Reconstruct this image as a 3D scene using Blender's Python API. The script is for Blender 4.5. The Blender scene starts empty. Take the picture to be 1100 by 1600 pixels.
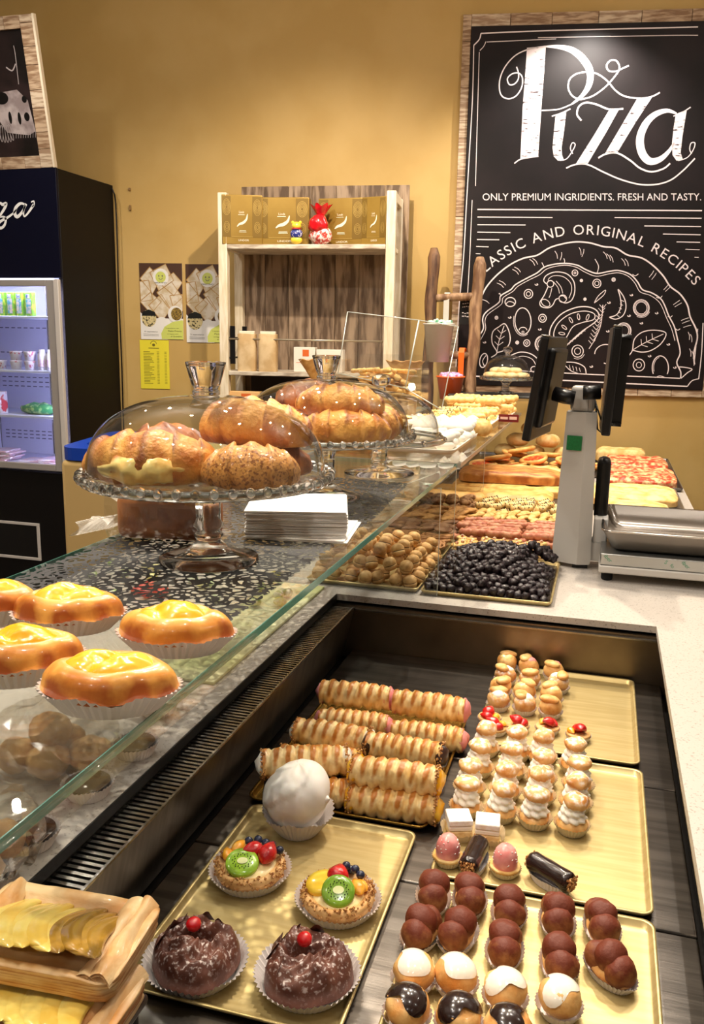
import bpy, bmesh, math, random
import numpy as np
from mathutils import Vector, Matrix, noise
C = bpy.context.scene
COL = C.collection
PI = math.pi
rnd = random.Random(7)

# ------------------------------------------------------------------ camera
F_PX, PITCH, ROLL, YAW, WALL_A = 1340.1, 0.202462, -0.0168612, 0.281528, 0.165829
H = 1.52
_f = np.array([-math.sin(YAW)*math.cos(PITCH), math.cos(YAW)*math.cos(PITCH), -math.sin(PITCH)])
_R = np.array([math.cos(YAW), math.sin(YAW), 0.0]); _D = np.cross(_f, _R)
_R2 = math.cos(ROLL)*_R + math.sin(ROLL)*_D
_D2 = -math.sin(ROLL)*_R + math.cos(ROLL)*_D
CAM = np.array([_R2, _D2, _f])
cd = bpy.data.cameras.new('camera'); cam = bpy.data.objects.new('camera', cd); COL.objects.link(cam)
cam.matrix_world = Matrix([[_R2[i], -_D2[i], -_f[i], (0, 0, H)[i]] for i in range(3)] + [[0, 0, 0, 1]])
cd.sensor_fit = 'VERTICAL'; cd.sensor_height = 36.0; cd.lens = 36.0*F_PX/1600.0
cd.clip_start = 0.02; cd.clip_end = 60
C.camera = cam

# ------------------------------------------------------------------ world and light
w = bpy.data.worlds.new('room_air'); C.world = w; w.use_nodes = True
w.node_tree.nodes['Background'].inputs[0].default_value = (1.0, 0.92, 0.8, 1)
w.node_tree.nodes['Background'].inputs[1].default_value = 0.3
def aim(o, tgt):
    d = Vector(tgt) - o.location
    o.rotation_euler = d.to_track_quat('-Z', 'Y').to_euler()
def area(name, loc, tgt, sx, sy, power, col):
    l = bpy.data.lights.new(name, 'AREA'); l.shape = 'RECTANGLE'; l.size = sx; l.size_y = sy
    l.energy = power; l.color = col
    o = bpy.data.objects.new(name, l); o.location = loc; COL.objects.link(o); aim(o, tgt); return o
def spot(name, loc, tgt, power, col, ang=70, rad=0.018, blend=0.6):
    l = bpy.data.lights.new(name, 'SPOT'); l.energy = power; l.color = col
    l.spot_size = math.radians(ang); l.spot_blend = blend; l.shadow_soft_size = rad
    o = bpy.data.objects.new(name, l); o.location = loc; COL.objects.link(o); aim(o, tgt); return o
WARM = (1.0, 0.86, 0.68); SOFT = (1.0, 0.93, 0.84)
def fill_lamp(name, loc, power, col, rad=0.05):
    return spot(name, loc, (loc[0], loc[1]+0.001, 0), power, col, 150, rad, 1.0)
for bx_ in (-2.6, -1.2, 0.2, 1.6):  # unseen lamp grid added to give soft ambient light
    for by_ in (-1.6, 0.4, 2.0, 3.2):
        fill_lamp('ceiling_fill', (bx_, by_, 3.12), 27 if bx_ < 0 else (19 if bx_ < 1 else 10), SOFT, 0.02)
for loc_ in ((-1.7, 2.6, 2.75), (0.6, 2.9, 2.85), (-0.9, 0.2, 2.8)):  # unseen point lamps added to lift the upper wall and the room
    l = bpy.data.lights.new('fill_point', 'POINT'); l.energy = 15; l.color = SOFT; l.shadow_soft_size = 0.018
    o = bpy.data.objects.new('fill_point', l); o.location = loc_; COL.objects.link(o)
spot('spot_lamp', (-0.95, 2.5, 2.95), (-0.15, 1.1, 0.85), 80, WARM, 62)
spot('spot_lamp', (-0.10, 2.6, 2.95), (-0.15, 1.3, 0.85), 42, WARM, 62)
spot('spot_lamp', (-0.30, 3.0, 2.95), (-0.28, 2.75, 0.95), 84, WARM, 85, 0.018, 1.0)
spot('spot_lamp', (-0.45, 3.55, 3.0), (-0.3, 3.7, 0.95), 46, WARM, 75, 0.018, 1.0)
def wall_hit(px, py):
    d = np.array([(px-550)/F_PX, (py-800)/F_PX, 1.0]) @ CAM; t = (4.34+math.tan(WALL_A)*2.6)/(d[1]-math.tan(WALL_A)*d[0]); return d*t+np.array((0, 0, H)), d/np.linalg.norm(d)
_p, _d = wall_hit(915, 48); _n = np.array((-math.sin(WALL_A), math.cos(WALL_A), 0)); _r = _d-2*_d.dot(_n)*_n; _l = _p+_r*0.42
spot('spot_lamp', tuple(_l), (_l[0]-0.1, _l[1]+0.30, 2.0), 52, (1.0, 0.93, 0.85), 110)
spot('spot_lamp', (-1.0, 3.2, 2.95), (-1.5, 4.5, 1.2), 75, WARM, 105, 0.018, 1.0)
spot('spot_lamp', (-1.0, 1.1, 2.95), (-0.6, 1.1, 1.2), 45, WARM, 70)
spot('spot_lamp', (0.5, 3.3, 2.95), (0.15, 3.9, 1.0), 22, WARM, 75)
spot('spot_lamp', (-0.30, 1.75, 2.95), (-0.40, 1.0, 0.8), 46, WARM, 50, 0.018, 0.9)  # extra spot added to brighten the dim left trays
C.view_settings.view_transform = 'Standard'; C.view_settings.look = 'None'
C.view_settings.gamma = 1.0; C.view_settings.use_curve_mapping = False
C.view_settings.exposure = 0.68
cy = C.cycles
cy.max_bounces = 12; cy.transparent_max_bounces = 24; cy.transmission_bounces = 10
cy.glossy_bounces = 5; cy.diffuse_bounces = 4; cy.sample_clamp_indirect = 4.0
cy.caustics_refractive = False; cy.caustics_reflective = False
cy.use_denoising = True

# ------------------------------------------------------------------ picture -> place helpers
def ray(px, py):
    return np.array([(px-550)/F_PX, (py-800)/F_PX, 1.0]) @ CAM
def Zp(px, py, z):
    d = ray(px, py); p = d*((z-H)/d[2]); return Vector((p[0], p[1], z))
def Yp(px, py, y):
    d = ray(px, py); p = d*(y/d[1]); return Vector((p[0], y, p[2]+H))
def Xp(px, py, x):
    d = ray(px, py); p = d*(x/d[0]); return Vector((x, p[1], p[2]+H))
TW = math.tan(WALL_A)
def wall_y(x, off=0.0): return 4.34 + TW*(x+2.6) - off
def Wp(px, py, off=0.0):
    d = ray(px, py); t = (4.34+TW*2.6-off/math.cos(WALL_A))/(d[1]-TW*d[0]); p = d*t
    return Vector((p[0], p[1], p[2]+H))

# ------------------------------------------------------------------ mesh helpers
SOLIDGLASS = ('crystal', 'rim_glass', 'glass_edge')
class MB:
    def __init__(s): s.v = []; s.f = []; s.s = []; s.b = {}
    def add(s, vs, fs, smooth=True, T=None):
        n = len(s.v)
        for i, q in enumerate(vs):
            if len(q) == 4: s.b[n+i] = q[3]
        if T is not None: vs = [T @ Vector(q[:3]) for q in vs]
        s.v.extend([tuple(q)[:3] for q in vs])
        s.f.extend([tuple(i+n for i in q) for q in fs]); s.s.extend([smooth]*len(fs)); return s
    def box(s, x0, x1, y0, y1, z0, z1, T=None):
        v = [(x0,y0,z0),(x1,y0,z0),(x1,y1,z0),(x0,y1,z0),(x0,y0,z1),(x1,y0,z1),(x1,y1,z1),(x0,y1,z1)]
        return s.add(v, [(3,2,1,0),(4,5,6,7),(0,1,5,4),(1,2,6,5),(2,3,7,6),(3,0,4,7)], False, T)
    def rbox(s, x0, x1, y0, y1, z0, z1, b=0.002, seg=2, T=None):
        bm = bmesh.new(); bmesh.ops.create_cube(bm, size=1)
        for q in bm.verts:
            q.co = Vector(((x0+x1)/2+q.co.x*(x1-x0), (y0+y1)/2+q.co.y*(y1-y0), (z0+z1)/2+q.co.z*(z1-z0)))
        bmesh.ops.bevel(bm, geom=bm.edges[:], offset=b, segments=seg, affect='EDGES', profile=0.5)
        n0 = len(s.s); s.add([q.co.copy() for q in bm.verts], [tuple(q.index for q in f.verts) for f in bm.faces], True, T)
        bm.normal_update()
        for i, f in enumerate(bm.faces):
            if max(abs(c) for c in f.normal) > 0.999: s.s[n0+i] = False
        bm.free(); return s
    def surf(s, fn, nu, nv, cu=False, cv=False, T=None, smooth=True):
        vs = []
        for i in range(nu):
            for j in range(nv):
                vs.append(fn(i/(nu if cu else nu-1), j/(nv if cv else nv-1)))
        fs = []
        for i in range(nu if cu else nu-1):
            for j in range(nv if cv else nv-1):
                a = i*nv+j; b = ((i+1) % nu)*nv+j; c = ((i+1) % nu)*nv+(j+1) % nv; d = i*nv+(j+1) % nv
                fs.append((a, b, c, d))
        return s.add(vs, fs, smooth, T)
    def lathe(s, prof, n=24, mod=None, T=None, smooth=True, cap0=False, cap1=False):
        vs = []
        for (r, z) in prof:
            for k in range(n):
                a = 2*PI*k/n; rr = r*(mod(a, z) if mod else 1.0)
                vs.append((rr*math.cos(a), rr*math.sin(a), z))
        fs = []
        for i in range(len(prof)-1):
            for k in range(n):
                fs.append((i*n+k, i*n+(k+1) % n, (i+1)*n+(k+1) % n, (i+1)*n+k))
        if cap0: fs.append(tuple(range(n-1, -1, -1)))
        if cap1: fs.append(tuple((len(prof)-1)*n+k for k in range(n)))
        return s.add(vs, fs, smooth, T)
    def tube(s, pts, rad, n=8, T=None, caps=True, smooth=True, mod=None, flat=1.0):
        pts = [Vector(p) for p in pts]; m = len(pts)
        if not hasattr(rad, '__len__'): rad = [rad]*m
        up = None; vs = []
        for i, p in enumerate(pts):
            t = (pts[min(i+1, m-1)]-pts[max(i-1, 0)]).normalized()
            if up is None:
                up = Vector((0, 0, 1)) if abs(t.z) < 0.9 else Vector((0, 1, 0))
            sd = t.cross(up).normalized(); u2 = sd.cross(t).normalized(); up = u2
            for k in range(n):
                a = 2*PI*k/n; rr = rad[i]*(mod(i, a) if mod else 1)
                vs.append(p+sd*(rr*math.cos(a))+u2*(rr*math.sin(a)*flat))
        fs = []
        for i in range(m-1):
            for k in range(n):
                fs.append((i*n+k, i*n+(k+1) % n, (i+1)*n+(k+1) % n, (i+1)*n+k))
        if caps:
            fs.append(tuple(range(n-1, -1, -1))); fs.append(tuple((m-1)*n+k for k in range(n)))
        return s.add(vs, fs, smooth, T)
    def blob(s, c, r, amp=0.0, freq=30.0, seed=0, nu=12, nv=16, T=None, flat_bottom=None, fn=None):
        c = Vector(c); off = Vector((seed*3.17, seed*1.3, -seed*2.1))
        def g(u, v):
            th = PI*u; ph = 2*PI*v
            d = Vector((math.sin(th)*math.cos(ph), math.sin(th)*math.sin(ph), math.cos(th)))
            k = 1.0
            if fn: k *= fn(th, ph)
            p = Vector((d.x*r[0]*k, d.y*r[1]*k, d.z*r[2]*k))
            if amp: p += d*(amp*noise.noise(p*freq+off))
            if flat_bottom is not None and p.z < flat_bottom: p.z = flat_bottom
            return c+p
        return s.surf(g, nu, nv, False, True, T)
    def build(s, name, mt, parent=None, loc=None):
        me = bpy.data.meshes.new(name); me.from_pydata(s.v, [], s.f)
        me.polygons.foreach_set('use_smooth', s.s); me.update()
        if s.b:
            at_ = me.attributes.new('baked', 'FLOAT', 'POINT'); at_.data.foreach_set('value', [float(s.b.get(i, 0.0)) for i in range(len(s.v))])
        if mt and mt.name in SOLIDGLASS:
            bm = bmesh.new(); bm.from_mesh(me); bmesh.ops.remove_doubles(bm, verts=bm.verts, dist=0.0002)
            bmesh.ops.recalc_face_normals(bm, faces=bm.faces); bm.to_mesh(me); bm.free()
        if mt: me.materials.append(mt)
        o = bpy.data.objects.new(name, me); COL.objects.link(o)
        if parent: adopt(o, parent)
        if loc is not None: o.location = loc
        return o
def rotT(loc=(0,0,0), rx=0, ry=0, rz=0, sc=1.0):
    from mathutils import Euler
    return Matrix.Translation(Vector(loc)) @ Euler((rx, ry, rz)).to_matrix().to_4x4() @ Matrix.Scale(sc, 4)
def tag(o, label=None, cat=None, group=None, kind=None):
    if label: o['label'] = label
    if cat: o['category'] = cat
    if group: o['group'] = group
    if kind: o['kind'] = kind
    return o
def thing(name, label, cat, loc=(0,0,0), rz=0, group=None, rx=0, ry=0, sc=1.0):
    o = bpy.data.objects.new(name, None); COL.objects.link(o); o.empty_display_size = 0.02
    o.location = loc; o.rotation_euler = (rx, ry, rz); o.scale = (sc, sc, sc)
    return tag(o, label, cat, group)
REG = {}
def adopt(c, p):
    c.parent = p; REG.setdefault(p.name, []).append(c)
def dup(root, loc, rz=0, label=None, group=None, sc=None, rx=0, ry=0):
    r = root.copy(); COL.objects.link(r); r.location = loc; r.rotation_euler = (rx, ry, rz)
    if sc: r.scale = (sc, sc, sc)
    if label: r['label'] = label
    if group: r['group'] = group
    for ch in REG.get(root.name, []):
        c = ch.copy(); COL.objects.link(c); adopt(c, r)
        for g in REG.get(ch.name, []):
            d = g.copy(); COL.objects.link(d); adopt(d, c)
    return r
class Kind:
    """first placement moves the built thing itself, later ones copy it"""
    def __init__(s, root): s.root = root; s.used = False
    def put(s, loc, rz=0, label=None, group=None, sc=None, rx=0, ry=0):
        if not s.used:
            s.used = True; r = s.root; r.location = loc; r.rotation_euler = (rx, ry, rz)
            if sc: r.scale = (sc, sc, sc)
            if label: r['label'] = label
            if group: r['group'] = group
            return r
        return dup(s.root, loc, rz, label, group, sc, rx, ry)

# ------------------------------------------------------------------ materials
def srgb(c):
    if isinstance(c, str): c = tuple(int(c[i:i+2], 16)/255 for i in (0, 2, 4))
    return tuple(((x/12.92) if x <= 0.04045 else ((x+0.055)/1.055)**2.4) for x in c[:3]) + (1,)
_mc = {}
def mat(key, col, rough=0.5, metal=0.0, col2=None, scale=20.0, bump=0.0, bscale=None, coat=0.0, sss=0.0,
        detail=4.0, lo=0.4, hi=0.6, stretch=None, emit=0.0, trans=0.0, top=None, z0=0, z1=1, dust=None, dlo=0.5, dhi=0.6,
        dscale=60.0, crest=None, clo=0.30, chi=0.75, spec=0.5, ior=1.45, aniso=0.0, coord='Object'):
    if key in _mc: return _mc[key]
    m = bpy.data.materials.new(key); m.use_nodes = True; nt = m.node_tree; N = nt.nodes; L = nt.links
    b = N['Principled BSDF']
    b.inputs['Roughness'].default_value = rough; b.inputs['Metallic'].default_value = metal
    b.inputs['Specular IOR Level'].default_value = spec; b.inputs['IOR'].default_value = ior
    if coat: b.inputs['Coat Weight'].default_value = coat; b.inputs['Coat Roughness'].default_value = 0.08
    if sss:
        b.inputs['Subsurface Weight'].default_value = sss; b.inputs['Subsurface Radius'].default_value = (0.008, 0.004, 0.002)
    if trans: b.inputs['Transmission Weight'].default_value = trans
    if aniso: b.inputs['Anisotropic'].default_value = aniso
    base = srgb(col); b.inputs['Base Color'].default_value = base
    if emit:
        b.inputs['Emission Color'].default_value = base; b.inputs['Emission Strength'].default_value = emit
    tc = N.new('ShaderNodeTexCoord'); oi = N.new('ShaderNodeObjectInfo')
    ad = N.new('ShaderNodeVectorMath'); ad.operation = 'ADD'
    L.new(tc.outputs[coord], ad.inputs[0])
    ml = N.new('ShaderNodeMath'); ml.operation = 'MULTIPLY'; ml.inputs[1].default_value = 7.0
    L.new(oi.outputs['Random'], ml.inputs[0]); L.new(ml.outputs[0], ad.inputs[1])
    vec = ad.outputs[0]
    if stretch:
        mp = N.new('ShaderNodeMapping'); mp.inputs['Scale'].default_value = stretch; L.new(vec, mp.inputs[0]); vec = mp.outputs[0]
    def noisy(sc, det=detail):
        n = N.new('ShaderNodeTexNoise'); n.inputs['Scale'].default_value = sc; n.inputs['Detail'].default_value = det
        L.new(vec, n.inputs['Vector']); return n.outputs['Fac']
    def rng(src, a, c):
        r = N.new('ShaderNodeMapRange'); r.inputs['From Min'].default_value = a; r.inputs['From Max'].default_value = c
        L.new(src, r.inputs['Value']); return r.outputs[0]
    def mix(fac, a, c):
        x = N.new('ShaderNodeMix'); x.data_type = 'RGBA'; L.new(fac, x.inputs[0])
        for q, i in ((a, 6), (c, 7)):
            if isinstance(q, tuple): x.inputs[i].default_value = q
            else: L.new(q, x.inputs[i])
        return x.outputs[2]
    cur = base
    if col2 is not None: cur = mix(rng(noisy(scale), lo, hi), base, srgb(col2))
    if top is not None:
        sp = N.new('ShaderNodeSeparateXYZ'); L.new(tc.outputs['Object'], sp.inputs[0])
        mm = N.new('ShaderNodeMath'); mm.operation = 'MULTIPLY_ADD'; mm.inputs[1].default_value = (z1-z0)*0.9
        L.new(noisy(scale*1.7), mm.inputs[0]); L.new(sp.outputs[2], mm.inputs[2])
        cur = mix(rng(mm.outputs[0], z0+(z1-z0)*0.45, z1+(z1-z0)*0.45), cur, srgb(top))
    if crest is not None:      # browning baked into the dough, stored on the mesh point by point
        an = N.new('ShaderNodeAttribute'); an.attribute_name = 'baked'; cm = N.new('ShaderNodeMath'); cm.operation = 'MULTIPLY_ADD'; cm.inputs[1].default_value = 0.8
        L.new(noisy(scale*2.2), cm.inputs[0]); L.new(an.outputs['Fac'], cm.inputs[2])
        cur = mix(rng(cm.outputs[0], clo+0.4, chi+0.4), cur, srgb(crest))
    if dust is not None:
        gm = N.new('ShaderNodeNewGeometry'); sp = N.new('ShaderNodeSeparateXYZ'); L.new(gm.outputs['Normal'], sp.inputs[0])
        mu = N.new('ShaderNodeMath'); mu.operation = 'MULTIPLY'; L.new(rng(noisy(dscale, 6.0), dlo, dhi), mu.inputs[0])
        L.new(rng(sp.outputs[2], 0.1, 0.8), mu.inputs[1])
        cur = mix(mu.outputs[0], cur, srgb(dust))
    if not isinstance(cur, tuple): L.new(cur, b.inputs['Base Color'])
    if bump:
        bp = N.new('ShaderNodeBump'); bp.inputs['Strength'].default_value = min(1.0, bump); bp.inputs['Distance'].default_value = 0.002*max(1.0, bump)
        L.new(noisy(bscale or scale*2, 6.0), bp.inputs['Height']); L.new(bp.outputs[0], b.inputs['Normal'])
    _mc[key] = m; return m
def thin_glass(key, tint=(0.97, 0.985, 0.98), rough=0.0, base_r=0.04, gain=1.0, gloss=(1, 1, 1), edge=None):
    if key in _mc: return _mc[key]
    m = bpy.data.materials.new(key); m.use_nodes = True; nt = m.node_tree; N = nt.nodes; L = nt.links
    for n in list(N): N.remove(n)
    out = N.new('ShaderNodeOutputMaterial'); tr = N.new('ShaderNodeBsdfTransparent'); gl = N.new('ShaderNodeBsdfGlossy')
    tr.inputs[0].default_value = (*tint, 1); gl.inputs['Roughness'].default_value = rough; gl.inputs['Color'].default_value = (*gloss, 1)
    lw = N.new('ShaderNodeLayerWeight'); lw.inputs['Blend'].default_value = 0.5
    pw = N.new('ShaderNodeMath'); pw.operation = 'POWER'; pw.inputs[1].default_value = 4.5; L.new(lw.outputs['Facing'], pw.inputs[0])
    ma = N.new('ShaderNodeMath'); ma.operation = 'MULTIPLY_ADD'; ma.inputs[1].default_value = (1-base_r)*gain; ma.inputs[2].default_value = base_r
    ma.use_clamp = True; L.new(pw.outputs[0], ma.inputs[0])
    if edge:      # longer path through the wall of the glass near its outline
        p2 = N.new('ShaderNodeMath'); p2.operation = 'POWER'; p2.inputs[1].default_value = 3.2; L.new(lw.outputs['Facing'], p2.inputs[0])
        cx = N.new('ShaderNodeMix'); cx.data_type = 'RGBA'; L.new(p2.outputs[0], cx.inputs[0]); cx.inputs[6].default_value = (*tint, 1); cx.inputs[7].default_value = (*edge, 1); L.new(cx.outputs[2], tr.inputs[0])
    mx = N.new('ShaderNodeMixShader'); L.new(ma.outputs[0], mx.inputs[0]); L.new(tr.outputs[0], mx.inputs[1]); L.new(gl.outputs[0], mx.inputs[2])
    L.new(mx.outputs[0], out.inputs[0]); _mc[key] = m; return m
GLASS = thin_glass('clear_glass')
PLATE = thin_glass('plate_glass', tint=(0.93, 0.96, 0.955), gain=0.9, base_r=0.07)
DOMEG = thin_glass('dome_glass', tint=(0.95, 0.955, 0.95), gain=0.95, base_r=0.06, edge=(0.30, 0.31, 0.31))
EDGE = mat('glass_edge', '6fb3a4', 0.15, trans=0.55, ior=1.2, coat=0.4)
CELLO = thin_glass('cellophane', tint=(0.94, 0.93, 0.9), rough=0.08, base_r=0.17, gain=1.0)
ACRYL = thin_glass('acrylic', tint=(0.96, 0.96, 0.95), base_r=0.035, gain=0.45)
MILKY = bpy.data.materials.new('milky_cellophane'); MILKY.use_nodes = True; MILKY.node_tree.nodes['Principled BSDF'].inputs['Base Color'].default_value = (0.8, 0.76, 0.68, 1); MILKY.node_tree.nodes['Principled BSDF'].inputs['Alpha'].default_value = 0.42; MILKY.node_tree.nodes['Principled BSDF'].inputs['Roughness'].default_value = 0.2
CRYST = mat('crystal', 'ffffff', 0.0, trans=1.0, ior=1.47)
STONE = mat('stone_top', 'bbb3aa', 0.36, col2='91877d', scale=230, detail=3, lo=0.58, hi=0.70, coat=0.1)
CREST = 1
STEEL = mat('steel', 'a8a39c', 0.27, 1.0, col2='8e8983', scale=6, stretch=(1, 30, 1), bump=0.05, bscale=30)
DSTEEL = mat('dark_steel', '77716b', 0.3, 1.0, col2='615c57', scale=5, stretch=(1, 12, 1), bump=0.06, bscale=25)
BRONZE = mat('warm_steel', '8a7c6a', 0.34, 1.0, col2='75695a', scale=5, stretch=(1, 12, 1), bump=0.05)
BLACK = mat('black_plastic', '0c0a0a', 0.35)
RUBBER = mat('rubber', '101010', 0.7)
WHITE = mat('white_plastic', 'e6e2dc', 0.35)
PAPER = mat('white_paper', 'f4efe9', 0.75, sss=0.0)
GOLD = mat('gold_tray', 'cfba84', 0.38, 0.65, col2='c5ae76', scale=8, stretch=(1, 14, 1), bump=0.03)
DGOLD = mat('gold_tray_deep', 'b48f43', 0.22, 0.95, col2='a17c34', scale=8, stretch=(1, 10, 1))
# ================================================================== the room shell
WALLC = mat('yellow_wall', 'c9a766', 0.62, col2='c29f5c', scale=3.0, bump=0.12, bscale=220)
WALLW = mat('pale_wall', 'd8cfc0', 0.7)
WX = Matrix.Rotation(WALL_A, 4, 'Z')
def struct(name, mb, m, parent=None):
    o = mb.build(name, m, parent)
    if parent is None: o['kind'] = 'structure'
    return o
struct('wall_back', MB().box(-4.6, 4.0, 0, 0.1, -0.0, 3.3, Matrix.Translation((-2.6, 4.34, 0)) @ WX @ Matrix.Translation((2.6*0.0, 0, 0))), WALLC)
struct('wall_left', MB().box(-5.1, -5.0, -4.0, 4.6, 0, 3.3), WALLW)
struct('wall_right', MB().box(3.0, 3.1, -4.0, 5.6, 0, 3.3), WALLW)
struct('wall_front', MB().box(-5.0, 3.0, -4.1, -4.0, 0, 3.3), WALLW)
struct('ceiling', MB().box(-5.1, 3.1, -4.1, 5.6, 3.3, 3.4), mat('ceiling_paint', 'e4ded4', 0.8))
struct('floor', MB().box(-5.1, 3.1, -4.1, 5.6, -0.05, 0), mat('floor_tile', '6f665c', 0.35, col2='5d554d', scale=4))

# ================================================================== counter with the sunken pastry well
WL, WR, WB, WF = -0.576, 0.144, 1.869, 0.40
ct = thing('pastry_counter', 'long pale stone counter with a sunken steel pastry well', 'counter', (0, 1.0, 0))
def cpart(name, mb, m, par=None):
    if par is None:
        o = mb.build(name, m, ct); o.location = (0, -1.0, 0)
    else:
        o = mb.build(name, m, par)
    return o
top = MB(); zt, zb = 0.92, 0.905
top.rbox(-0.80, WL, 0.2, WB, zb, zt, 0.002); top.rbox(WR, 1.25, 0.2, WB, zb, zt, 0.002)
top.rbox(-0.80, 1.25, WB, 2.55, zb, zt, 0.002)
top.rbox(-0.80, 0.345, 2.55, 4.66, zb, zt, 0.002); top.rbox(WL, WR, 0.2, WF, zb, zt, 0.002)
# flush joints: one continuous slab, so the four strips meet without chamfers
top = MB()
def slab(x0, x1, y0, y1): top.box(x0, x1, y0, y1, zb, zt)
slab(-0.80, WL, 0.2, WB); slab(WR, 1.25, 0.2, WB); slab(-0.80, 1.25, WB, 2.55); slab(-0.80, 0.345, 2.55, 4.62); slab(-1.25, -0.80, 0.2, 2.25); slab(WL, WR, 0.2, WF)
cpart('worktop', top, STONE)
body = MB(); body.box(-1.22, -0.77, 0.22, 2.2, 0.0, 0.899); body.box(-0.76, -0.64, 0.22, 4.6, 0.0, 0.9); body.box(0.24, 1.2, 0.22, 2.5, 0.0, 0.9)
body.box(-0.64, 0.33, 2.0, 4.6, 0.0, 0.9); body.box(-0.64, 0.24, 0.22, 0.34, 0, 0.9)
cpart('cabinet', body, mat('cabinet_black', '17130f', 0.4))
wl = cpart('well_wall', MB().add([(-0.556, WF, 0.77), (-0.5265, WF, 0.8955), (-0.5265, 1.86, 0.8955), (-0.556, 1.86, 0.77), (-0.562, WF, 0.77), (-0.530, WF, 0.8955), (-0.530, 1.86, 0.8955), (-0.562, 1.86, 0.77)], [(0, 1, 2, 3), (7, 6, 5, 4), (1, 5, 6, 2), (0, 4, 5, 1), (3, 2, 6, 7), (0, 3, 7, 4)], False), BRONZE)
cpart('stone_edge_shade', MB().box(-0.5759, -0.5742, WF, WB-0.001, 0.9035, 0.9192), BLACK)  # black strip painting in the shade on the stone's inner edge face
cpart('well_wall', MB().box(-0.60, 0.19, 1.862, 1.874, 0.77, 0.899), BRONZE)
cpart('well_wall', MB().box(0.172, 0.184, WF, 1.862, 0.77, 0.899), DSTEEL)
cpart('well_wall', MB().box(-0.60, 0.19, WF-0.02, WF-0.002, 0.77, 0.899), DSTEEL)
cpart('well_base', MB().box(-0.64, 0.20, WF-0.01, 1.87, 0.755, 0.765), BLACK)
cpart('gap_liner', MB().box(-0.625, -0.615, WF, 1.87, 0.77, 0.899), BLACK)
rim = MB(); rim.box(-0.585, 0.150, 1.852, 1.862, 0.8895, 0.893); rim.box(0.148, 0.156, WF, 1.862, 0.885, 0.8985)
cpart('well_rim', rim, STEEL)
for (y0, y1) in ((1.401, 1.861), (1.031, 1.399), (0.661, 1.029), (0.402, 0.659)):
    p = MB(); p.rbox(-0.531, 0.162, y0, y1, 0.784, 0.79, 0.0028)
    cpart('floor_panel', p, DSTEEL)
# slotted air grille along the left of the well
gr = cpart('air_grille', MB().box(-0.590, -0.5755, 0.42, 1.845, 0.8965, 0.900).box(-0.529, -0.5255, 0.42, 1.845, 0.8965, 0.900), STEEL)
cpart('grille_tray', MB().box(-0.61, -0.540, 0.42, 1.856, 0.872, 0.874), BLACK)
y = 0.43; k = 0; bar = None
while y < 1.842:
    if bar is None:
        bar = MB().box(-0.5755, -0.529, -0.0027, 0.0027, 0.8968, 0.8998).build('slat', STEEL, gr, (0, y, 0))
    else:
        c = bar.copy(); COL.objects.link(c); adopt(c, gr); c.location = (0, y, 0)
    y += 0.0104; k += 1
# the steel riser that carries the apple pastries
# ================================================================== trays
def rrect(x0, x1, y0, y1, r, n=5):
    pts = []
    for cx, cy_, a0 in ((x1-r, y1-r, 0), (x0+r, y1-r, PI/2), (x0+r, y0+r, PI), (x1-r, y0+r, 1.5*PI)):
        for i in range(n+1):
            a = a0+PI/2*i/n; pts.append((cx+r*math.cos(a), cy_+r*math.sin(a)))
    return pts
def tray_mb(sx, sy, h=0.010, r=0.016, lip=0.0035, t=0.0012, slope=0.004):
    mb = MB(); rings = []
    for (ins, z) in ((0, h-0.002), (0, h), (lip, h), (lip+0.001, h-0.001), (lip+slope, t+0.0008), (lip+slope+0.003, t), None and 0 or (lip+slope+0.012, t)):
        rings.append([(p[0], p[1], z) for p in rrect(-sx/2+ins, sx/2-ins, -sy/2+ins, sy/2-ins, max(0.003, r-ins*0.8))])
    under = [(p[0], p[1], 0) for p in rrect(-sx/2+lip+slope, sx/2-lip-slope, -sy/2+lip+slope, sy/2-lip-slope, max(0.003, r-0.006))]
    n = len(under); vs = list(under); fs = []
    for q in rings: vs += q
    m = len(rings)+1
    for i in range(m-1):
        for k in range(n): fs.append((i*n+k, i*n+(k+1) % n, (i+1)*n+(k+1) % n, (i+1)*n+k))
    fs.append(tuple((m-1)*n+k for k in range(n))); fs.append(tuple(range(n-1, -1, -1)))
    mb.add(vs, fs, True); return mb
def tray(name, label, x0, x1, y0, y1, z, m, h=0.010, group=None, rz=0.0, r=0.016):
    o = tray_mb(x1-x0, y1-y0, h, r).build(name, m); o.location = ((x0+x1)/2, (y0+y1)/2, z); o.rotation_euler[2] = rz
    return tag(o, label, 'tray', group)
FZ = 0.7903
tray('gold_tray', 'pale gold tray holding the meringue, fruit tartlets and chocolate pastries', -0.482, -0.219, 0.735, 1.137, FZ, GOLD)
tray('gold_tray', 'dark gold tray piled with flaky cream horns', -0.500, -0.208, 1.150, 1.556, FZ, DGOLD)
TRR = [(1.457, 1.852), (1.043, 1.439), (0.640, 1.033)]
tray('gold_tray', 'pale gold tray at the far end of the well, mostly bare', -0.183, 0.107, *TRR[0], FZ, GOLD)
tray('gold_tray', 'pale gold tray under the cream puffs and the small chocolate roll', -0.183, 0.110, *TRR[1], FZ, GOLD)
tray('gold_tray', 'pale gold tray under the cocoa dusted puffs', -0.183, 0.110, *TRR[2], FZ, GOLD)

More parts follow.
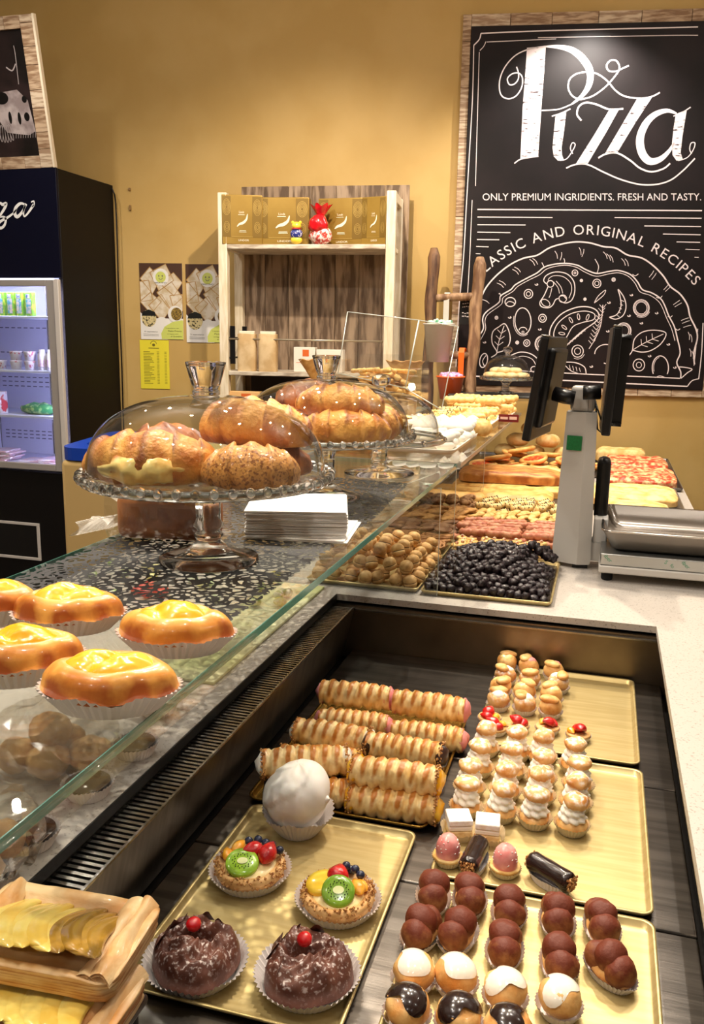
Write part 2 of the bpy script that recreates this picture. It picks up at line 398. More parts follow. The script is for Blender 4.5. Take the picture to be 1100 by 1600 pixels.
# ================================================================== glass on the counter
GZ = 1.19
def glass_slab(name, label, x0, x1, y0, y1, z0, z1, m=GLASS, edge=None, cat='glass shelf'):
    t = thing(name, label, cat, ((x0+x1)/2, (y0+y1)/2, z0))
    ox, oy = (x0+x1)/2, (y0+y1)/2
    mb = MB(); mb.box(x0-ox+0.0012, x1-ox-0.0012, y0-oy+0.0012, y1-oy-0.0012, 0.0002, z1-z0)
    mb.build('pane', m, t)
    e = MB(); q = 0.0012
    e.box(x1-ox-q, x1-ox, y0-oy, y1-oy, 0, z1-z0); e.box(x0-ox, x0-ox+q, y0-oy, y1-oy, 0, z1-z0)
    e.box(x0-ox+q, x1-ox-q, y1-oy-q, y1-oy, 0, z1-z0); e.box(x0-ox+q, x1-ox-q, y0-oy, y0-oy+q, 0, z1-z0)
    e.build('polished_edge', edge or EDGE, t); return t
glass_slab('glass_shelf', 'thick clear glass shelf with green edges under the domed cake stands', -0.762, -0.362, 0.12, 2.252, 1.180, GZ)
glass_slab('glass_shelf', 'clear far shelf carrying iced cookies and white meringues', -0.79, -0.355, 2.268, 3.98, 1.178, GZ,
           m=ACRYL, edge=mat('acrylic_edge', 'c9bfae', 0.2, trans=0.5, ior=1.1))
def vpane(name, label, x0, x1, y0, y1, z0, z1, edge=True):
    t = thing(name, label, 'glass screen', ((x0+x1)/2, (y0+y1)/2, z0)); ox, oy = (x0+x1)/2, (y0+y1)/2
    MB().box(x0-ox, x1-ox, y0-oy, y1-oy, 0, z1-z0).build('pane', GLASS, t)
    if x1-x0 > y1-y0:
        MB().box(x1-ox, x1-ox+0.0012, y0-oy, y1-oy, 0, z1-z0).build('polished_edge', mat('bright_edge', 'dfe4d8', 0.2, trans=0.3, coat=0.5), t)
    return t
vpane('glass_screen', 'upright glass pane standing in front of the almond biscuit tray', -0.752, -0.345, 1.9240, 1.9275, 0.9202, 1.1798)
vpane('glass_screen', 'long upright glass front on the customer side of the counter', -0.7620, -0.7560, 0.12, 4.3, 0.9202, 1.1775)
vpane('glass_screen', 'upright glass pane under the far cookie shelf', -0.752, -0.40, 3.10, 3.1035, 0.9202, 1.1778)
vpane('glass_screen', 'upright glass pane under the joint of the two glass shelves', -0.752, -0.365, 2.2565, 2.260, 0.9202, 1.1778)
# shallow clear acrylic lid that the lemon pastries stand on
t = thing('acrylic_tray', 'clear acrylic display tray under the lemon custard pastries', 'tray', (-0.556, 0.49, GZ+0.0003))
a = MB(); a.rbox(-0.199, 0.206, -0.33, 0.338, 0, 0.004, 0.001); a.build('sheet', ACRYL, t)
a = MB(); a.rbox(0.206, 0.210, -0.33, 0.338, -0.012, 0.008, 0.001); a.rbox(-0.199, 0.210, 0.338, 0.342, 0, 0.008, 0.001); a.build('rim', ACRYL, t)

# black lace doilies
def lace_mat():
    m = bpy.data.materials.new('black_lace'); m.use_nodes = True; nt = m.node_tree; N = nt.nodes; L = nt.links
    b = N['Principled BSDF']; b.inputs['Base Color'].default_value = srgb('171413'); b.inputs['Roughness'].default_value = 0.6
    out = N['Material Output']; tr = N.new('ShaderNodeBsdfTransparent'); mx = N.new('ShaderNodeMixShader')
    tc = N.new('ShaderNodeTexCoord'); ns = N.new('ShaderNodeTexNoise'); ns.inputs['Scale'].default_value = 14
    L.new(tc.outputs['Object'], ns.inputs['Vector'])
    ad = N.new('ShaderNodeMix'); ad.data_type = 'VECTOR'; ad.inputs[0].default_value = 0.035
    L.new(tc.outputs['Object'], ad.inputs[4]); L.new(ns.outputs['Color'], ad.inputs[5])
    vo = N.new('ShaderNodeTexVoronoi'); vo.feature = 'DISTANCE_TO_EDGE'; vo.inputs['Scale'].default_value = 76
    L.new(ad.outputs[1], vo.inputs['Vector'])
    # medallions: solid rings and filled patches
    v2 = N.new('ShaderNodeTexVoronoi'); v2.inputs['Scale'].default_value = 17; L.new(tc.outputs['Object'], v2.inputs['Vector'])
    wv = N.new('ShaderNodeMath'); wv.operation = 'MULTIPLY'; wv.inputs[1].default_value = 34; L.new(v2.outputs['Distance'], wv.inputs[0])
    sn = N.new('ShaderNodeMath'); sn.operation = 'SINE'; L.new(wv.outputs[0], sn.inputs[0])
    mr = N.new('ShaderNodeMapRange'); mr.inputs['From Min'].default_value = -1; mr.inputs['From Max'].default_value = 1
    mr.inputs['To Min'].default_value = 0.085; mr.inputs['To Max'].default_value = 0.30; L.new(sn.outputs[0], mr.inputs['Value'])
    lt = N.new('ShaderNodeMath'); lt.operation = 'LESS_THAN'; L.new(vo.outputs['Distance'], lt.inputs[0]); L.new(mr.outputs[0], lt.inputs[1])
    L.new(lt.outputs[0], mx.inputs[0]); L.new(tr.outputs[0], mx.inputs[1]); L.new(b.outputs[0], mx.inputs[2]); L.new(mx.outputs[0], out.inputs[0])
    return m
LACE = lace_mat()
def doily(label, pts, z, wav=26):
    cx = sum(p[0] for p in pts)/len(pts); cy_ = sum(p[1] for p in pts)/len(pts)
    rim = []
    m = len(pts); per = 14
    for i in range(m):
        a, b = Vector(pts[i]), Vector(pts[(i+1) % m]); n = max(2, int((b-a).length/0.0045)); nr = Vector(((b-a).y, -(b-a).x)).normalized()
        for k in range(n):
            q = a+(b-a)*(k/n); q += nr*(0.005*abs(math.sin(PI*k/ max(1, round(n/ max(1, round((b-a).length/0.024)))))))
            rim.append((q.x-cx, q.y-cy_, 0))
    mb = MB(); n = len(rim); mb.add([(0, 0, 0)]+rim, [(0, 1+k, 1+(k+1) % n) for k in range(n)], False)
    o = mb.build('lace_doily', LACE); o.location = (cx, cy_, z); return tag(o, label, 'doily')
doily('black lace paper doily under the nearest cake stand', [(-0.745, 0.835), (-0.405, 0.850), (-0.400, 1.285), (-0.745, 1.285)], GZ+0.0008)
doily('black lace paper doily under the middle cake stand and the napkins', [(-0.745, 1.30), (-0.400, 1.30), (-0.395, 1.50), (-0.42, 1.90), (-0.745, 1.93)], GZ+0.0008)
# ================================================================== food materials
CRUST = mat('baked_crust', 'e3ac62', 0.45, col2='b9702f', scale=28, lo=0.42, hi=0.66, bump=0.5, bscale=120, coat=0.15, sss=0.05)
CROISS = mat('croissant_crust', 'efae54', 0.45, col2='c4742c', scale=30, lo=0.42, hi=0.66, bump=1.6, bscale=130, coat=0.08, crest='93501f')
CROISD = mat('dark_croissant_crust', 'bd7234', 0.4, col2='6b3115', scale=26, lo=0.4, hi=0.62, bump=0.9, bscale=110, coat=0.18)
GRAIN = mat('wholegrain_crust', 'dc9c50', 0.45, col2='96592a', scale=230, lo=0.5, hi=0.62, bump=0.8, bscale=200, coat=0.3)
PUFFP = mat('puff_pastry', 'fbe0a6', 0.42, col2='ecbf74', crest='bd7426', scale=35, lo=0.4, hi=0.62, bump=0.6, bscale=110, coat=0.25)
CHOUX = mat('choux', 'edbd78', 0.45, col2='cf8c43', scale=45, lo=0.42, hi=0.65, bump=0.5, bscale=110, coat=0.1, sss=0.05)
CHOUXS = mat('sugared_choux', 'e9b878', 0.5, col2='cb8640', scale=45, lo=0.42, hi=0.65, bump=0.5, bscale=120, dust='fbf6f2', dlo=0.45, dhi=0.66, dscale=130)
CREAM = mat('whipped_cream', 'f8efdf', 0.4, sss=0.15)
CUSTARD = mat('custard', 'f3ab12', 0.25, col2='f2c23e', scale=30, coat=0.5, bump=0.25, bscale=60, sss=0.08)
BRIOCHE = mat('brioche', 'eba94e', 0.32, col2='cd7c2a', crest='a4501a', scale=26, lo=0.42, hi=0.62, bump=0.3, bscale=70, coat=0.45)
PINK = mat('pink_cream', 'ee9a94', 0.4, col2='e58a88', scale=60, sss=0.1)
PINKG = mat('pink_glaze', 'e8857f', 0.3, coat=0.4, col2='f0a29b', scale=60)
NUTS = mat('nut_crumbs', 'd9a766', 0.6, col2='9c6230', scale=200, lo=0.4, hi=0.6)
COCOA = mat('cocoa_dust', 'd39a5a', 0.6, col2='b8763a', scale=60, lo=0.4, hi=0.62, bump=0.3, bscale=300, top='682a12', z0=-0.004, z1=0.032)
CHOCO = mat('chocolate_sugared', '74483a', 0.42, col2='5a3227', scale=40, coat=0.05, bump=0.5, dust='e3d3cd', dlo=0.545, dhi=0.66, dscale=230)
DCHOC = mat('dark_chocolate', '241410', 0.2, coat=0.5, bump=0.2, bscale=60)
CHERRY = mat('cherry', 'd4121a', 0.12, coat=1.0)
BERRYR = mat('strawberry', 'd8201c', 0.2, col2='b81515', scale=90, coat=0.8, bump=0.6, bscale=150)
KIWI = mat('kiwi', '9cc43a', 0.2, coat=0.6, col2='86b02a', scale=60)
KIWID = mat('kiwi_dark', '6f9a26', 0.2, coat=0.6, col2='85ad33', scale=60)
KIWIC = mat('kiwi_core', 'dfe5a4', 0.3, coat=0.4)
SEED = mat('seed', '1c140f', 0.4)
ORANGE = mat('mandarin', 'f7a21c', 0.2, coat=0.8, col2='fbb945', scale=80)
BLUEB = mat('blueberry', '1b2036', 0.25, col2='2b3350', scale=60, coat=0.5)
PEACH = mat('peach', 'f6d84a', 0.2, coat=0.7, col2='f3c83c', scale=40)
MERING = mat('meringue', 'fffaf3', 0.45, col2='f8efe2', scale=18, bump=0.25, bscale=30, sss=0.1)
WGLAZE = mat('white_glaze', 'f7eedc', 0.18, coat=0.7)
APPLE = mat('glazed_apple', 'f0d878', 0.18, col2='e6bf55', scale=25, coat=0.5, sss=0.05)
APPLED = mat('caramel_apple', 'b98b33', 0.15, col2='8f6a22', scale=30, coat=0.8)
FLAKY = mat('flaky_pastry', 'f2cf9b', 0.45, col2='d79a55', scale=18, crest='b5662a', lo=0.42, hi=0.66, bump=0.5, bscale=60, coat=0.15, stretch=(1, 1, 3))
BISC = mat('biscuit', 'e2b579', 0.6, col2='c99758', scale=60, bump=0.5, bscale=140)
BISCD = mat('brown_biscuit', 'b07c4a', 0.6, col2='8d5c31', scale=70, bump=0.5, bscale=140)
BISCY = mat('butter_biscuit', 'efcb84', 0.55, col2='dba95c', scale=50, bump=0.4, bscale=120)
BREAD = mat('focaccia', 'edbf70', 0.5, col2='cf9145', scale=22, lo=0.42, hi=0.66, bump=0.6, bscale=60)
BREADL = mat('pale_focaccia', 'f4d592', 0.55, col2='e0ab5c', scale=26, lo=0.42, hi=0.64, bump=0.7, bscale=60)
TOMATO = mat('tomato_pizza', 'cf4a2e', 0.4, col2='efd094', scale=42, lo=0.44, hi=0.6, bump=0.8, bscale=90, detail=6)
PINKB = mat('pink_biscuit', 'd99a74', 0.5, col2='b8694a', scale=60, bump=0.5)
BERRY = mat('chocolate_ball', '180d10', 0.42, col2='3d2c31', scale=170, lo=0.5, hi=0.72, bump=1.0, bscale=160, coat=0.12)

# ================================================================== shared food shapes
def case_mb(rx, ry=None, h=0.016, n=40, base=0.78, amp=0.035, wav=0.0, seed=0, sheets=True):
    ry = ry or rx; mb = MB(); m = n*4 if n*4 < 260 else n*3
    def g(u, v):
        a = 2*PI*v; k = base+(1-base)*u
        k *= 1+amp*(0.35+0.65*u)*math.cos(n*a)
        z = h*u*(1+wav*noise.noise(Vector((math.cos(a)*2+seed, math.sin(a)*2, seed))))
        return (rx*k*math.cos(a), ry*k*math.sin(a), z)
    mb.surf(g, 5, m, False, True, smooth=False)
    c = len(mb.v); mb.v.append((0, 0, 0.0002)); mb.s.extend([False]*m)
    for k in range(m): mb.f.append((c, k, (k+1) % m))
    return mb
def crumbs_mb(n, fn, size=0.0022, seed=1):
    r = random.Random(seed); mb = MB()
    for i in range(n):
        p = Vector(fn(r)); s = size*(0.6+0.8*r.random()); T = rotT(p, r.random()*6, r.random()*6, r.random()*6)
        mb.add([(s,0,0),(-s,0,0),(0,s*0.8,0),(0,-s*0.8,0),(0,0,s*0.7),(0,0,-s*0.7)],
               [(0,2,4),(2,1,4),(1,3,4),(3,0,4),(2,0,5),(1,2,5),(3,1,5),(0,3,5)], False, T)
    return mb
def swirl_mb(r, h, turns=2.6, lobes=7, z0=0.0, twist=4.0, n=42):
    mb = MB()
    def g(u, v):
        a = 2*PI*v; lay = (u*turns) % 1.0
        rr = r*(1-0.35*u)*(0.86+0.16*math.sin(PI*lay))*(1+0.10*math.cos(lobes*a+twist*u*2*PI*0.5))
        if u > 0.999: rr = 0.0001
        return (rr*math.cos(a), rr*math.sin(a), z0+h*u)
    return mb.surf(g, 16, n, False, True)

# ---- flaky cream horn: pastry wound in overlapping turns, cream at the open ends
def horn(L=0.135, R=0.026, seed=0, cream=PINK, nutty=False):
    t = thing('cream_horn', 'x', 'pastry')
    mb = MB(); turns = 7+seed % 2
    def g(u, v):
        a = 2*PI*v; ph = (u*turns+v) % 1.0
        prof = 0.84+0.19*math.sin(PI*min(1, ph*1.12))**0.6
        tap = 1-0.12*abs(2*u-1)**3
        rr = R*prof*tap+0.0028*noise.noise(Vector((u*16, math.cos(a)*2.6, math.sin(a)*2.6+seed*5)))+0.0012*noise.noise(Vector((u*60, math.cos(a)*6, math.sin(a)*6+seed)))
        z = rr*math.sin(a)
        bk_ = max(0.0, math.sin(a)*0.8+0.45)*max(0.0, math.sin(PI*min(1, ph*1.12)))**2.2+0.25*noise.noise(Vector((u*9+seed*3, math.cos(a)*2, math.sin(a)*2)))
        return ((u-0.5)*L, rr*math.cos(a), max(z, -R*0.86)+R*0.86, min(1.0, bk_))
    mb.surf(g, 70, 30, False, True); mb.build('pastry_shell', PUFFP, t)
    for s in (-1, 1):
        e = MB(); e.blob((s*L*0.485, 0, R*0.86), (R*0.46, R*0.86, R*0.82), 0.006, 80, seed+s, 8, 14)
        e.build('cream_end', cream, t)
    if nutty:
        def f(r):
            a = r.random()*2*PI; s = r.choice((-1, 1)); q = 0.75+0.3*r.random()
            return (s*L*(0.47+0.05*r.random()), R*q*math.cos(a), R*0.86+R*q*math.sin(a)*0.95)
        c = crumbs_mb(150, f, 0.0024, seed).build('nut_crumb_edge', NUTS, t); c['kind'] = 'stuff'
    return t
# ---- croissant
def croissant(L=0.15, R=0.033, bend=0.6, seed=0, m=None, seg=7, name='croissant'):
    m = m or CROISS
    t = thing(name, 'x', 'croissant'); mb = MB()
    def g(u, v):
        s = 2*u-1; a = 2*PI*v; th = s*bend; rad = L/(2*max(bend, 0.05))
        c = Vector((rad*math.sin(th), rad*(1-math.cos(th)), 0)); tx = Vector((math.cos(th), math.sin(th), 0)); nx = Vector((-tx.y, tx.x, 0))
        q = max(0.0, 1-abs(s)**2.6); env = 0.30+0.70*q**0.75
        if abs(s) > 0.97: env *= 0.55
        ph = (abs(s)*seg/2) % 1.0
        st = 1.05-0.19*ph+0.02*noise.noise(Vector((s*30, math.cos(a)*5, math.sin(a)*5+seed)))
        rr = R*env*st+0.0032*noise.noise(Vector((s*5+seed*3, math.cos(a)*1.5, math.sin(a)*1.5)))
        z = rr*math.sin(a)*1.0
        p_ = c+nx*(rr*math.cos(a)*1.08)+Vector((0, 0, max(z, -R*0.72*env)+R*0.72*(0.55+0.45*env)))
        bk_ = 0.55*max(0.0, 1-ph*3.0)*max(0, math.sin(a)+0.6)+0.5*max(0, abs(s)-0.72)/0.28+0.7*noise.noise(Vector((s*4+seed, math.cos(a)*1.5, math.sin(a)*1.5)))
        return (p_.x, p_.y, p_.z, min(1.0, max(0.0, bk_)))
    mb.surf(g, 72, 26, False, True); mb.add([g(0, k/26) for k in range(26)], [tuple(range(26))]); mb.add([g(1, k/26) for k in range(26)], [tuple(reversed(range(26)))])
    mb.build('crust', m, t); return t
# ---- boat shaped custard brioche in a paper case
def custard_boat(seed=0):
    t = thing('custard_brioche', 'x', 'pastry'); A, B = 0.062, 0.042
    case_mb(A*1.02, B*1.04, 0.020, 46, 0.72, 0.028, 0.25, seed).build('paper_case', mat('case_paper', 'f2eae6', 0.7), t)
    mb = MB()
    def ell(a): return 1-0.10*abs(math.sin(2*a))**1.5
    def g(u, v):
        a = 2*PI*v; k = ell(a); r = u
        h = 0.034*math.sqrt(max(0, 1-(max(0, (r-0.62))/0.38)**2)) - 0.010*math.exp(-(r/0.5)**4)
        n = noise.noise(Vector((math.cos(a)*r*2.4+seed*4, math.sin(a)*r*2.4, 1)))
        return (A*r*k*math.cos(a), B*r*k*math.sin(a), 0.0165+max(0, h)*0.72*(1+0.12*n), max(0.0, (r-0.72)/0.28)*(0.65+0.9*n))
    mb.surf(g, 22, 48, False, True); mb.build('brioche', BRIOCHE, t)
    cu = MB()
    def h(u, v):
        a = 2*PI*v; r = u; x, y = r*math.cos(a), r*math.sin(a)
        x2 = x*0.9+y*0.35*(1 if seed % 2 else -1)
        fold = abs(math.sin(x2*3.6+seed*1.3))**0.5*0.011*(1-r**2)
        return (A*0.88*x, B*0.80*y*(1+0.12*math.sin(3*a+seed)), 0.0335+0.007*(1-r*r)+fold-0.014*r**5+0.002*noise.noise(Vector((x*5, y*5, seed))))
    cu.surf(h, 26, 44, False, True); cu.build('custard', CUSTARD, t)
    return t
# ---- chocolate covered ring pastry with a cherry
def choc_ring(seed=0, hole=0.35):
    t = thing('chocolate_pastry', 'x', 'pastry'); R = 0.052
    case_mb(R*1.17, R*1.14, 0.019, 52, 0.76, 0.028, 0.2, seed).build('paper_case', mat('case_paper', 'f2eae6', 0.7), t)
    mb = MB(); off = Vector((0.0, 0.1, 0))
    def g(u, v):
        a = 2*PI*v; r = u
        x, y = r*math.cos(a), r*math.sin(a)
        dx, dy = x-(-0.02), y-(0.05 if seed else 0.15)
        hd = math.hypot(dx*(0.75 if seed else 0.55), dy*1.5)
        z = 0.042*math.sqrt(max(0, 1-max(0, (r-0.45)/0.55)**2.2))
        z -= 0.034*math.exp(-(hd/0.25)**3)
        w_ = noise.noise(Vector((x*1.9+seed*7, y*1.9, 2)))
        z *= 1+0.34*w_; z += 0.007*math.sin(7*a+3*r*5+seed)*r*(1-r)*2+0.004*noise.noise(Vector((x*6+seed, y*6, 5)))*(r < .97)
        k = 1+0.05*math.sin(3*a+seed*2)
        return (R*0.98*k*x, R*0.96*k*y, 0.010+max(0.0, z)*0.85)
    mb.surf(g, 34, 64, False, True); mb.build('chocolate_coat', CHOCO, t)
    for i in range(4):     # folded chocolate sheets standing along the rim
        a0 = 0.5+i*0.75+seed*0.6; pts = []; s = MB()
        def q(u, v, a0=a0, i=i):
            a = a0+0.55*u; rr = R*(0.93-0.28*v-0.05*math.sin(3*u)); z = 0.028+0.022*v+0.004*math.sin(5*u+i)
            return (rr*math.cos(a), rr*math.sin(a), z)
        s.surf(q, 12, 6); s.build('chocolate_flake', CHOCO, t)
    c = MB(); c.blob((-0.004, 0.010 if seed else 0.014, 0.050), (0.0095, 0.0095, 0.0085), 0.001, 60, 3, 10, 14); c.build('cherry', CHERRY, t)
    return t
# ---- fruit tartlet
def disc_mb(r, h, n=28, rx=1.0, bul=0.0):
    return MB().lathe([(0.0001, h+bul), (r*0.6, h+bul*0.8), (r*0.95, h), (r, h*0.7), (r, 0.0), (0.0001, 0.0)], n)
def berry_half(L=0.03, R=0.014):
    mb = MB()
    def g(u, v):
        a = 2*PI*v; q = math.sin(PI*u)**0.75*(1-0.45*u)
        return ((u-0.4)*L, R*1.25*q*math.cos(a), max(-R*0.25, R*1.1*q*math.sin(a)))
    return mb.surf(g, 14, 18, False, True)
def fruit_tart(seed=0):
    t = thing('fruit_tartlet', 'x', 'tartlet'); R = 0.050
    cp = mat('case_paper', 'f2eae6', 0.7)
    case_mb(R*1.12, R*1.10, 0.017, 54, 0.80, 0.028, 0.2, seed+3).build('paper_case', cp, t)
    MB().lathe([(0.0001, 0.002), (R*0.78, 0.002), (R*0.93, 0.012), (R*0.96, 0.021), (R*0.86, 0.025), (R*0.74, 0.022), (0.0001, 0.020)], 40).build('shortcrust', BISC, t)
    def f(r):
        a = r.random()*2*PI; q = 0.80+0.17*r.random(); return (R*q*math.cos(a), R*q*math.sin(a), 0.013+0.013*r.random()+(0.0 if q > .9 else 0.002))
    c = crumbs_mb(420, f, 0.0023, seed).build('nut_crumbs', NUTS, t); c['kind'] = 'stuff'
    MB().blob((0, 0, 0.018), (R*0.76, R*0.76, 0.011), 0.002, 60, seed, 10, 24).build('pastry_cream', mat('pale_custard', 'f6dfa0', 0.3, coat=0.4), t)
    def fruit(name, mb, m, loc, rx=0, ry=0, rz=0, sc=1.0):
        o = mb.build(name, m, t, loc); o.rotation_euler = (rx, ry, rz); o.scale = (sc, sc, sc); return o
    if seed == 0:
        k = fruit('kiwi_slice', disc_mb(0.0225, 0.007, 30, bul=0.001), KIWI, (-0.009, -0.013, 0.028), 0.32, 0.0, 0.2)
        fruit('mandarin_segment', berry_half(0.034, 0.0085), ORANGE, (-0.030, 0.004, 0.030), 0, 0, 1.9)
        fruit('mandarin_segment', berry_half(0.034, 0.0085), ORANGE, (-0.019, 0.017, 0.034), 0, 0.0, 1.2)
        fruit('strawberry_half', berry_half(0.034, 0.0125), BERRYR, (0.006, 0.012, 0.035), 0, -0.25, -2.6)
        fruit('strawberry_half', berry_half(0.038, 0.0135), BERRYR, (0.023, 0.000, 0.035), 0, -0.35, -1.9+3.14)
        bl = [(-0.006, 0.035, 0.033), (0.007, 0.037, 0.034), (0.028, 0.024, 0.034), (0.039, 0.014, 0.033), (0.018, 0.034, 0.031)]
    else:
        k = fruit('kiwi_slice', disc_mb(0.0215, 0.007, 30, bul=0.001), KIWID, (0.000, -0.013, 0.030), 0.55, 0.0, 0.1)
        fruit('peach_slice', disc_mb(0.022, 0.008, 24, bul=0.002), PEACH, (-0.020, 0.008, 0.025), 0.1, -0.2, 0)
        fruit('strawberry_half', berry_half(0.036, 0.015), BERRYR, (-0.001, 0.014, 0.034), 0, -0.30, 1.35)
        fruit('mandarin_segment', berry_half(0.034, 0.0095), ORANGE, (0.026, -0.003, 0.030), 0, 0, 1.9)
        fruit('mandarin_segment', berry_half(0.030, 0.0090), ORANGE, (0.030, 0.006, 0.026), 0, 0, 2.2)
        bl = [(0.010, 0.034, 0.037), (0.022, 0.028, 0.036), (0.029, 0.019, 0.034), (0.016, 0.036, 0.030)]
    z = 0.0082; kc = MB().add([(0, 0, z+0.0009)]+[(0.0052*math.cos(a/16*2*PI)*1.4, 0.0052*math.sin(a/16*2*PI), z+0.0006) for a in range(16)], [(0, 1+i, 1+(i+1) % 16) for i in range(16)])
    kc.build('kiwi_core', KIWIC, k)
    ks = MB()
    for i in range(26):
        a = i/26*2*PI; q = (0.0095 if i % 2 else 0.0118); ks.blob((q*1.1*math.cos(a), q*math.sin(a), z+0.0004), (0.0009, 0.0009, 0.0005), nu=4, nv=6)
    o = ks.build('kiwi_seeds', SEED, k); o['kind'] = 'stuff'
    b0 = None
    for p in bl: fruit('blueberry', MB().blob((0, 0, 0), (0.0062, 0.0062, 0.0056), nu=8, nv=12), BLUEB, p)
    return t
# ---- meringue ball
def meringue():
    t = thing('meringue', 'big glossy white meringue ball in a fluted white paper case', 'meringue')
    case_mb(0.053, 0.053, 0.036, 44, 0.58, 0.03, 0.35, 5).build('paper_case', mat('case_paper', 'f2eae6', 0.7), t)
    mb = MB()
    def g(u, v):
        th = PI*u; a = 2*PI*v; sp = 0.09*math.sin(2.2*th+a*1.0+0.6)+0.06*noise.noise(Vector((math.cos(a)*2, math.sin(a)*2, u*3)))
        st = 0.075*((a+th*1.6) % 2.1)/2.1
        k = 1+sp*math.sin(th)+st*math.sin(th)
        return (0.048*k*math.sin(th)*math.cos(a), 0.047*k*math.sin(th)*math.sin(a), 0.058+0.050*k*math.cos(th))
    mb.surf(g, 44, 64, False, True); mb.build('meringue_body', MERING, t)
    MB().lathe([(0.010, 0), (0.0085, 0.004), (0.004, 0.010), (0.0005, 0.0135)], 14, T=rotT((0.037, -0.020, 0.062), 0.2, 1.2, -0.5)).build('peak', MERING, t)
    return t
# ---- small cream puff: choux base, piped cream, sugared cap, paper case
def cream_puff(seed=0):
    t = thing('cream_puff', 'x', 'cream puff'); R = 0.0245
    case_mb(R*1.10, R*1.10, 0.0155, 30, 0.70, 0.04, 0.1, seed).build('paper_case', mat('kraft_case', 'efe0bd', 0.7), t)
    MB().blob((0, 0, 0.013), (R*0.93, R*0.93, 0.0135), 0.003, 70, seed, 12, 22).build('choux_base', CHOUX, t)
    swirl_mb(R*0.88, 0.026, 2.7, 8, 0.021).build('cream', CREAM, t)
    lean = (0.003*math.sin(seed*2.3), 0.003*math.cos(seed*1.7))
    MB().blob((lean[0], lean[1], 0.050), (R*0.80, R*0.78, 0.0115), 0.0035, 80, seed+9, 14, 22).build('choux_cap', CHOUXS, t)
    return t
# ---- small glazed / filled bun in a case
def mini_bun(seed=0, glaze=None, gm=None, fill=None, sugar=False, R=0.0235, crm=None):
    t = thing('mini_choux', 'x', 'cream puff')
    case_mb(R*1.03, R*1.03, 0.013, 30, 0.74, 0.035, 0.1, seed).build('paper_case', mat('case_paper', 'f2eae6', 0.7), t)
    MB().blob((0, 0, 0.021), (R*0.94, R*0.94, 0.0195), 0.003, 70, seed, 14, 24).build('choux', CHOUXS if sugar else CHOUX, t)
    if gm:
        mb = MB()
        def g(u, v):
            a = 2*PI*v; th = u*(1.0+0.32*math.sin(2*a+seed)+0.22*math.sin(3*a+seed*2)); k = 1.045-0.02*u
            return (R*0.94*k*math.sin(th)*math.cos(a), R*0.94*k*math.sin(th)*math.sin(a), 0.0215+0.0195*k*math.cos(th)+0.0006)
        mb.surf(g, 12, 30, False, True); mb.build('glaze', gm, t)
    if crm:
        MB().blob((0, -0.004, 0.031), (R*0.62, R*0.55, 0.010), 0.003, 90, seed, 10, 16).build('cream', crm, t)
        MB().blob((0.001, 0.007, 0.038), (R*0.8, R*0.55, 0.0075), 0.002, 90, seed+4, 10, 16, T=None).build('choux_cap', CHOUX, t)
    return t
# ---- three cocoa dusted balls in a long case
def cocoa_puff(seed=0):
    t = thing('cocoa_puff', 'x', 'cream puff')
    case_mb(0.0235, 0.0375, 0.012, 38, 0.78, 0.035, 0.15, seed).build('paper_case', mat('case_paper', 'f2eae6', 0.7), t)
    zs = (0.024, 0.031, 0.022); ys = (-0.0165, 0.001, 0.0165)
    for i in range(3):
        r = 0.0195+0.001*math.sin(seed*3+i*2)
        MB().blob((0.0015*math.sin(seed+i*2.2), ys[i], zs[i]-0.004), (r, r*0.88, r*0.95), 0.0022, 80, seed*3+i, 12, 20).build('cocoa_ball', COCOA, t)
    MB().blob((0, 0, 0.011), (0.0195, 0.031, 0.0105), 0.002, 80, seed, 10, 20).build('choux_base', CHOUX, t)
    return t
def mini_tart(seed=0):
    t = thing('mini_strawberry_tart', 'x', 'tartlet')
    case_mb(0.0235, 0.0235, 0.011, 30, 0.76, 0.035, 0.1, seed).build('paper_case', mat('case_paper', 'f2eae6', 0.7), t)
    MB().lathe([(0.0001, 0.002), (0.017, 0.002), (0.0225, 0.012), (0.0215, 0.0145), (0.0001, 0.0135)], 24).build('shortcrust', BISC, t)
    o = berry_half(0.030, 0.0125).build('strawberry_half', BERRYR, t, (-0.003, 0.000, 0.021)); o.rotation_euler = (0, -0.45, 1.2+seed)
    o = berry_half(0.028, 0.0105).build('strawberry_half', BERRYR, t, (-0.002, -0.010, 0.017)); o.rotation_euler = (0, -0.1, 2.9+seed*0.3)
    o = berry_half(0.022, 0.007).build('mandarin_segment', ORANGE, t, (0.013, -0.006, 0.017)); o.rotation_euler = (0, 0, 1.7)
    if seed % 2:
        o = disc_mb(0.011, 0.004, 18).build('kiwi_slice', KIWI, t, (0.012, 0.008, 0.019)); o.rotation_euler = (0.4, 0.7, 0)
    return t

# ================================================================== the well: big pieces on the two left trays
TZ = FZ + 0.0017
case_mb_cache = {}
m_ = meringue(); m_.location = Zp(466, 1296, TZ); m_.rotation_euler = (0, 0, 0.3)
tag(m_, 'big glossy white meringue ball in a fluted white paper case', 'meringue')
m_ = fruit_tart(0); m_.location = Zp(391, 1371, TZ); m_.rotation_euler = (0, 0, YAW)
tag(m_, 'fruit tartlet with two strawberry halves beside the white meringue', 'tartlet')
m_ = fruit_tart(1); m_.location = Zp(528, 1417, TZ); m_.rotation_euler = (0, 0, YAW)
tag(m_, 'fruit tartlet with one strawberry, peach and dark kiwi, between meringue and chocolate rings', 'tartlet')
m_ = choc_ring(0); m_.location = Zp(306, 1516, TZ); m_.rotation_euler = (0, 0, YAW)
tag(m_, 'crumpled chocolate pastry with red cherry, nearer the apple slices', 'pastry')
m_ = choc_ring(1); m_.location = Zp(480, 1537, TZ); m_.rotation_euler = (0, 0, YAW)
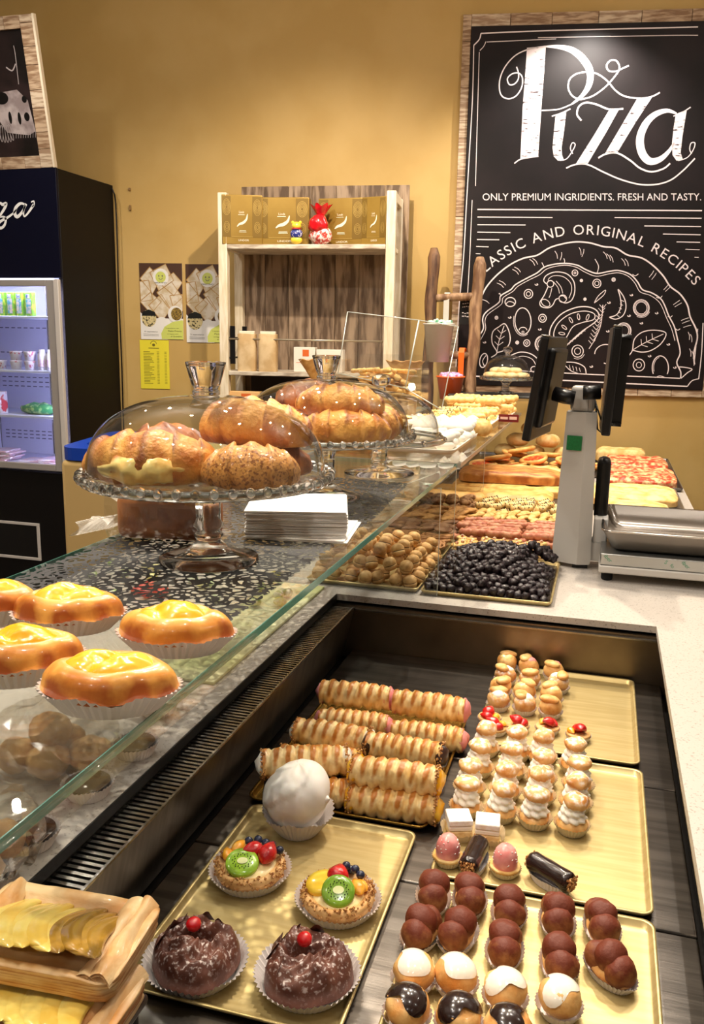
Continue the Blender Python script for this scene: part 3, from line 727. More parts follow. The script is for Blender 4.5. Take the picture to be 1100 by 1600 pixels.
tag(m_, 'chocolate ring pastry with open hole and red cherry, in a wide case', 'pastry')
# ---- cream horns, bottom layer on the tray and crossed ones on top
hk = {'p0': Kind(horn(0.135, 0.0255, 0, PINK)), 'p1': Kind(horn(0.130, 0.0245, 1, PINK)),
      'n0': Kind(horn(0.135, 0.0250, 2, CREAM, True)), 'n1': Kind(horn(0.130, 0.0245, 3, mat('chocolate_cream', '33190f', 0.3, coat=0.4), True)),
      'n2': Kind(horn(0.135, 0.0255, 4, CUSTARD, True))}
HL = [  # kind, px, py (middle of the horn), height of its base, turn, label
    ('p1', 553, 1126, 0.0, 0.10, 'cream horn with pink filling under the far left horn'),
    ('p0', 556, 1083, 0.034, 0.08, 'topmost horn at the far left with thick pink cream end'),
    ('p1', 668, 1146, 0.0, 0.04, 'cream horn lying below the far right pink one'),
    ('p0', 671, 1100, 0.030, 0.02, 'far right cream horn with pink cream at both ends'),
    ('n0', 520, 1146, 0.018, 0.0, 'pale cream horn behind the crossed left horns'),
    ('n1', 632, 1168, 0.020, -0.02, 'long cream horn with dark chocolate cream at its right end'),
    ('n2', 500, 1185, 0.0, 0.2, 'cream horn lying under the crossed left horn'),
    ('n0', 476, 1186, 0.040, 0.42, 'tilted cream horn crossing over the left pile'),
    ('n2', 617, 1208, 0.038, 0.06, 'pale cream horn resting on top near the nut-rimmed corner'),
    ('n1', 484, 1234, 0.0, 0.3, 'dark baked horn half hidden behind the white meringue'),
    ('n2', 614, 1252, 0.0, 0.07, 'nearest cream horn, browned ridges, nut crumbs on its right end')]
for i, (k, px, py, dz, rz, lab) in enumerate(HL):
    p = Zp(px, py, TZ+dz+0.026); p.z = TZ+dz
    hk[k].put(p, rz, lab, 'cream horns piled on the dark gold tray', ry=0.0)

# ================================================================== the well: rows of small pastries on the right trays
ROWN = ['nearest row', 'second row from the near end', 'third row from the near end', 'farthest row']
COLN = ['leftmost column', 'second column', 'third column', 'rightmost column']
def z5(x, y): return (660+x/2.5, 980+y/2.5)
def z6(x, y): return (580+x/2.115, 1250+y/2.115)
pk = [Kind(cream_puff(s)) for s in range(4)]
PU = [[(170, 718), (305, 737), (437, 762), (583, 788)], [(183, 642), (322, 655), (455, 674), (597, 702)],
      [(217, 565), (345, 574), (462, 605), (607, 632)], [(243, 488), (365, 505), (465, 520), (592, 555)]]
for r in range(4):
    for c in range(4):
        p = Zp(*z5(*PU[r][c]), TZ+0.004); p.z = TZ
        pk[(r+c*2) % 4].put(p, (r*1.7+c*2.9) % 6, 'sugar-dusted cream puff with piped cream, %s, %s' % (ROWN[r], COLN[c]), 'sugared cream puffs in rows')
b1 = [Kind(mini_bun(1, sugar=True, crm=CREAM)), Kind(mini_bun(2, crm=mat('vanilla_cream', 'f3d68c', 0.3, coat=0.3))), Kind(mini_bun(3, crm=PINK)),
      Kind(mini_bun(4, crm=mat('vanilla_cream', 'f3d68c', 0.3)))]
TOPS = [[(330, 158), (413, 172), (513, 192)], [(322, 208), (418, 222), (530, 238)], [(305, 255), (398, 272), (503, 285)], [(295, 305), (398, 320), (500, 333)]]
KN = [[3, 2, 2], [0, 0, 0], [1, 1, 1], [0, 0, 1]]
for r in range(4):
    for c in range(3):
        p = Zp(*z5(*TOPS[r][c]), TZ+0.008); p.z = TZ
        b1[KN[r][c]].put(p, (r*2.1+c*1.3) % 6, 'small filled choux bun at the far end, row %s from the back, %s' % (['one', 'two', 'three', 'four'][r], ['left', 'middle', 'right'][c]), 'small filled buns at the far end')
tk = [Kind(mini_tart(0)), Kind(mini_tart(1))]
for i, (q, lab) in enumerate((((262, 362), 'small strawberry tartlet at the left end of its row'), ((284, 402), 'small strawberry tartlet tucked just behind the left cream puffs'),
                     ((370, 392), 'small strawberry tartlet with a kiwi slice'), ((488, 400), 'small strawberry tartlet with shiny orange piece'),
                     ((608, 428), 'small strawberry tartlet standing apart at the right end'))):
    p = Zp(*z5(*q), TZ+0.006); p.z = TZ; tk[i % 2 if i != 3 else 0].put(p, i*0.9, lab, 'small strawberry tartlets')
# white sugared squares
def sq_cake():
    t = thing('sponge_square', 'x', 'cake')
    m = MB(); m.surf(lambda u, v: (lambda a: ((0.80+0.2*u)*0.026*math.copysign(abs(math.cos(a))**0.6, math.cos(a)), (0.80+0.2*u)*0.026*math.copysign(abs(math.sin(a))**0.6, math.sin(a)), 0.013*u*(1+0.1*math.cos(26*a))))(2*PI*v), 4, 110, False, True, smooth=False)
    m.build('paper_case', mat('kraft_case', 'efe0bd', 0.7), t)
    MB().rbox(-0.018, 0.018, -0.018, 0.018, 0.001, 0.016, 0.002).build('sponge', mat('sponge', 'e9cb94', 0.8, col2='d8b277', scale=90, bump=0.6, bscale=200), t)
    MB().rbox(-0.0175, 0.0175, -0.0175, 0.0175, 0.0162, 0.024, 0.002).build('cream_layer', CREAM, t)
    MB().rbox(-0.018, 0.018, -0.018, 0.018, 0.0242, 0.034, 0.002).build('sugared_top', mat('sugar_top', 'faf6f1', 0.8, col2='f0e4d2', scale=80, bump=0.4, bscale=200), t)
    return t
k = Kind(sq_cake())
k.put(Zp(*z5(140, 812), TZ), 0.35, 'white sugared sponge square in a paper case, the left of the pair'); k.put(Zp(*z5(252, 828), TZ), 0.1, 'white sugared sponge square in a paper case, the right of the pair')
def pink_cone():
    t = thing('pink_glazed_cone', 'x', 'pastry')
    case_mb(0.0225, 0.0225, 0.010, 30, 0.76, 0.04, 0.1, 3).build('paper_case', mat('kraft_case', 'efe0bd', 0.7), t)
    MB().lathe([(0.0001, 0.002), (0.0165, 0.002), (0.0215, 0.011), (0.0205, 0.013), (0.0001, 0.012)], 26, mod=lambda a, z: 1+0.03*math.cos(18*a)).build('shortcrust', BISCY, t)
    MB().lathe([(0.0170, 0.0125), (0.0172, 0.020), (0.0165, 0.0275), (0.0140, 0.035), (0.009, 0.041), (0.0001, 0.0435)], 26).build('pink_dome', PINKG, t)
    r = random.Random(4); mb = MB()
    for i in range(26):
        a = r.random()*6.28; z = 0.018+0.022*r.random(); rr = 0.0175*math.sqrt(max(0.05, 1-((z-0.014)/0.031)**2.2))
        mb.tube([(rr*math.cos(a), rr*math.sin(a), z), ((rr+0.0006)*math.cos(a+0.12), (rr+0.0006)*math.sin(a+0.12), z+0.003*r.random())], 0.0006, 5)
    o = mb.build('sprinkles', PAPER, t); o['kind'] = 'stuff'; return t
k = Kind(pink_cone())
k.put(Zp(*z6(252, 205), TZ), 0.4, 'pink glazed dome tartlet at the left, behind the cocoa puffs'); k.put(Zp(*z6(441, 240), TZ), 2.0, 'pink glazed dome tartlet standing alone to the right of the chocolate roll')
def choc_roll():
    t = thing('chocolate_roll', 'x', 'pastry')
    case_mb(0.036, 0.0195, 0.013, 40, 0.8, 0.03, 0.2, 3).build('paper_case', mat('case_paper', 'f2eae6', 0.7), t)
    m = MB(); m.tube([(-0.034+0.068*i/16, 0, 0.0185) for i in range(17)], [0.0145 if 0 < i < 16 else 0.012 for i in range(17)], 22, mod=lambda i, a: 1+0.02*math.sin(6*a+i)); m.build('chocolate_tube', DCHOC, t)
    for s in (-1, 1):
        c = crumbs_mb(90, lambda r: (s*(0.033+0.004*r.random()), 0.012*(2*r.random()-1)*0.8, 0.0185+0.011*(2*r.random()-1)*0.8), 0.0022, 5).build('nut_end', NUTS, t); c['kind'] = 'stuff'
    return t
k = Kind(choc_roll())
k.put(Zp(*z6(338, 222), TZ), 1.45, 'small dark chocolate roll with nutty end between the two pink tartlets'); k.put(Zp(*z6(590, 278), TZ), -0.60, 'small dark chocolate roll lying askew, alone on the bare gold')
ck = [Kind(cocoa_puff(s)) for s in range(3)]
CO = [((205, 328), 0.18, 'cocoa dusted triple puff, far row, leftmost'), ((325, 338), 0.12, 'cocoa dusted triple puff, far row, second from left'),
      ((455, 380), 0.05, 'cocoa dusted triple puff, far row, middle'), ((614, 408), 0.12, 'cocoa dusted triple puff, far row, fourth from left'),
      ((762, 430), 0.1, 'cocoa dusted triple puff, far row, rightmost'), ((165, 450), -0.25, 'cocoa dusted triple puff, near row, leftmost'),
      ((287, 456), -0.22, 'cocoa dusted triple puff, near row, second from left'), ((440, 505), 0.0, 'cocoa dusted triple puff, near row, middle'),
      ((620, 548), 0.12, 'cocoa dusted triple puff, near row, fourth from left'), ((788, 572), 0.75, 'cocoa dusted triple puff lying askew at the right end of the near row')]
for i, (q, rz, lab) in enumerate(CO):
    p = Zp(*z6(*q), TZ+0.006); p.z = TZ; ck[i % 3].put(p, rz, lab, 'cocoa dusted triple puffs')
wk = [Kind(mini_bun(11, gm=WGLAZE, R=0.0255)), Kind(mini_bun(12, gm=WGLAZE, R=0.0255))]
for i, (q, lab) in enumerate((((138, 600), 'white glazed choux bun, leftmost of the four'), ((280, 612), 'white glazed choux bun, second from the left'),
                              ((442, 662), 'white glazed choux bun with a long drip'), ((620, 688), 'white glazed choux bun, rightmost of the four'))):
    p = Zp(*z6(*q), TZ+0.006); p.z = TZ; wk[i % 2].put(p, 0.3+i, lab, 'white glazed buns')
dk = Kind(mini_bun(15, gm=DCHOC, R=0.0265))
for i, (q, lab) in enumerate((((118, 718), 'dark chocolate glazed bun at the near left corner'), ((288, 748), 'dark chocolate glazed bun, second from the left'), ((450, 790), 'dark chocolate glazed bun, rightmost of the three'))):
    p = Zp(*z6(*q), TZ+0.006); p.z = TZ; dk.put(p, i*1.1, lab, 'chocolate glazed buns')

# ================================================================== apple puff pastries on a raised tray, near left
def apple_slice_mb(L=0.062, W=0.017, T_=0.006):
    mb = MB()
    def g(u, v):
        s = 2*u-1; a = 2*PI*v; q = math.sqrt(max(0.0, 1-abs(s)**2.2))
        y = 0.020*(1-s*s); return (s*L/2, y+W*q*0.5*math.cos(a), T_*q*0.5*math.sin(a))
    return mb.surf(g, 16, 12, False, True)
def apple_slab(seed=0, SX=0.20, SY=0.135):
    t = thing('apple_puff_pastry', 'x', 'pastry'); mb = MB()
    lev = [(0.0, 0.016), (0.5, 0.016), (0.70, 0.017), (0.78, 0.0215), (0.86, 0.0245), (0.94, 0.025), (0.985, 0.0245), (1.0, 0.0235)]
    for k in range(7): lev += [(1.012-0.004*k, 0.0232-0.0031*k), (0.985-0.004*k, 0.0222-0.0031*k)]
    def g(u, v):
        i = min(len(lev)-1, int(round(u*(len(lev)-1)))); q, z = lev[i]
        a = 2*PI*v; c, s_ = math.cos(a), math.sin(a)
        k = 1+0.022*noise.noise(Vector((c*3+seed, s_*3, i*0.7 if i > 7 else 0)))
        x = SX/2*q*k*math.copysign(abs(c)**0.24, c); y = SY/2*q*k*math.copysign(abs(s_)**0.24, s_)
        return (x, y, max(0.0, z+0.0035*noise.noise(Vector((x*26, y*26, seed)))*(1 if 1 < i < 9 else 0.35)), (0.55 if i > 7 and i % 2 == 0 else 0.05)+0.5*noise.noise(Vector((x*16, y*16, i))))
    mb.surf(g, len(lev), 150, False, True); mb.build('pastry_base', FLAKY, t)
    for k, (sx, off) in enumerate(((1, 0.0), (1, -0.012), (-1, 0.0))):      # the folded side strips
        m = MB()
        def f(u, v, sx=sx, off=off, k=k):
            y = SY*(u-0.5)*0.96; w_ = 0.011*(1+0.3*math.sin(u*6+k*2+seed))
            x = sx*(SX/2-0.014+off)+(v-0.5)*2*w_
            return (x, y, 0.0255+0.0040*math.cos((v-0.5)*PI)+0.003*noise.noise(Vector((u*5, v*2, k+seed)))+(0.003 if k == 0 else 0)-0.006*abs(v-0.5)**2*4)
        m.surf(f, 22, 9); m.surf(lambda u, v: tuple(Vector(f(u, v))-Vector((0, 0, 0.003))), 22, 9); m.build('folded_edge', FLAKY, t)
    for i in range(10):
        x = -SX/2+0.030+i*(SX-0.062)/9
        mt = APPLED if (seed == 0 and i >= 6) else APPLE
        o = apple_slice_mb(SY*0.98-0.001*i, 0.033, 0.0105).build('apple_slice', mt, t, (x+0.010, -0.004+0.003*math.sin(i*2.0+seed), 0.0285+0.0004*i))
        o.rotation_euler = (-0.04, 0.30, 1.5+0.26+0.06*math.sin(i*1.9+seed))
    return t
AZ = 0.935
RS = thing('tray_riser', 'low dark riser lifting the apple pastries above the well', 'riser', (-0.445, 0.565, FZ))
MB().rbox(-0.072, 0.074, -0.060, 0.056, 0.110, 0.1205, 0.003).build('platform', mat('riser_brown', '2a1710', 0.4), RS)
for sx in (-0.060, 0.062):
    for sy in (-0.05, 0.045):
        MB().tube([(sx, sy, 0.0002), (sx, sy, 0.1097)], 0.006, 10).build('leg', BLACK, RS)
ks = [apple_slab(0, 0.165, 0.112), apple_slab(1, 0.165, 0.112)]
a = ks[0]; a.location = (-0.455, 0.603, 0.950); a.rotation_euler = (0.0, 0.02, 0.09)
tag(a, 'upper apple slice puff pastry with partly caramelised slices, in the near left corner', 'pastry')
a = ks[1]; a.location = (-0.447, 0.560, 0.9125); a.rotation_euler = (0.0, 0.0, 0.02)
tag(a, 'lower apple slice puff pastry under the first, paler slices', 'pastry')
o = MB().blob((0, 0, 0.017), (0.045, 0.04, 0.021), 0.006, 50, 3, 14, 24, flat_bottom=-0.0168).build('glazed_bun', BRIOCHE)
o.location = (-0.625, 0.66, 0.9205); tag(o, 'brown glazed bun on the stone at the left edge, behind the apple pastries', 'bun')

def inpix(quad, u, v, z):
    """u along the near edge, v away from the camera; quad = near-left, near-right, far-right, far-left in the photo"""
    P = [Zp(*q, z) for q in quad]
    return (P[0]*(1-u)+P[1]*u)*(1-v)+(P[3]*(1-u)+P[2]*u)*v
def jit(r, a): return (r.random()*2-1)*a
CZ = 0.9203
TRAYC = mat('steel_tray', 'b9b3aa', 0.3, 0.9)
tray('biscuit_tray', 'gold tray of round almond biscuits behind the upright glass pane', -0.675, -0.392, 1.931, 2.26, CZ, GOLD, 0.012, r=0.012)
tray('biscuit_tray', 'pale tray heaped with dark chocolate balls', -0.386, -0.080, 1.925, 2.30, CZ, GOLD, 0.012, r=0.012)
tray('biscuit_tray', 'gold tray under the lattice and sliced biscuits', -0.675, -0.392, 2.268, 3.02, CZ, GOLD, 0.012, r=0.012)
tray('biscuit_tray', 'gold tray under the pink and striped biscuits', -0.386, -0.080, 2.31, 3.02, CZ, GOLD, 0.012, r=0.012)
# ---- almond sandwich biscuits
def sandwich():
    t = thing('sandwich_biscuit', 'x', 'biscuit')
    MB().lathe([(0.0001, 0), (0.010, 0), (0.0150, 0.003), (0.0168, 0.008), (0.0165, 0.0125), (0.0001, 0.0125)], 18).build('biscuit_half', BISC, t)
    MB().lathe([(0.0001, 0.0127), (0.0150, 0.0127), (0.0152, 0.0140), (0.0001, 0.0140)], 18).build('filling', DCHOC, t)
    MB().lathe([(0.0165, 0.0142), (0.0170, 0.0185), (0.0155, 0.0245), (0.0115, 0.0290), (0.0055, 0.0315), (0.0001, 0.0320)], 18).build('biscuit_half', BISC, t)
    return t
k = Kind(sandwich()); r = random.Random(5)
for lay, (nx, ny, x0, x1, y0, y1) in enumerate(((7, 8, -0.652, -0.412, 1.955, 2.235), (6, 6, -0.64, -0.425, 1.975, 2.215), (4, 4, -0.61, -0.455, 2.02, 2.16))):
    for i in range(nx):
        for j in range(ny):
            x = x0+(x1-x0)*i/(nx-1)+jit(r, 0.006); y = y0+(y1-y0)*j/(ny-1)+jit(r, 0.006)
            if lay == 0 and 0 < i < nx-1 and 1 < j < ny-2: continue
            k.put((x, y, CZ+0.0085+lay*0.0265+(0.006 if lay else 0)+jit(r, 0.002)), r.random()*6, 'round almond sandwich biscuit with a chocolate seam, one of the heap on the gold tray', 'almond sandwich biscuits', rx=jit(r, 0.5), ry=jit(r, 0.5))
# ---- chocolate balls
def ball():
    o = MB().blob((0, 0, 0), (0.0115, 0.0108, 0.0105), 0.0055, 130, 3, 9, 13).build('chocolate_ball', BERRY); return tag(o, 'x', 'sweet')
k = Kind(ball()); n = 0
for j in range(19):
    for i in range(15):
        x = -0.372+0.0195*i+(0.009 if j % 2 else 0)+jit(r, 0.003); y = 1.945+0.0172*j+jit(r, 0.003)
        if x > -0.094: continue
        u = (x+0.234)/0.145; v = (y-1.94)/0.34
        h = 0.012+0.060*max(0, 1-abs(u)**2.6)*min(1, v/0.42)**0.8*(1 if v < 0.75 else max(0.2, 1-(v-0.75)*2.5))
        if x > -0.15 and y > 2.16: h += 0.025
        h += jit(r, 0.006)
        k.put((x, y, CZ+h), r.random()*6, 'dark chocolate coated ball, one of the heap beside the scale', 'dark chocolate balls', rx=r.random()*3); n += 1
        if n >= 290: break
o = MB().surf(lambda u, v: (-0.383+0.296*u, 1.932+0.36*v, CZ+0.004+0.050*(math.sin(PI*u)**0.6)*(math.sin(PI*min(1, v*1.0))**0.6)), 14, 14).build('chocolate_ball_heap', BERRY)
tag(o, 'inner heap of dark chocolate balls on the pale tray', 'sweets', kind='stuff')
# ---- other biscuits
def oval(L, W, T_, m, seed=0, name='biscuit', holes=False):
    if holes:
        mb = MB()
        for q in range(3): mb.tube([(L/2*math.cos(a)*(1 if q < 1 else 0.55), W/2*math.sin(a)*(1 if q < 1 else 0.55)+(q-1.5)*W*0.22*(q > 0), T_*0.5) for a in [i/18*2*PI for i in range(19)]], T_*0.5, 7, caps=False)
        o = mb.build(name, m)
    else: o = MB().blob((0, 0, T_/2), (L/2, W/2, T_/2), 0.0015, 120, seed, 9, 18).build(name, m)
    return tag(o, 'x', 'biscuit')
def twig(L, R, m, stripes=None, seed=0, name='biscuit'):
    t = thing(name, 'x', 'biscuit')
    MB().tube([(L*(i/14-0.5), 0.002*math.sin(i+seed), R) for i in range(15)], [R*(1 if 0 < i < 14 else 0.55)*(1+0.12*math.sin(i*2.1)) for i in range(15)], 10).build('biscuit_body', m, t)
    if stripes:
        mb = MB()
        for i in range(5):
            x = L*(-0.36+0.18*i); mb.tube([(x-0.003, -R*0.95, R*1.2), (x, 0, R*2.06), (x+0.003, R*0.95, R*1.2)], 0.0022, 6)
        mb.build('chocolate_stripe', stripes, t)
    return t
def field(kinds, quad, nu, nv, z, rz, label, group, lay=1, dz=0.012, jz=0.002, ja=0.25, jp=0.25, tilt=0.2, seed=1):
    r = random.Random(seed)
    for l in range(lay):
        for j in range(nv):
            for i in range(nu):
                u = (i+0.5+jit(r, jp))/nu; v = (j+0.5+jit(r, jp))/nv
                p = inpix(quad, u, v, z); p.z = z+l*dz+jit(r, jz)+(0.004 if tilt else 0)
                kinds[(i+j*2+l) % len(kinds)].put(p, rz+jit(r, ja), label, group, rx=jit(r, tilt), ry=jit(r, tilt*0.5))
def wfield(kinds, x0, x1, y0, y1, nu, nv, z, rz, label, group, lay=1, dz=0.012, jz=0.002, ja=0.25, jp=0.25, tilt=0.2, seed=1, crown=0.0):
    r = random.Random(seed)
    for l in range(lay):
        for j in range(nv):
            for i in range(nu):
                u = (i+0.5+jit(r, jp))/nu; v = (j+0.5+jit(r, jp))/nv
                zz = z+l*dz+abs(jit(r, jz))+crown*math.sin(PI*u)
                kinds[(i+j*2+l) % len(kinds)].put((x0+(x1-x0)*u, y0+(y1-y0)*v, zz), rz+jit(r, ja), label, group, rx=jit(r, tilt), ry=jit(r, tilt*0.5))
B0 = CZ+0.006
wfield([Kind(oval(0.05, 0.034, 0.008, BISCD, 1, holes=True))], -0.655, -0.405, 2.285, 2.44, 6, 5, B0+0.006, 0.2, 'brown lattice biscuit, one of the heap behind the almond biscuits', 'lattice biscuits', lay=2, dz=0.013, tilt=0.35, ja=0.6)
wfield([Kind(oval(0.062, 0.040, 0.016, mat('cocoa_biscuit', 'a88264', 0.7, col2='8b6448', scale=60, bump=0.4), 2))], -0.66, -0.40, 2.46, 2.60, 5, 3, B0+0.004, 0.5, 'dusty oval brown biscuit behind the lattice biscuits', 'oval brown biscuits', lay=2, dz=0.017, tilt=0.25, ja=0.4)
wfield([Kind(oval(0.095, 0.026, 0.015, mat('sliced_biscotti', 'd8a35f', 0.6, col2='a66c35', scale=60, lo=0.45, hi=0.7, bump=0.6), 3))], -0.66, -0.395, 2.62, 2.84, 7, 3, B0+0.006, 0.95, 'long golden sliced biscuit behind the glass pane', 'sliced biscuits', lay=2, dz=0.017, tilt=0.3, ja=0.3)
wfield([Kind(oval(0.05, 0.034, 0.024, mat('nut_biscuit', 'c29767', 0.7, col2='8a5a34', scale=90, lo=0.42, hi=0.6, bump=0.9), 5))], -0.66, -0.40, 2.87, 3.0, 5, 3, B0+0.006, 0.3, 'knobbly nut biscuit at the back of the biscuit trays', 'nut biscuits', lay=2, dz=0.02, tilt=0.3, ja=0.9)
# flower biscuits with nuts
def flower():
    t = thing('flower_biscuit', 'x', 'biscuit')
    MB().lathe([(0.0001, 0), (0.014, 0), (0.0155, 0.004), (0.013, 0.009), (0.0001, 0.007)], 30, mod=lambda a, z: 1+0.12*math.cos(6*a)).build('biscuit_body', BISCY, t)
    MB().blob((0, 0, 0.0105), (0.0055, 0.0055, 0.005), nu=7, nv=10).build('hazelnut', mat('hazelnut', 'a5552f', 0.5, col2='f2e2c0', scale=120), t); return t
wfield([Kind(flower())], -0.375, -0.13, 2.30, 2.43, 8, 4, B0+0.02, 0.3, 'small flower shaped butter biscuit with a nut, behind the chocolate balls', 'flower biscuits', lay=1, dz=0.014, tilt=0.3)
wfield([Kind(twig(0.105, 0.0105, PINKB, seed=1)), Kind(twig(0.095, 0.0115, PINKB, seed=3))], -0.385, -0.09, 2.45, 2.66, 3, 6, B0+0.002, 0.05, 'long reddish biscuit stick in the row behind the flower biscuits', 'reddish biscuit sticks', lay=2, dz=0.019, tilt=0.12, ja=0.15)
wfield([Kind(oval(0.055, 0.026, 0.014, BISCY, 7))], -0.385, -0.10, 2.70, 2.84, 8, 4, B0+0.006, 1.2, 'golden butter biscuit leaning in the row in front of the striped ones', 'golden butter biscuits', lay=2, dz=0.016, tilt=0.35)
wfield([Kind(twig(0.06, 0.011, mat('pale_biscuit', 'f0d79c', 0.55, col2='e2bb74', scale=60), DCHOC, 2))], -0.385, -0.09, 2.86, 3.01, 6, 4, B0+0.004, 0.9, 'pale biscuit with dark chocolate stripes, behind the golden ones', 'chocolate striped biscuits', lay=2, dz=0.02, tilt=0.2)

# ================================================================== focaccia, pizza
OTR = mat('oven_tray', '6f6a66', 0.35, 0.9)
tray('oven_tray', 'dark oven tray under the long focaccia slabs', -0.62, -0.06, 3.05, 3.86, CZ, OTR, 0.012, r=0.02)
tray('oven_tray', 'dark oven tray of small round pizzas against the wall', -0.62, 0.00, 3.90, 4.52, CZ, OTR, 0.012, r=0.02)
tray('oven_tray', 'steel oven tray with the pale focaccia, right of the scale', 0.012, 0.305, 3.02, 3.64, CZ, TRAYC, 0.016, r=0.012)
tray('oven_tray', 'oven tray of red pizza slabs, right of the scale', 0.012, 0.335, 3.66, 4.60, CZ, OTR, 0.016, r=0.012)
def slabm(SX, SY, T_, m, seed, amp=0.004, dim=0.0, name='focaccia', ex=0.35):
    mb = MB()
    def g(u, v):
        a = 2*PI*v; c, s = math.cos(a), math.sin(a)
        q = min(1.0, u*1.12) if u < 0.9 else 1.0
        x = SX/2*q*math.copysign(abs(c)**ex, c); y = SY/2*q*math.copysign(abs(s)**ex, s)
        rim = 1.0 if u < 0.72 else max(0, 1-((u-0.72)/0.28))**0.5
        z = T_*(0.12+0.88*rim) if u < 0.9999 else 0.0
        z += (amp*noise.noise(Vector((x*22, y*22, seed)))-dim*max(0, noise.noise(Vector((x*60, y*60, seed+2)))))*(rim > 0)
        k = 1+0.05*noise.noise(Vector((c*2, s*2, seed)))
        return (x*k, y*k, max(0.0, z))
    mb.surf(g, 26, 96, False, True); return mb.build(name, m)
def fo(SX, SY, T_, m, seed, loc, rz, label, name='focaccia', cat='bread', dim=0.004, amp=0.006, rx=0, ry=0):
    o = slabm(SX, SY, T_, m, seed, amp, dim, name); o.location = loc; o.rotation_euler = (rx, ry, rz); return tag(o, label, cat)
fz = CZ+0.003
fo(0.30, 0.20, 0.045, BREAD, 1, (-0.30, 3.17, fz), 0.03, 'golden focaccia slab just behind the biscuits')
fo(0.24, 0.20, 0.045, BREAD, 2, (-0.50, 3.15, fz), 0.0, 'shorter focaccia slab at the left, behind the glass pane')
fo(0.46, 0.24, 0.038, BREAD, 3, (-0.33, 3.42, fz), 0.05, 'wide brown focaccia under the cracked loaf')
fo(0.40, 0.20, 0.045, mat('cracked_loaf', 'd2954d', 0.5, col2='9c5a28', scale=14, stretch=(1, 6, 1), bump=0.8, bscale=40), 4, (-0.34, 3.44, fz+0.042), 0.05, 'cracked flat loaf lying on the wide focaccia', dim=0.002, name='flat_loaf')
fo(0.42, 0.25, 0.050, BREADL, 5, (-0.33, 3.72, fz), 0.03, 'pale bubbly focaccia behind the cracked loaf')
fo(0.11, 0.30, 0.032, BREADL, 6, (-0.08+0.06, 3.30, fz+0.02), 0.0, 'narrow focaccia piece half hidden behind the scale column')
fo(0.245, 0.20, 0.030, BREADL, 7, (0.125, 3.13, fz+0.004), 0.02, 'short focaccia rectangle nearest the scale pan')
fo(0.275, 0.32, 0.036, BREADL, 8, (0.155, 3.42, fz+0.004), 0.0, 'pale focaccia in front of the red pizza')
fo(0.30, 0.40, 0.040, TOMATO, 9, (0.170, 3.87, fz+0.004), 0.0, 'nearer red tomato pizza slab', 'pizza_slab', 'pizza', amp=0.009)
fo(0.29, 0.32, 0.042, TOMATO, 10, (0.165, 4.26, fz+0.006), 0.0, 'farther red tomato pizza slab', 'pizza_slab', 'pizza', amp=0.009)
fo(0.24, 0.14, 0.060, BREADL, 11, (0.10, 4.50, fz+0.006), 0.02, 'plain focaccia roll standing against the wall behind the pizza')
def pizzetta(seed):
    t = thing('small_pizza', 'x', 'pizza')
    MB().lathe([(0.0001, 0), (0.055, 0), (0.066, 0.008), (0.066, 0.018), (0.057, 0.023), (0.050, 0.017), (0.0001, 0.016)], 28, mod=lambda a, z: 1+0.04*math.sin(3*a+seed)).build('crust', BREAD, t)
    MB().blob((0, 0, 0.0165), (0.051, 0.051, 0.004), 0.003, 60, seed, 8, 24).build('tomato_topping', mat('tomato_sauce', 'd23f22', 0.3, coat=0.4, col2='e9a35a', scale=70, lo=0.5, hi=0.62), t)
    return t
k = [Kind(pizzetta(1)), Kind(pizzetta(2))]; r = random.Random(3)
PZL = [(a, b) for b, n_ in (('near row', 4), ('second row', 4), ('front of the upper layer', 3), ('back of the upper layer', 2), ('very top of the pile', 1)) for a in ('first', 'second', 'third', 'fourth')[:n_]]
for i, (x, y, z, tx) in enumerate(((-0.52, 3.98, 0, .1), (-0.38, 4.00, 0, -.1), (-0.24, 3.99, 0, .05), (-0.10, 3.98, 0, 0), (-0.45, 4.13, .0, 0), (-0.30, 4.14, 0, 0), (-0.16, 4.13, 0, 0), (-0.04, 4.13, .0, 0),
                              (-0.46, 4.05, .028, .15), (-0.29, 4.06, .028, .15), (-0.13, 4.06, .028, .1), (-0.40, 4.24, .028, .1), (-0.24, 4.24, .028, .1), (-0.36, 4.16, .056, .15))):
    k[i % 2].put((x, y, fz+z+0.006), i*1.3, 'small round tomato pizza, %s from the left in the %s' % (PZL[i]), 'small round pizzas', rx=tx*1.6)
bk = Kind(tag(MB().blob((0, 0, 0.03), (0.06, 0.055, 0.034), 0.006, 40, 4, 12, 20, flat_bottom=-0.03).build('round_roll', BREADL), 'x', 'bread'))
for i, (x, y, z) in enumerate(((-0.46, 4.38, .0), (-0.32, 4.38, .0), (-0.17, 4.38, 0), (-0.40, 4.36, .062), (-0.25, 4.36, .062), (-0.33, 4.36, .122))):
    bk.put((x, y, fz+z+0.008), i*0.9, 'round bread roll, %s of the heap against the wall' % ('lowest row, left', 'lowest row, middle', 'lowest row, right', 'middle row, left', 'middle row, right', 'at the very top')[i], 'round bread rolls')

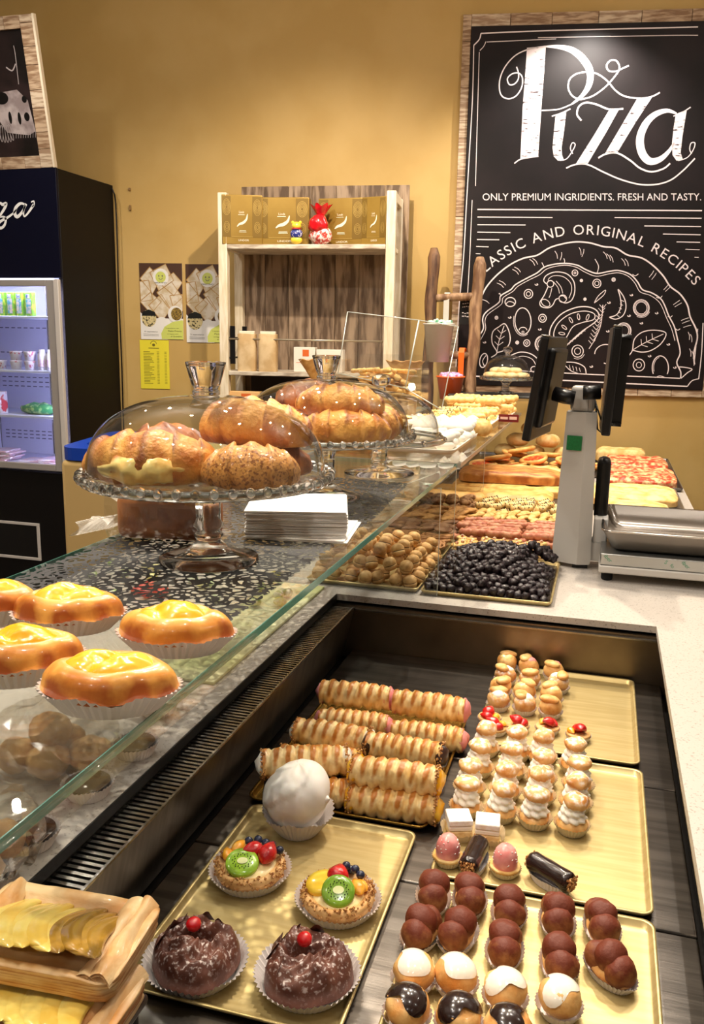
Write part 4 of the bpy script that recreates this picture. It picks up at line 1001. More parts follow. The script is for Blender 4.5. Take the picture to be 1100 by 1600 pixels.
# ================================================================== the scale
sc = thing('shop_scale', 'grey shop scale with two black screens and a steel weighing pan', 'scale', (-0.05, 2.34, 0.92))
GREY = mat('scale_grey', 'c9c4bc', 0.35)
def ex(pts_bottom, pts_top, z0, z1):     # prism between two polygons
    n = len(pts_bottom); v = [(p[0], p[1], z0) for p in pts_bottom]+[(p[0], p[1], z1) for p in pts_top]
    return v, [tuple(range(n-1, -1, -1)), tuple(range(n, 2*n))]+[(k, (k+1) % n, n+(k+1) % n, n+k) for k in range(n)]
col = MB()
foot = [(-0.055, -0.02), (-0.052, 0.055), (0.047, 0.055), (0.047, -0.035), (0.012, -0.045)]
def scl(k, s=1.0): return [(0.004+(p[0]-0.004)*k, 0.01+(p[1]-0.01)*k*s) for p in foot]
v, f = ex([(p[0]*0.95, p[1]) for p in foot], foot, 0.012, 0.03); col.add(v, f, False)
v, f = ex(foot, scl(0.76), 0.03, 0.415); col.add(v, f, False)
col.build('column', GREY, sc)
MB().box(0.0, 0.040, -0.03, 0.04, 0.0003, 0.0115).build('column_foot', BLACK, sc)
MB().rbox(-0.033, 0.030, -0.012, 0.035, 0.4155, 0.482, 0.010).build('column_head', GREY, sc)
MB().box(0.0125, 0.0135, -0.0305, -0.0295, 0.42, 0.475).build('head_seam', BLACK, sc)
st = MB().box(-0.020, 0.020, -0.0012, 0, -0.019, 0.019).build('green_sticker', mat('green_sticker', '0f6b33', 0.5, col2='16793c', scale=200), sc)
st.location = (-0.0155, -0.030, 0.335); st.rotation_euler = (-0.035, 0, -0.28)
def screen(x, y, z, rz, ry, w_=0.22, h_=0.265, arm=1):
    s = MB(); s.rbox(-0.011, 0.011, -0.13, 0.13, -h_/2, h_/2, 0.004); s.rbox(-0.026*arm if arm < 0 else 0.0, 0.0 if arm < 0 else 0.026, -0.09, 0.09, -h_*0.38, h_*0.40, 0.010)
    o = s.build('screen', BLACK, sc, (x, y, z)); o.rotation_euler = (0, ry, rz)
    MB().rbox(-0.0105, 0.0105, -0.13, -0.10, h_/2+0.0002, h_/2+0.004, 0.001).build('screen_cap', STEEL, o)
    return o
screen(-0.100, 0.01, 0.475, -0.14, 0.13, arm=1)
screen(0.062, 0.00, 0.500, 0.03, 0.04, arm=-1)
MB().tube([(-0.075, -0.035, 0.462), (-0.045, -0.042, 0.455), (-0.022, -0.042, 0.452)], [0.019, 0.019, 0.018], 18).build('screen_arm', BLACK, sc)
MB().tube([(0.040, -0.038, 0.470), (0.015, -0.042, 0.468), (-0.002, -0.042, 0.467)], [0.019, 0.018, 0.018], 18).build('screen_arm', BLACK, sc)
MB().tube([(0.03, 0.0, 0.445), (0.036, -0.01, 0.40), (0.040, -0.012, 0.372), (0.052, -0.012, 0.362), (0.062, -0.012, 0.378), (0.060, -0.01, 0.42)], 0.0022, 8).build('screen_cable', BLACK, sc)
MB().tube([(0.03, 0.01, 0.44), (0.042, -0.006, 0.41), (0.048, -0.006, 0.395), (0.058, -0.006, 0.392), (0.060, -0.006, 0.42)], 0.0022, 8).build('screen_cable', BLACK, sc)
MB().rbox(0.046, 0.082, 0.03, 0.10, 0.12, 0.29, 0.014).build('printer_back', BLACK, sc)
MB().rbox(0.048, 0.085, -0.01, 0.06, 0.05, 0.135, 0.004).build('printer_case', WHITE, sc)
# platform
px0, px1, py0, py1 = 0.068, 0.52, -0.150, 0.19
MB().rbox(px0, px1, py0, py1, 0.023, 0.043, 0.004).build('platform_base', GREY, sc)
pl = MB(); pl.rbox(px0+0.002, px1-0.002, py0+0.002, py1-0.002, 0.0435, 0.074, 0.003); pl.build('platform_cover', mat('platform_steel', 'b2b3b0', 0.3, 0.85), sc)
MB().box(0.040, px0+0.002, -0.02, 0.06, 0.02, 0.07).build('platform_link', GREY, sc)
for (fx, fy) in ((px0+0.022, py0+0.03), (px1-0.03, py0+0.03), (px0+0.022, py1-0.03), (px1-0.03, py1-0.03)):
    MB().lathe([(0.0001, 0.0003), (0.013, 0.0003), (0.0145, 0.004), (0.0145, 0.016), (0.008, 0.019), (0.008, 0.023), (0.0001, 0.023)], 18).build('rubber_foot', RUBBER, sc, (fx, fy, 0))
# weighing pan: flared steel dish
def pan_ring(SX, SY, ins, z, r): return [(p[0], p[1], z) for p in rrect(-SX/2+ins, SX/2-ins, -SY/2+ins, SY/2-ins, max(0.012, r-ins*0.2), 6)]
def loft(mb, rings, cap_last=False, flip=False):
    n = len(rings[0]); vs = []; fs = []
    for q in rings: vs += q
    for i in range(len(rings)-1):
        for k in range(n): fs.append((i*n+k, i*n+(k+1) % n, (i+1)*n+(k+1) % n, (i+1)*n+k))
    mb.add(vs, fs, True)
    if cap_last: mb.add(rings[-1], [tuple(range(n))], False)
PST = mat('pan_steel', '9c948b', 0.2, 1.0)
SXp, SYp, hp = 0.40, 0.37, 0.058
ib = MB(); loft(ib, [pan_ring(SXp, SYp, a_, z_, 0.028) for a_, z_ in ((0.005, hp), (0.016, 0.036), (0.028, 0.014), (0.040, 0.004), (0.052, 0.0022))], True)
inner = ib.build('weighing_pan', PST, sc, (0.270, 0.035, 0.0755))
ob = MB(); loft(ob, [pan_ring(SXp, SYp, a_, z_, 0.028) for a_, z_ in ((0.000, hp-0.002), (0.012, 0.034), (0.025, 0.010), (0.038, 0.001), (0.052, 0.0))], True)
ob.build('pan_outside', mat('pan_outside_steel', '958d84', 0.35, 1.0), inner)
rm_ = MB(); loft(rm_, [pan_ring(SXp, SYp, a_, z_, 0.028) for a_, z_ in ((-0.002, hp-0.003), (-0.003, hp), (0.001, hp+0.0012), (0.006, hp-0.0005))]); rm_.build('pan_rim', mat('pan_rim_steel', 'd2ccc4', 0.2, 1.0), inner)

# ================================================================== cake stands and domes
FOOTG = thin_glass('foot_glass', tint=(0.90, 0.93, 0.92), base_r=0.17, gain=0.9)
def stand(R=0.179, h=0.122, foot=0.074, name='cake_stand', scallop=36):
    t = thing(name, 'x', 'cake stand')
    mb = MB(); mb.lathe([(0.0001, h), (R*0.55, h), (R*0.90, h+0.002), (R*0.955, h+0.010)], 72)
    mb.lathe([(0.0001, h-0.005), (R*0.55, h-0.004), (R*0.88, h-0.003), (R*0.99, h+0.004)], 72, mod=None)
    mb.build('plate', PLATE, t)
    rm = MB(); rm.lathe([(R*0.955, h+0.010), (R*0.975, h+0.0135), (R*1.0, h+0.011), (R*1.005, h+0.004), (R*0.99, h-0.001), (R*0.965, h+0.001), (R*0.955, h+0.010)], 216,
             mod=lambda a, z: 1+0.012*math.cos(scallop*a)*(1 if z > h+0.003 else 0.3))
    rm.build('scalloped_rim', CRYST, t)
    b = MB(); k = scallop+(12 if scallop == 36 else 0)
    for i in range(k):
        a = 2*PI*i/k; b.blob((R*1.0*math.cos(a), R*1.0*math.sin(a), h+0.009), (0.0066, 0.0066, 0.0075), nu=7, nv=10)
    o_ = b.build('beaded_edge', CRYST, t); o_['kind'] = 'stuff'
    s = MB(); s.lathe([(0.0001, h-0.0055), (0.030, h-0.006), (0.024, h-0.012), (0.019, h*0.72), (0.018, h*0.52), (0.023, h*0.44), (0.016, h*0.38), (0.022, h*0.33), (0.018, h*0.27), (0.0001, h*0.265)], 36, mod=lambda a, z: 1+(0.05*math.cos(8*a) if z > h*0.5 else 0))
    s.build('stem', CRYST, t)
    f = MB(); f.lathe([(0.0001, h*0.26), (0.018, h*0.255), (0.030, h*0.16), (foot*0.70, 0.013), (foot*0.97, 0.0075), (foot, 0.004), (foot*0.985, 0.0003), (0.0001, 0.0003)], 60)
    f.build('foot', CRYST, t); return t
def dome(R, hh, knob='cone', name='glass_dome', wall=0.010):
    t = thing(name, 'x', 'glass dome'); mb = MB(); prof = [(R*1.0, 0.0), (R*1.0, 0.004)]
    for i in range(1, 25):
        a = PI/2*i/24; prof.append((max(0.0001, R*math.cos(a)**0.78), wall+(hh-wall)*math.sin(a)**0.88))
    mb.lathe(prof, 84); mb.build('dome_shell', DOMEG, t)
    rr = MB(); rr.lathe([(R*0.992, 0.0002), (R*1.006, 0.0002), (R*1.008, 0.003), (R*1.0, 0.005), (R*0.993, 0.003), (R*0.992, 0.0002)], 84); rr.build('dome_rim', mat('rim_glass', 'cfd6d2', 0.05, trans=0.8, ior=1.3), t)
    k = MB()
    if knob == 'cone':
        k.lathe([(0.0001, hh+0.001), (0.019, hh+0.001), (0.0195, hh+0.006), (0.0165, hh+0.009), (0.020, hh+0.016), (0.0275, hh+0.044), (0.0280, hh+0.0465), (0.0255, hh+0.0475), (0.0001, hh+0.045)], 40, mod=lambda a, z: 1+(0.035*abs(math.cos(4*a)) if z > hh+0.01 else 0))
    else:
        k.lathe([(0.0001, hh+0.0005), (0.014, hh+0.001), (0.010, hh+0.007), (0.011, hh+0.011), (0.021, hh+0.018), (0.0235, hh+0.027), (0.020, hh+0.036), (0.010, hh+0.041), (0.0001, hh+0.0415)], 36)
    k.build('knob', CRYST, t); return t
STN = [('nearest', -0.543, 1.121), ('middle', -0.540, 1.664)]
s0 = Kind(stand())
d0 = Kind(dome(0.170, 0.118))
for lab, x, y in STN:
    s0.put((x, y, GZ+0.0012), 0.1, '%s clear glass footed cake stand holding %s' % (lab, 'four filled croissants' if lab == 'nearest' else 'a heap of golden croissants'), 'glass cake stands with scalloped rims')
    d0.put((x, y, GZ+0.0012+0.1245), 0.3, '%s clear glass dome with a tapered crystal knob' % lab, 'glass domes with tapered knobs')
s3 = stand(0.158, 0.083, 0.086, scallop=10); s3.location = (-0.514, 2.010, GZ+0.0005); tag(s3, 'farthest of the row of footed cake stands, on the bare glass shelf', 'cake stand')
d3 = dome(0.142, 0.116, 'ball'); d3.location = (-0.514, 2.010, GZ+0.0855); tag(d3, 'glass dome with a round ball knob, farthest of the three', 'glass dome')
# ---- what is under the domes
PZ = GZ+0.0012+0.1225
def put(t, x, y, z, rz, label, group=None, rx=0, ry=0, cat=None):
    t.location = (x, y, z); t.rotation_euler = (rx, ry, rz); tag(t, label, cat, group); return t
c = croissant(0.200, 0.043, 0.45, 11, CROISS, 6); put(c, -0.600, 1.060, PZ, YAW-0.05+0.0, 'large croissant bursting with yellow custard, front left under the nearest dome')
q = MB()
def cust(u, v):
    th = PI*u; a_ = 2*PI*v; n_ = noise.noise(Vector((math.cos(a_)*2, math.sin(a_)*2, u*7)))+0.5*noise.noise(Vector((math.cos(a_)*5, math.sin(a_)*5, u*16)))
    k_ = math.sin(th)**0.5
    return (-0.002+(u-0.5)*0.135, -0.020+0.033*k_*math.cos(a_)*(1+0.25*n_), 0.024+0.0235*k_*math.sin(a_)*(1+0.2*n_), 0.9*max(0, math.sin(a_)-0.35)+0.7*max(0, abs(2*u-1)-0.6)+0.5*n_)
q.surf(cust, 34, 26, False, True); q.build('custard_filling', mat('custard_filling', 'ffe48e', 0.3, col2='f0b555', crest='b8702e', scale=30, lo=0.5, hi=0.72, coat=0.3, bump=0.8, bscale=40, sss=0.05), c)
c = croissant(0.14, 0.042, 0.8, 12, CROISD, 6); put(c, -0.635, 1.165, PZ, 0.9, 'dark chocolate speckled croissant at the back left of the nearest dome')
c = croissant(0.135, 0.036, 0.55, 13, GRAIN, 6); put(c, -0.456, 1.075, PZ, YAW+0.08, 'seeded wholegrain croissant, front right under the nearest dome')
c = croissant(0.18, 0.042, 0.95, 14, CROISS, 7); put(c, -0.490, 1.150, PZ+0.046, YAW-0.35, 'dark baked curled croissant on top of the others under the nearest dome', rx=-0.2)
c = croissant(0.14, 0.032, 0.5, 15, CROISD, 6); put(c, -0.475, 1.175, PZ, YAW-0.2, 'croissant hidden below the curled one under the nearest dome')
for i, (dx, dy, dz, rz, L, m, lab) in enumerate((
        (0.055, -0.050, 0, YAW+0.1, 0.19, CROISS, 'broad golden croissant at the front right under the middle dome'),
        (-0.085, -0.030, 0, YAW-0.9, 0.16, CROISS, 'golden croissant at the front left under the middle dome'),
        (0.035, -0.020, 0.048, YAW-0.08, 0.18, CROISS, 'glossy croissant lying across the top under the middle dome'),
        (-0.055, 0.045, 0.050, YAW+0.75, 0.15, CROISD, 'dark brown croissant at the top left under the middle dome'),
        (0.10, 0.050, 0, YAW+1.1, 0.14, CROISS, 'small croissant at the far right under the middle dome'),
        (-0.01, 0.085, 0, YAW, 0.15, CROISS, 'croissant at the back under the middle dome'))):
    c = croissant(L, 0.0385, 0.55, 20+i, m, 7); put(c, -0.540+dx, 1.664+dy, PZ+dz, rz, lab, 'croissants under the middle dome')
tb = thing('plastic_tub', 'clear ribbed plastic tub of golden biscuits under the third dome', 'tub', (-0.475, 1.965, GZ+0.0005+0.085))
MB().lathe([(0.0001, 0.0005), (0.036, 0.0005), (0.048, 0.042), (0.050, 0.043)], 60, mod=lambda a, z: 1+0.02*math.cos(30*a)).build('tub_wall', mat('ribbed_tub', 'cdb58c', 0.25, trans=0.5, ior=1.2), tb)
bs = Kind(oval(0.05, 0.022, 0.010, BISCY, 9)); r = random.Random(2)
for i in range(12):
    a = i*2.4; q = 0.010+0.020*(i % 3)/2
    bs.put((-0.475+q*math.cos(a), 1.965+q*math.sin(a), GZ+0.126+0.007*(i // 4)), i*1.1, 'small golden biscuit in the plastic tub under the third dome', 'biscuits in the plastic tub', rx=jit(r, 0.3))
ws = Kind(oval(0.045, 0.035, 0.016, mat('sugared_biscuit', 'f4ead9', 0.7, col2='dcc29a', scale=60), 9))
for i in range(9):
    a = i*0.7; ws.put((-0.545+0.055*math.cos(a)*(i % 2+0.4), 2.03+0.05*math.sin(a)*(i % 3)*0.6, GZ+0.090+0.014*(i // 4)), i, 'white sugared biscuit behind the tub under the third dome', 'sugared biscuits under the third dome')

# ================================================================== custard pastries on the acrylic tray
kb = [Kind(custard_boat(i)) for i in range(4)]
AZT = GZ+0.0047
for i, (px, py, rz, lab) in enumerate(((172, 1078, YAW, 'custard brioche nearest the camera on the acrylic tray'), (276, 993, YAW-0.05, 'custard brioche at the right, nearest the cake stand foot'),
                               (108, 962, YAW+0.05, 'custard brioche in the middle of the far row'), (28, 1035, YAW+0.25, 'custard brioche cut by the left edge, nearer of the two'),
                               (-22, 950, YAW, 'custard brioche cut by the left edge, farther of the two'))):
    p = Zp(px, py, AZT+0.014); p.z = AZT; kb[i % 4].put(p, rz, lab, 'custard brioches in white paper cases', sc=1.0)

# ================================================================== napkins, wrapped loaf
def fold_napkin(seed):
    mb = MB(); S = 0.0825; n = 10
    def g(u, v): return ((u-0.5)*2*S, (v-0.5)*2*S, 0.0003+0.0006*abs(math.sin(9*u+seed))*(v > .9 or u > .9 or v < .1 or u < .1))
    mb.surf(g, n, n); mb.surf(lambda u, v: tuple(Vector(g(u, v))+Vector((0, 0, 0.0011))), n, n)
    mb.box(-S, S, -S-0.0004, -S, 0.0001, 0.0018); mb.box(S, S+0.0004, -S, S, 0.0001, 0.0018)
    return tag(mb.build('paper_napkin', PAPER), 'x', 'napkin')
k = Kind(fold_napkin(1)); r = random.Random(8)
for i in range(22):
    off = 0.030 if i == 0 else (0.018 if i == 1 else 0)
    k.put((-0.490+off*0.6+jit(r, 0.0015), 1.362-off*0.2+jit(r, 0.0015), GZ+0.0015+i*0.0022), 0.30+jit(r, 0.02)-(0.15 if i < 2 else 0), ('topmost white napkin of the square stack' if i == 21 else 'lowest white napkin, askew under the square stack' if i == 0 else 'second lowest white napkin of the square stack, slightly askew' if i == 1 else 'folded white paper napkin inside the square stack beside the nearest cake stand'), 'stacked white napkins')
lf = thing('wrapped_loaf', 'brown cake loaf wrapped in cellophane behind the nearest cake stand', 'cake', (-0.660, 1.235, GZ+0.0016), 0.12)
MB().rbox(-0.085, 0.075, -0.038, 0.038, 0.0015, 0.075, 0.014, 3).build('loaf', mat('brown_cake', 'c98148', 0.45, col2='a35d2b', scale=28, bump=0.5), lf)
def wrap(u, v):
    a = 2*PI*v; x = -0.10+0.185*u
    kk = 1.0+0.03*noise.noise(Vector((u*9, math.cos(a)*3, math.sin(a)*3)))
    return (x, 0.043*kk*math.copysign(abs(math.cos(a))**0.45, math.cos(a)), 0.0398+0.0395*kk*math.copysign(abs(math.sin(a))**0.45, math.sin(a)))
MB().surf(wrap, 30, 40, False, True, smooth=False).build('cellophane', CELLO, lf)
PLAST = MILKY
MB().surf(lambda u, v: (-0.10-0.065*u+0.006*math.sin(9*v), (v-0.5)*0.06*(1.1-0.5*math.sin(PI*u))+0.006*math.sin(17*v+5*u), 0.022-0.012*u+0.010*math.sin(11*v+4*u)), 14, 24, smooth=False).build('twisted_wrap', PLAST, lf)
MB().surf(lambda u, v: (-0.085-0.045*u+(0.006 if int(v*16) % 2 else 0)*(u > .9), (v-0.5)*0.055, 0.070-0.035*v+0.028*u+0.004*math.sin(13*v+3*u)), 10, 33, smooth=False).build('wrap_flap', PLAST, lf)

# ================================================================== things under the glass shelf
def cell_ball():
    t = thing('wrapped_biscuits', 'x', 'biscuits')
    for i, (x, y, z) in enumerate(((0, 0, 0.028), (0.05, 0.02, 0.026), (-0.045, 0.022, 0.027), (0.01, 0.055, 0.028), (0.0, 0.02, 0.062))):
        MB().blob((x, y, z), (0.030, 0.028, 0.024), 0.004, 60, i, 9, 14).build('biscuit', BISC, t)
    MB().blob((0.003, 0.02, 0.050), (0.092, 0.075, 0.054), 0.016, 40, 3, 16, 24, flat_bottom=-0.0495).build('cellophane', CELLO, t)
    t2 = [o for o in REG[t.name]][-1]
    for pl_ in t2.data.polygons: pl_.use_smooth = False
    return t
k = Kind(cell_ball())
k.put(Zp(75, 1165, 0.97).to_tuple()[:2]+(0.9203,), 0.4, 'cellophane wrapped biscuits under the near end of the glass shelf'); k.put(Zp(-40, 1330, 0.97).to_tuple()[:2]+(0.9203,), 1.4, 'cellophane wrapped biscuits cut by the left edge of the photo')
def choc_cup():
    t = thing('chocolate_cup', 'x', 'sweet')
    case_mb(0.034, 0.034, 0.020, 36, 0.72, 0.04, 0.1, 2).build('paper_case', mat('case_paper', 'f2eae6', 0.7), t)
    MB().lathe([(0.0001, 0.016), (0.030, 0.016), (0.029, 0.020), (0.0001, 0.022)], 30).build('chocolate_top', DCHOC, t)
    return t
k = Kind(choc_cup())
for i, (px, py) in enumerate(((246, 1100), (222, 1165), (150, 1228), (62, 1305), (-20, 1370))):
    p = Zp(px, py, 0.935); p.z = 0.9203; p.x = min(p.x, -0.616)
    k.put(p, i, 'dark chocolate in a white cup on the ledge, %s from the cake stands' % ('first', 'second', 'third', 'fourth', 'fifth')[i], 'chocolate cups along the ledge')
o = MB().rbox(-0.035, 0.10, -0.32, 0.30, 0, 0.006, 0.002).build('serving_board', mat('pale_green_board', 'd9d7ac', 0.6, col2='c6cb8c', scale=8)); o.location = (-0.715, 1.60, 0.9203)
tag(o, 'pale yellow-green board under the glass below the lace doily', 'board')
mk = Kind(tag(MB().lathe([(0.0001, 0), (0.024, 0), (0.028, 0.010), (0.020, 0.022), (0.010, 0.032), (0.0005, 0.040)], 20, mod=lambda a, z: 1+0.06*math.cos(7*a+z*90)).build('small_meringue', MERING), 'x', 'meringue'))
r = random.Random(9)
for i in range(26):
    mk.put((-0.735+0.09*r.random(), 3.15+0.0+1.1*(i+r.random()*0.5)/26, 0.9225+0.012*(i % 2)), r.random()*6, 'small white meringue in the narrow row seen through the far glass', 'small meringues under the glass')
sw = Kind(tag(MB().blob((0, 0, 0.011), (0.016, 0.012, 0.011), 0.002, 90, 2, 8, 12).build('wrapped_sweet', mat('red_foil', 'c22a2a', 0.25, coat=0.5)), 'x', 'sweet'))
for i in range(7):
    q_ = Zp(212, 925, 0.93); sw.put((q_.x+0.03*(i % 3)+jit(r, .008), q_.y+0.03*(i // 3)+jit(r, .008), 0.9205), i, 'red wrapped sweet on the stone under the lace doily', 'red sweets under the glass')

cs_ = Kind(tag(MB().blob((0, 0, 0.010), (0.016, 0.013, 0.010), 0.002, 90, 2, 8, 12).build('wrapped_sweet', mat('yellow_wrap', 'd9cf4a', 0.35, coat=0.4, col2='f0ecc0', scale=80)), 'x', 'sweet'))
gs_ = Kind(tag(MB().blob((0, 0, 0.010), (0.015, 0.012, 0.010), 0.002, 90, 4, 8, 12).build('wrapped_sweet', mat('green_wrap', '8fae4e', 0.35, coat=0.4, col2='e6ead0', scale=80)), 'x', 'sweet'))
r = random.Random(31)
for i in range(30):
    px, py = 130+320*r.random(), 872+75*r.random(); q_ = Zp(px, py, 0.93)
    if q_.x < -1.2 or q_.y > 1.95 or (px > 180 and px < 250 and py > 905 and py < 945): continue
    (cs_ if i % 2 else gs_).put((q_.x, q_.y, 0.9205+(0.007 if q_.x > -0.76 else 0)), i, ('yellow' if i % 2 else 'green')+' wrapped sweet on the stone, seen through the lace doily', ('yellow' if i % 2 else 'green')+' sweets under the glass', rx=0)
# ================================================================== far cookie shelf
def p_on(px, py, z): 
    p = Zp(px, py, z); return p
WPL = mat('white_tray', 'eee6d6', 0.4)
tray('serving_tray', 'white tray of piped meringues on the far shelf', -0.655, -0.40, 2.42, 3.02, GZ+0.0005, WPL, 0.014, r=0.03)
mk2 = Kind(tag(MB().lathe([(0.0001, 0), (0.026, 0), (0.031, 0.010), (0.024, 0.022), (0.013, 0.030), (0.0005, 0.037)], 18, mod=lambda a, z: 1+0.07*math.cos(7*a+z*90)).build('piped_meringue', mat('white_meringue', 'e9e2d4', 0.6, sss=0.1)), 'x', 'meringue'))
mk3 = Kind(tag(MB().tube([(0.045*(i/8-0.5)*2, 0, 0.012) for i in range(9)], [0.006, 0.011, 0.012, 0.013, 0.013, 0.013, 0.012, 0.011, 0.006], 12, mod=lambda i, a: 1+0.08*math.cos(5*a)).build('piped_finger', mat('white_meringue', 'e9e2d4', 0.6, sss=0.1)), 'x', 'meringue'))
r = random.Random(21)
wfield([mk3], -0.65, -0.41, 2.46, 2.72, 5, 3, GZ+0.005, 1.2, 'white piped meringue finger, one of the heap on the white tray', 'meringue fingers', lay=2, dz=0.02, ja=0.3, tilt=0.2, seed=3)
wfield([mk2], -0.65, -0.41, 2.74, 3.0, 5, 5, GZ+0.005, 0.2, 'white piped meringue drop, one of the heap on the white tray', 'meringue drops', lay=2, dz=0.026, tilt=0.25, seed=4)
tray('serving_tray', 'low white tray of chocolate striped butter biscuits', -0.655, -0.40, 3.08, 3.62, GZ+0.0005, WPL, 0.012, r=0.03)
tray('serving_tray', 'low white tray of golden biscuit fingers at the shelf end', -0.66, -0.372, 3.65, 3.97, GZ+0.0005, WPL, 0.012, r=0.03)
wfield([Kind(twig(0.10, 0.012, BISCY, seed=1)), Kind(twig(0.09, 0.011, BISCY, DCHOC, 2))], -0.645, -0.42, 3.10, 3.60, 2, 8, GZ+0.006, 0.3, 'buttery biscuit stick, some striped with chocolate, on the low white tray', 'butter biscuit sticks', lay=2, dz=0.022, ja=0.5, tilt=0.15, seed=6)
wfield([Kind(twig(0.12, 0.014, BISCY, seed=4))], -0.65, -0.38, 3.67, 3.95, 2, 5, GZ+0.006, 0.0, 'golden biscuit finger at the far end of the shelf', 'golden biscuit fingers', lay=3, dz=0.023, ja=0.2, tilt=0.1, seed=7)
o = MB().blob((0, 0, 0.03), (0.042, 0.035, 0.032), 0.004, 50, 5, 12, 18, flat_bottom=-0.029).build('yellow_bun', BISCY); o.location = (-0.405, 2.99+0.06, GZ+0.0008); tag(o, 'round yellow bun at the edge of the far shelf', 'bun')
o.location = (-0.398, 2.93, GZ+0.0008)
tagp = thing('price_tag', 'small dark red price tag on the edge of the far shelf', 'price tag', (-0.357, 3.50, GZ+0.0006))
MB().box(-0.045, 0.035, -0.002, 0.002, 0, 0.030).build('holder', mat('tag_red', '6b1518', 0.4), tagp)
MB().box(-0.038, -0.008, -0.003, -0.0022, 0.010, 0.020).build('print', mat('tag_print', 'd9b7a9', 0.5), tagp)
MB().box(-0.002, 0.028, -0.003, -0.0022, 0.010, 0.022).build('print', mat('tag_print', 'd9b7a9', 0.5), tagp)
# slate tier with the small dome
o = MB().rbox(-0.24, 0.24, -0.16, 0.16, 0, 0.010, 0.002).build('slate_board', mat('slate', '3c3d3b', 0.35, col2='2c2c2a', scale=10)); o.location = (-0.50, 4.28, 1.2425); o.rotation_euler = (0, 0, WALL_A*0.8)
tag(o, 'dark slate board under the small dome by the blackboard', 'board')
t = thing('wall_shelf', 'small clear wall shelf carrying the slate board and the small dome', 'shelf', (-0.50, 4.28, 1.230), WALL_A*0.8)
MB().rbox(-0.24, 0.24, -0.15, 0.36, 0, 0.012, 0.001).build('shelf_panel', ACRYL, t)
for sx in (-0.18, 0.18): MB().rbox(sx-0.01, sx+0.01, 0.10, 0.35, -0.014, -0.001, 0.002).build('bracket', STEEL, t)
s4 = stand(0.125, 0.070, 0.050, scallop=24); s4.location = (-0.463, 4.27, 1.2535); tag(s4, 'small footed cake stand of pale cookies in front of the blackboard', 'cake stand')
d4 = dome(0.112, 0.115, 'ball'); d4.location = (-0.463, 4.27, 1.2535+0.0725); tag(d4, 'small glass dome over pale cookies in front of the blackboard', 'glass dome')
ck2 = Kind(tag(MB().blob((0, 0, 0.018), (0.038, 0.034, 0.018), 0.002, 50, 5, 10, 16).build('pale_cookie', mat('pale_cookie', 'ecd3a0', 0.6, col2='e0bf86', scale=40, bump=0.2)), 'x', 'biscuit'))
for i, (x, y, z) in enumerate(((-.085, -.03, 0), (-.03, -.06, 0), (.035, -.055, 0), (.09, -.02, 0), (-.06, .04, 0), (.0, .01, 0), (.06, .045, 0), (-.06, .01, .022), (-.01, -.02, .024), (.045, .0, .022))):
    ck2.put((-0.463+x*0.85, 4.27+y, 1.2535+0.0725+z), i*1.1, 'pale round cookie under the small dome by the blackboard', 'pale cookies under the small dome')

# ================================================================== acrylic breadstick bin with open lid
bi = thing('breadstick_bin', 'clear acrylic breadstick bin with its lid tilted open', 'bin', (-0.74, 2.95, GZ+0.1068))
A_ = ACRYL; AE = mat('bright_edge', 'dfe4d8', 0.2, trans=0.3, coat=0.5)
def W2(px, py, y): p = Yp(px, py, y); return p
def quadpane(name, P, m=A_, par=bi, th=0.003):
    P = [Vector(p)-Vector(par.location) for p in P]; n = (P[1]-P[0]).cross(P[3]-P[0]).normalized()*th
    mb = MB(); v = P+[p+n for p in P]; mb.add(v, [(0, 1, 2, 3), (7, 6, 5, 4), (0, 4, 5, 1), (1, 5, 6, 2), (2, 6, 7, 3), (3, 7, 4, 0)], False); o = mb.build(name, m, par)
    e = MB()
    for i in range(4): e.tube([P[i]+n*0.5, P[(i+1) % 4]+n*0.5], 0.0018, 5)
    e.build('lit_edge', AE, o); return o
quadpane('lid', [W2(543, 487, 2.90), W2(654, 500, 2.90), W2(633, 606, 2.80), W2(528, 583, 2.80)])
quadpane('lid_right', [W2(655, 500, 2.95), W2(716, 510, 2.95), W2(690, 640, 2.75), W2(633, 606, 2.80)])
MB().box(-0.17, 0.12, -0.16, -0.157, 0, 0.10).build('front_panel', A_, bi); MB().box(-0.17, 0.12, 0.157, 0.16, 0, 0.16).build('back_panel', A_, bi)
MB().box(-0.173, -0.17, -0.16, 0.16, 0, 0.14).build('side_panel', A_, bi); MB().box(0.12, 0.123, -0.16, 0.16, 0, 0.14).build('side_panel', A_, bi)
o = glass_slab('glass_shelf', 'clear shelf behind the cookie trays carrying the breadstick bin', -1.30, -0.80, 2.27, 4.10, 1.178, GZ, ACRYL, AE)
t = thing('side_cabinet', 'pale cabinet under the breadstick bin', 'cabinet', (-1.10, 3.2, 0))
MB().rbox(-0.20, 0.28, -0.9, 0.9, 0.001, 1.176, 0.004).build('carcass', mat('beige_cabinet', 'b59a68', 0.6), t)
t = thing('wooden_crate', 'low pale crate lifting the breadstick bin', 'crate', (-0.74, 2.90, GZ+0.0005)); MB().rbox(-0.19, 0.075, -0.38, 0.23, 0, 0.1055, 0.002).build('crate_body', BREADL if False else mat('crate_wood', 'c9a973', 0.6, col2='a98753', scale=8, stretch=(8, 1, 1)), t)
stick = [Kind(tag(MB().tube([(0.20*(i/10-0.5), 0.004*math.sin(i*0.9+s), 0.007) for i in range(11)], [0.0075+0.001*math.sin(i*2+s) for i in range(11)], 8).build('breadstick', BISCY), 'x', 'breadstick')) for s in range(2)]
r = random.Random(11)
for i in range(42):
    stick[i % 2].put((-0.755+jit(r, 0.07), 2.95+jit(r, 0.06), GZ+0.112+0.0155*(i // 6)), 2.2+jit(r, 0.30), 'thin golden breadstick, one of the pile in the clear bin', 'breadsticks in the clear bin', rx=0, ry=jit(r, 0.08))
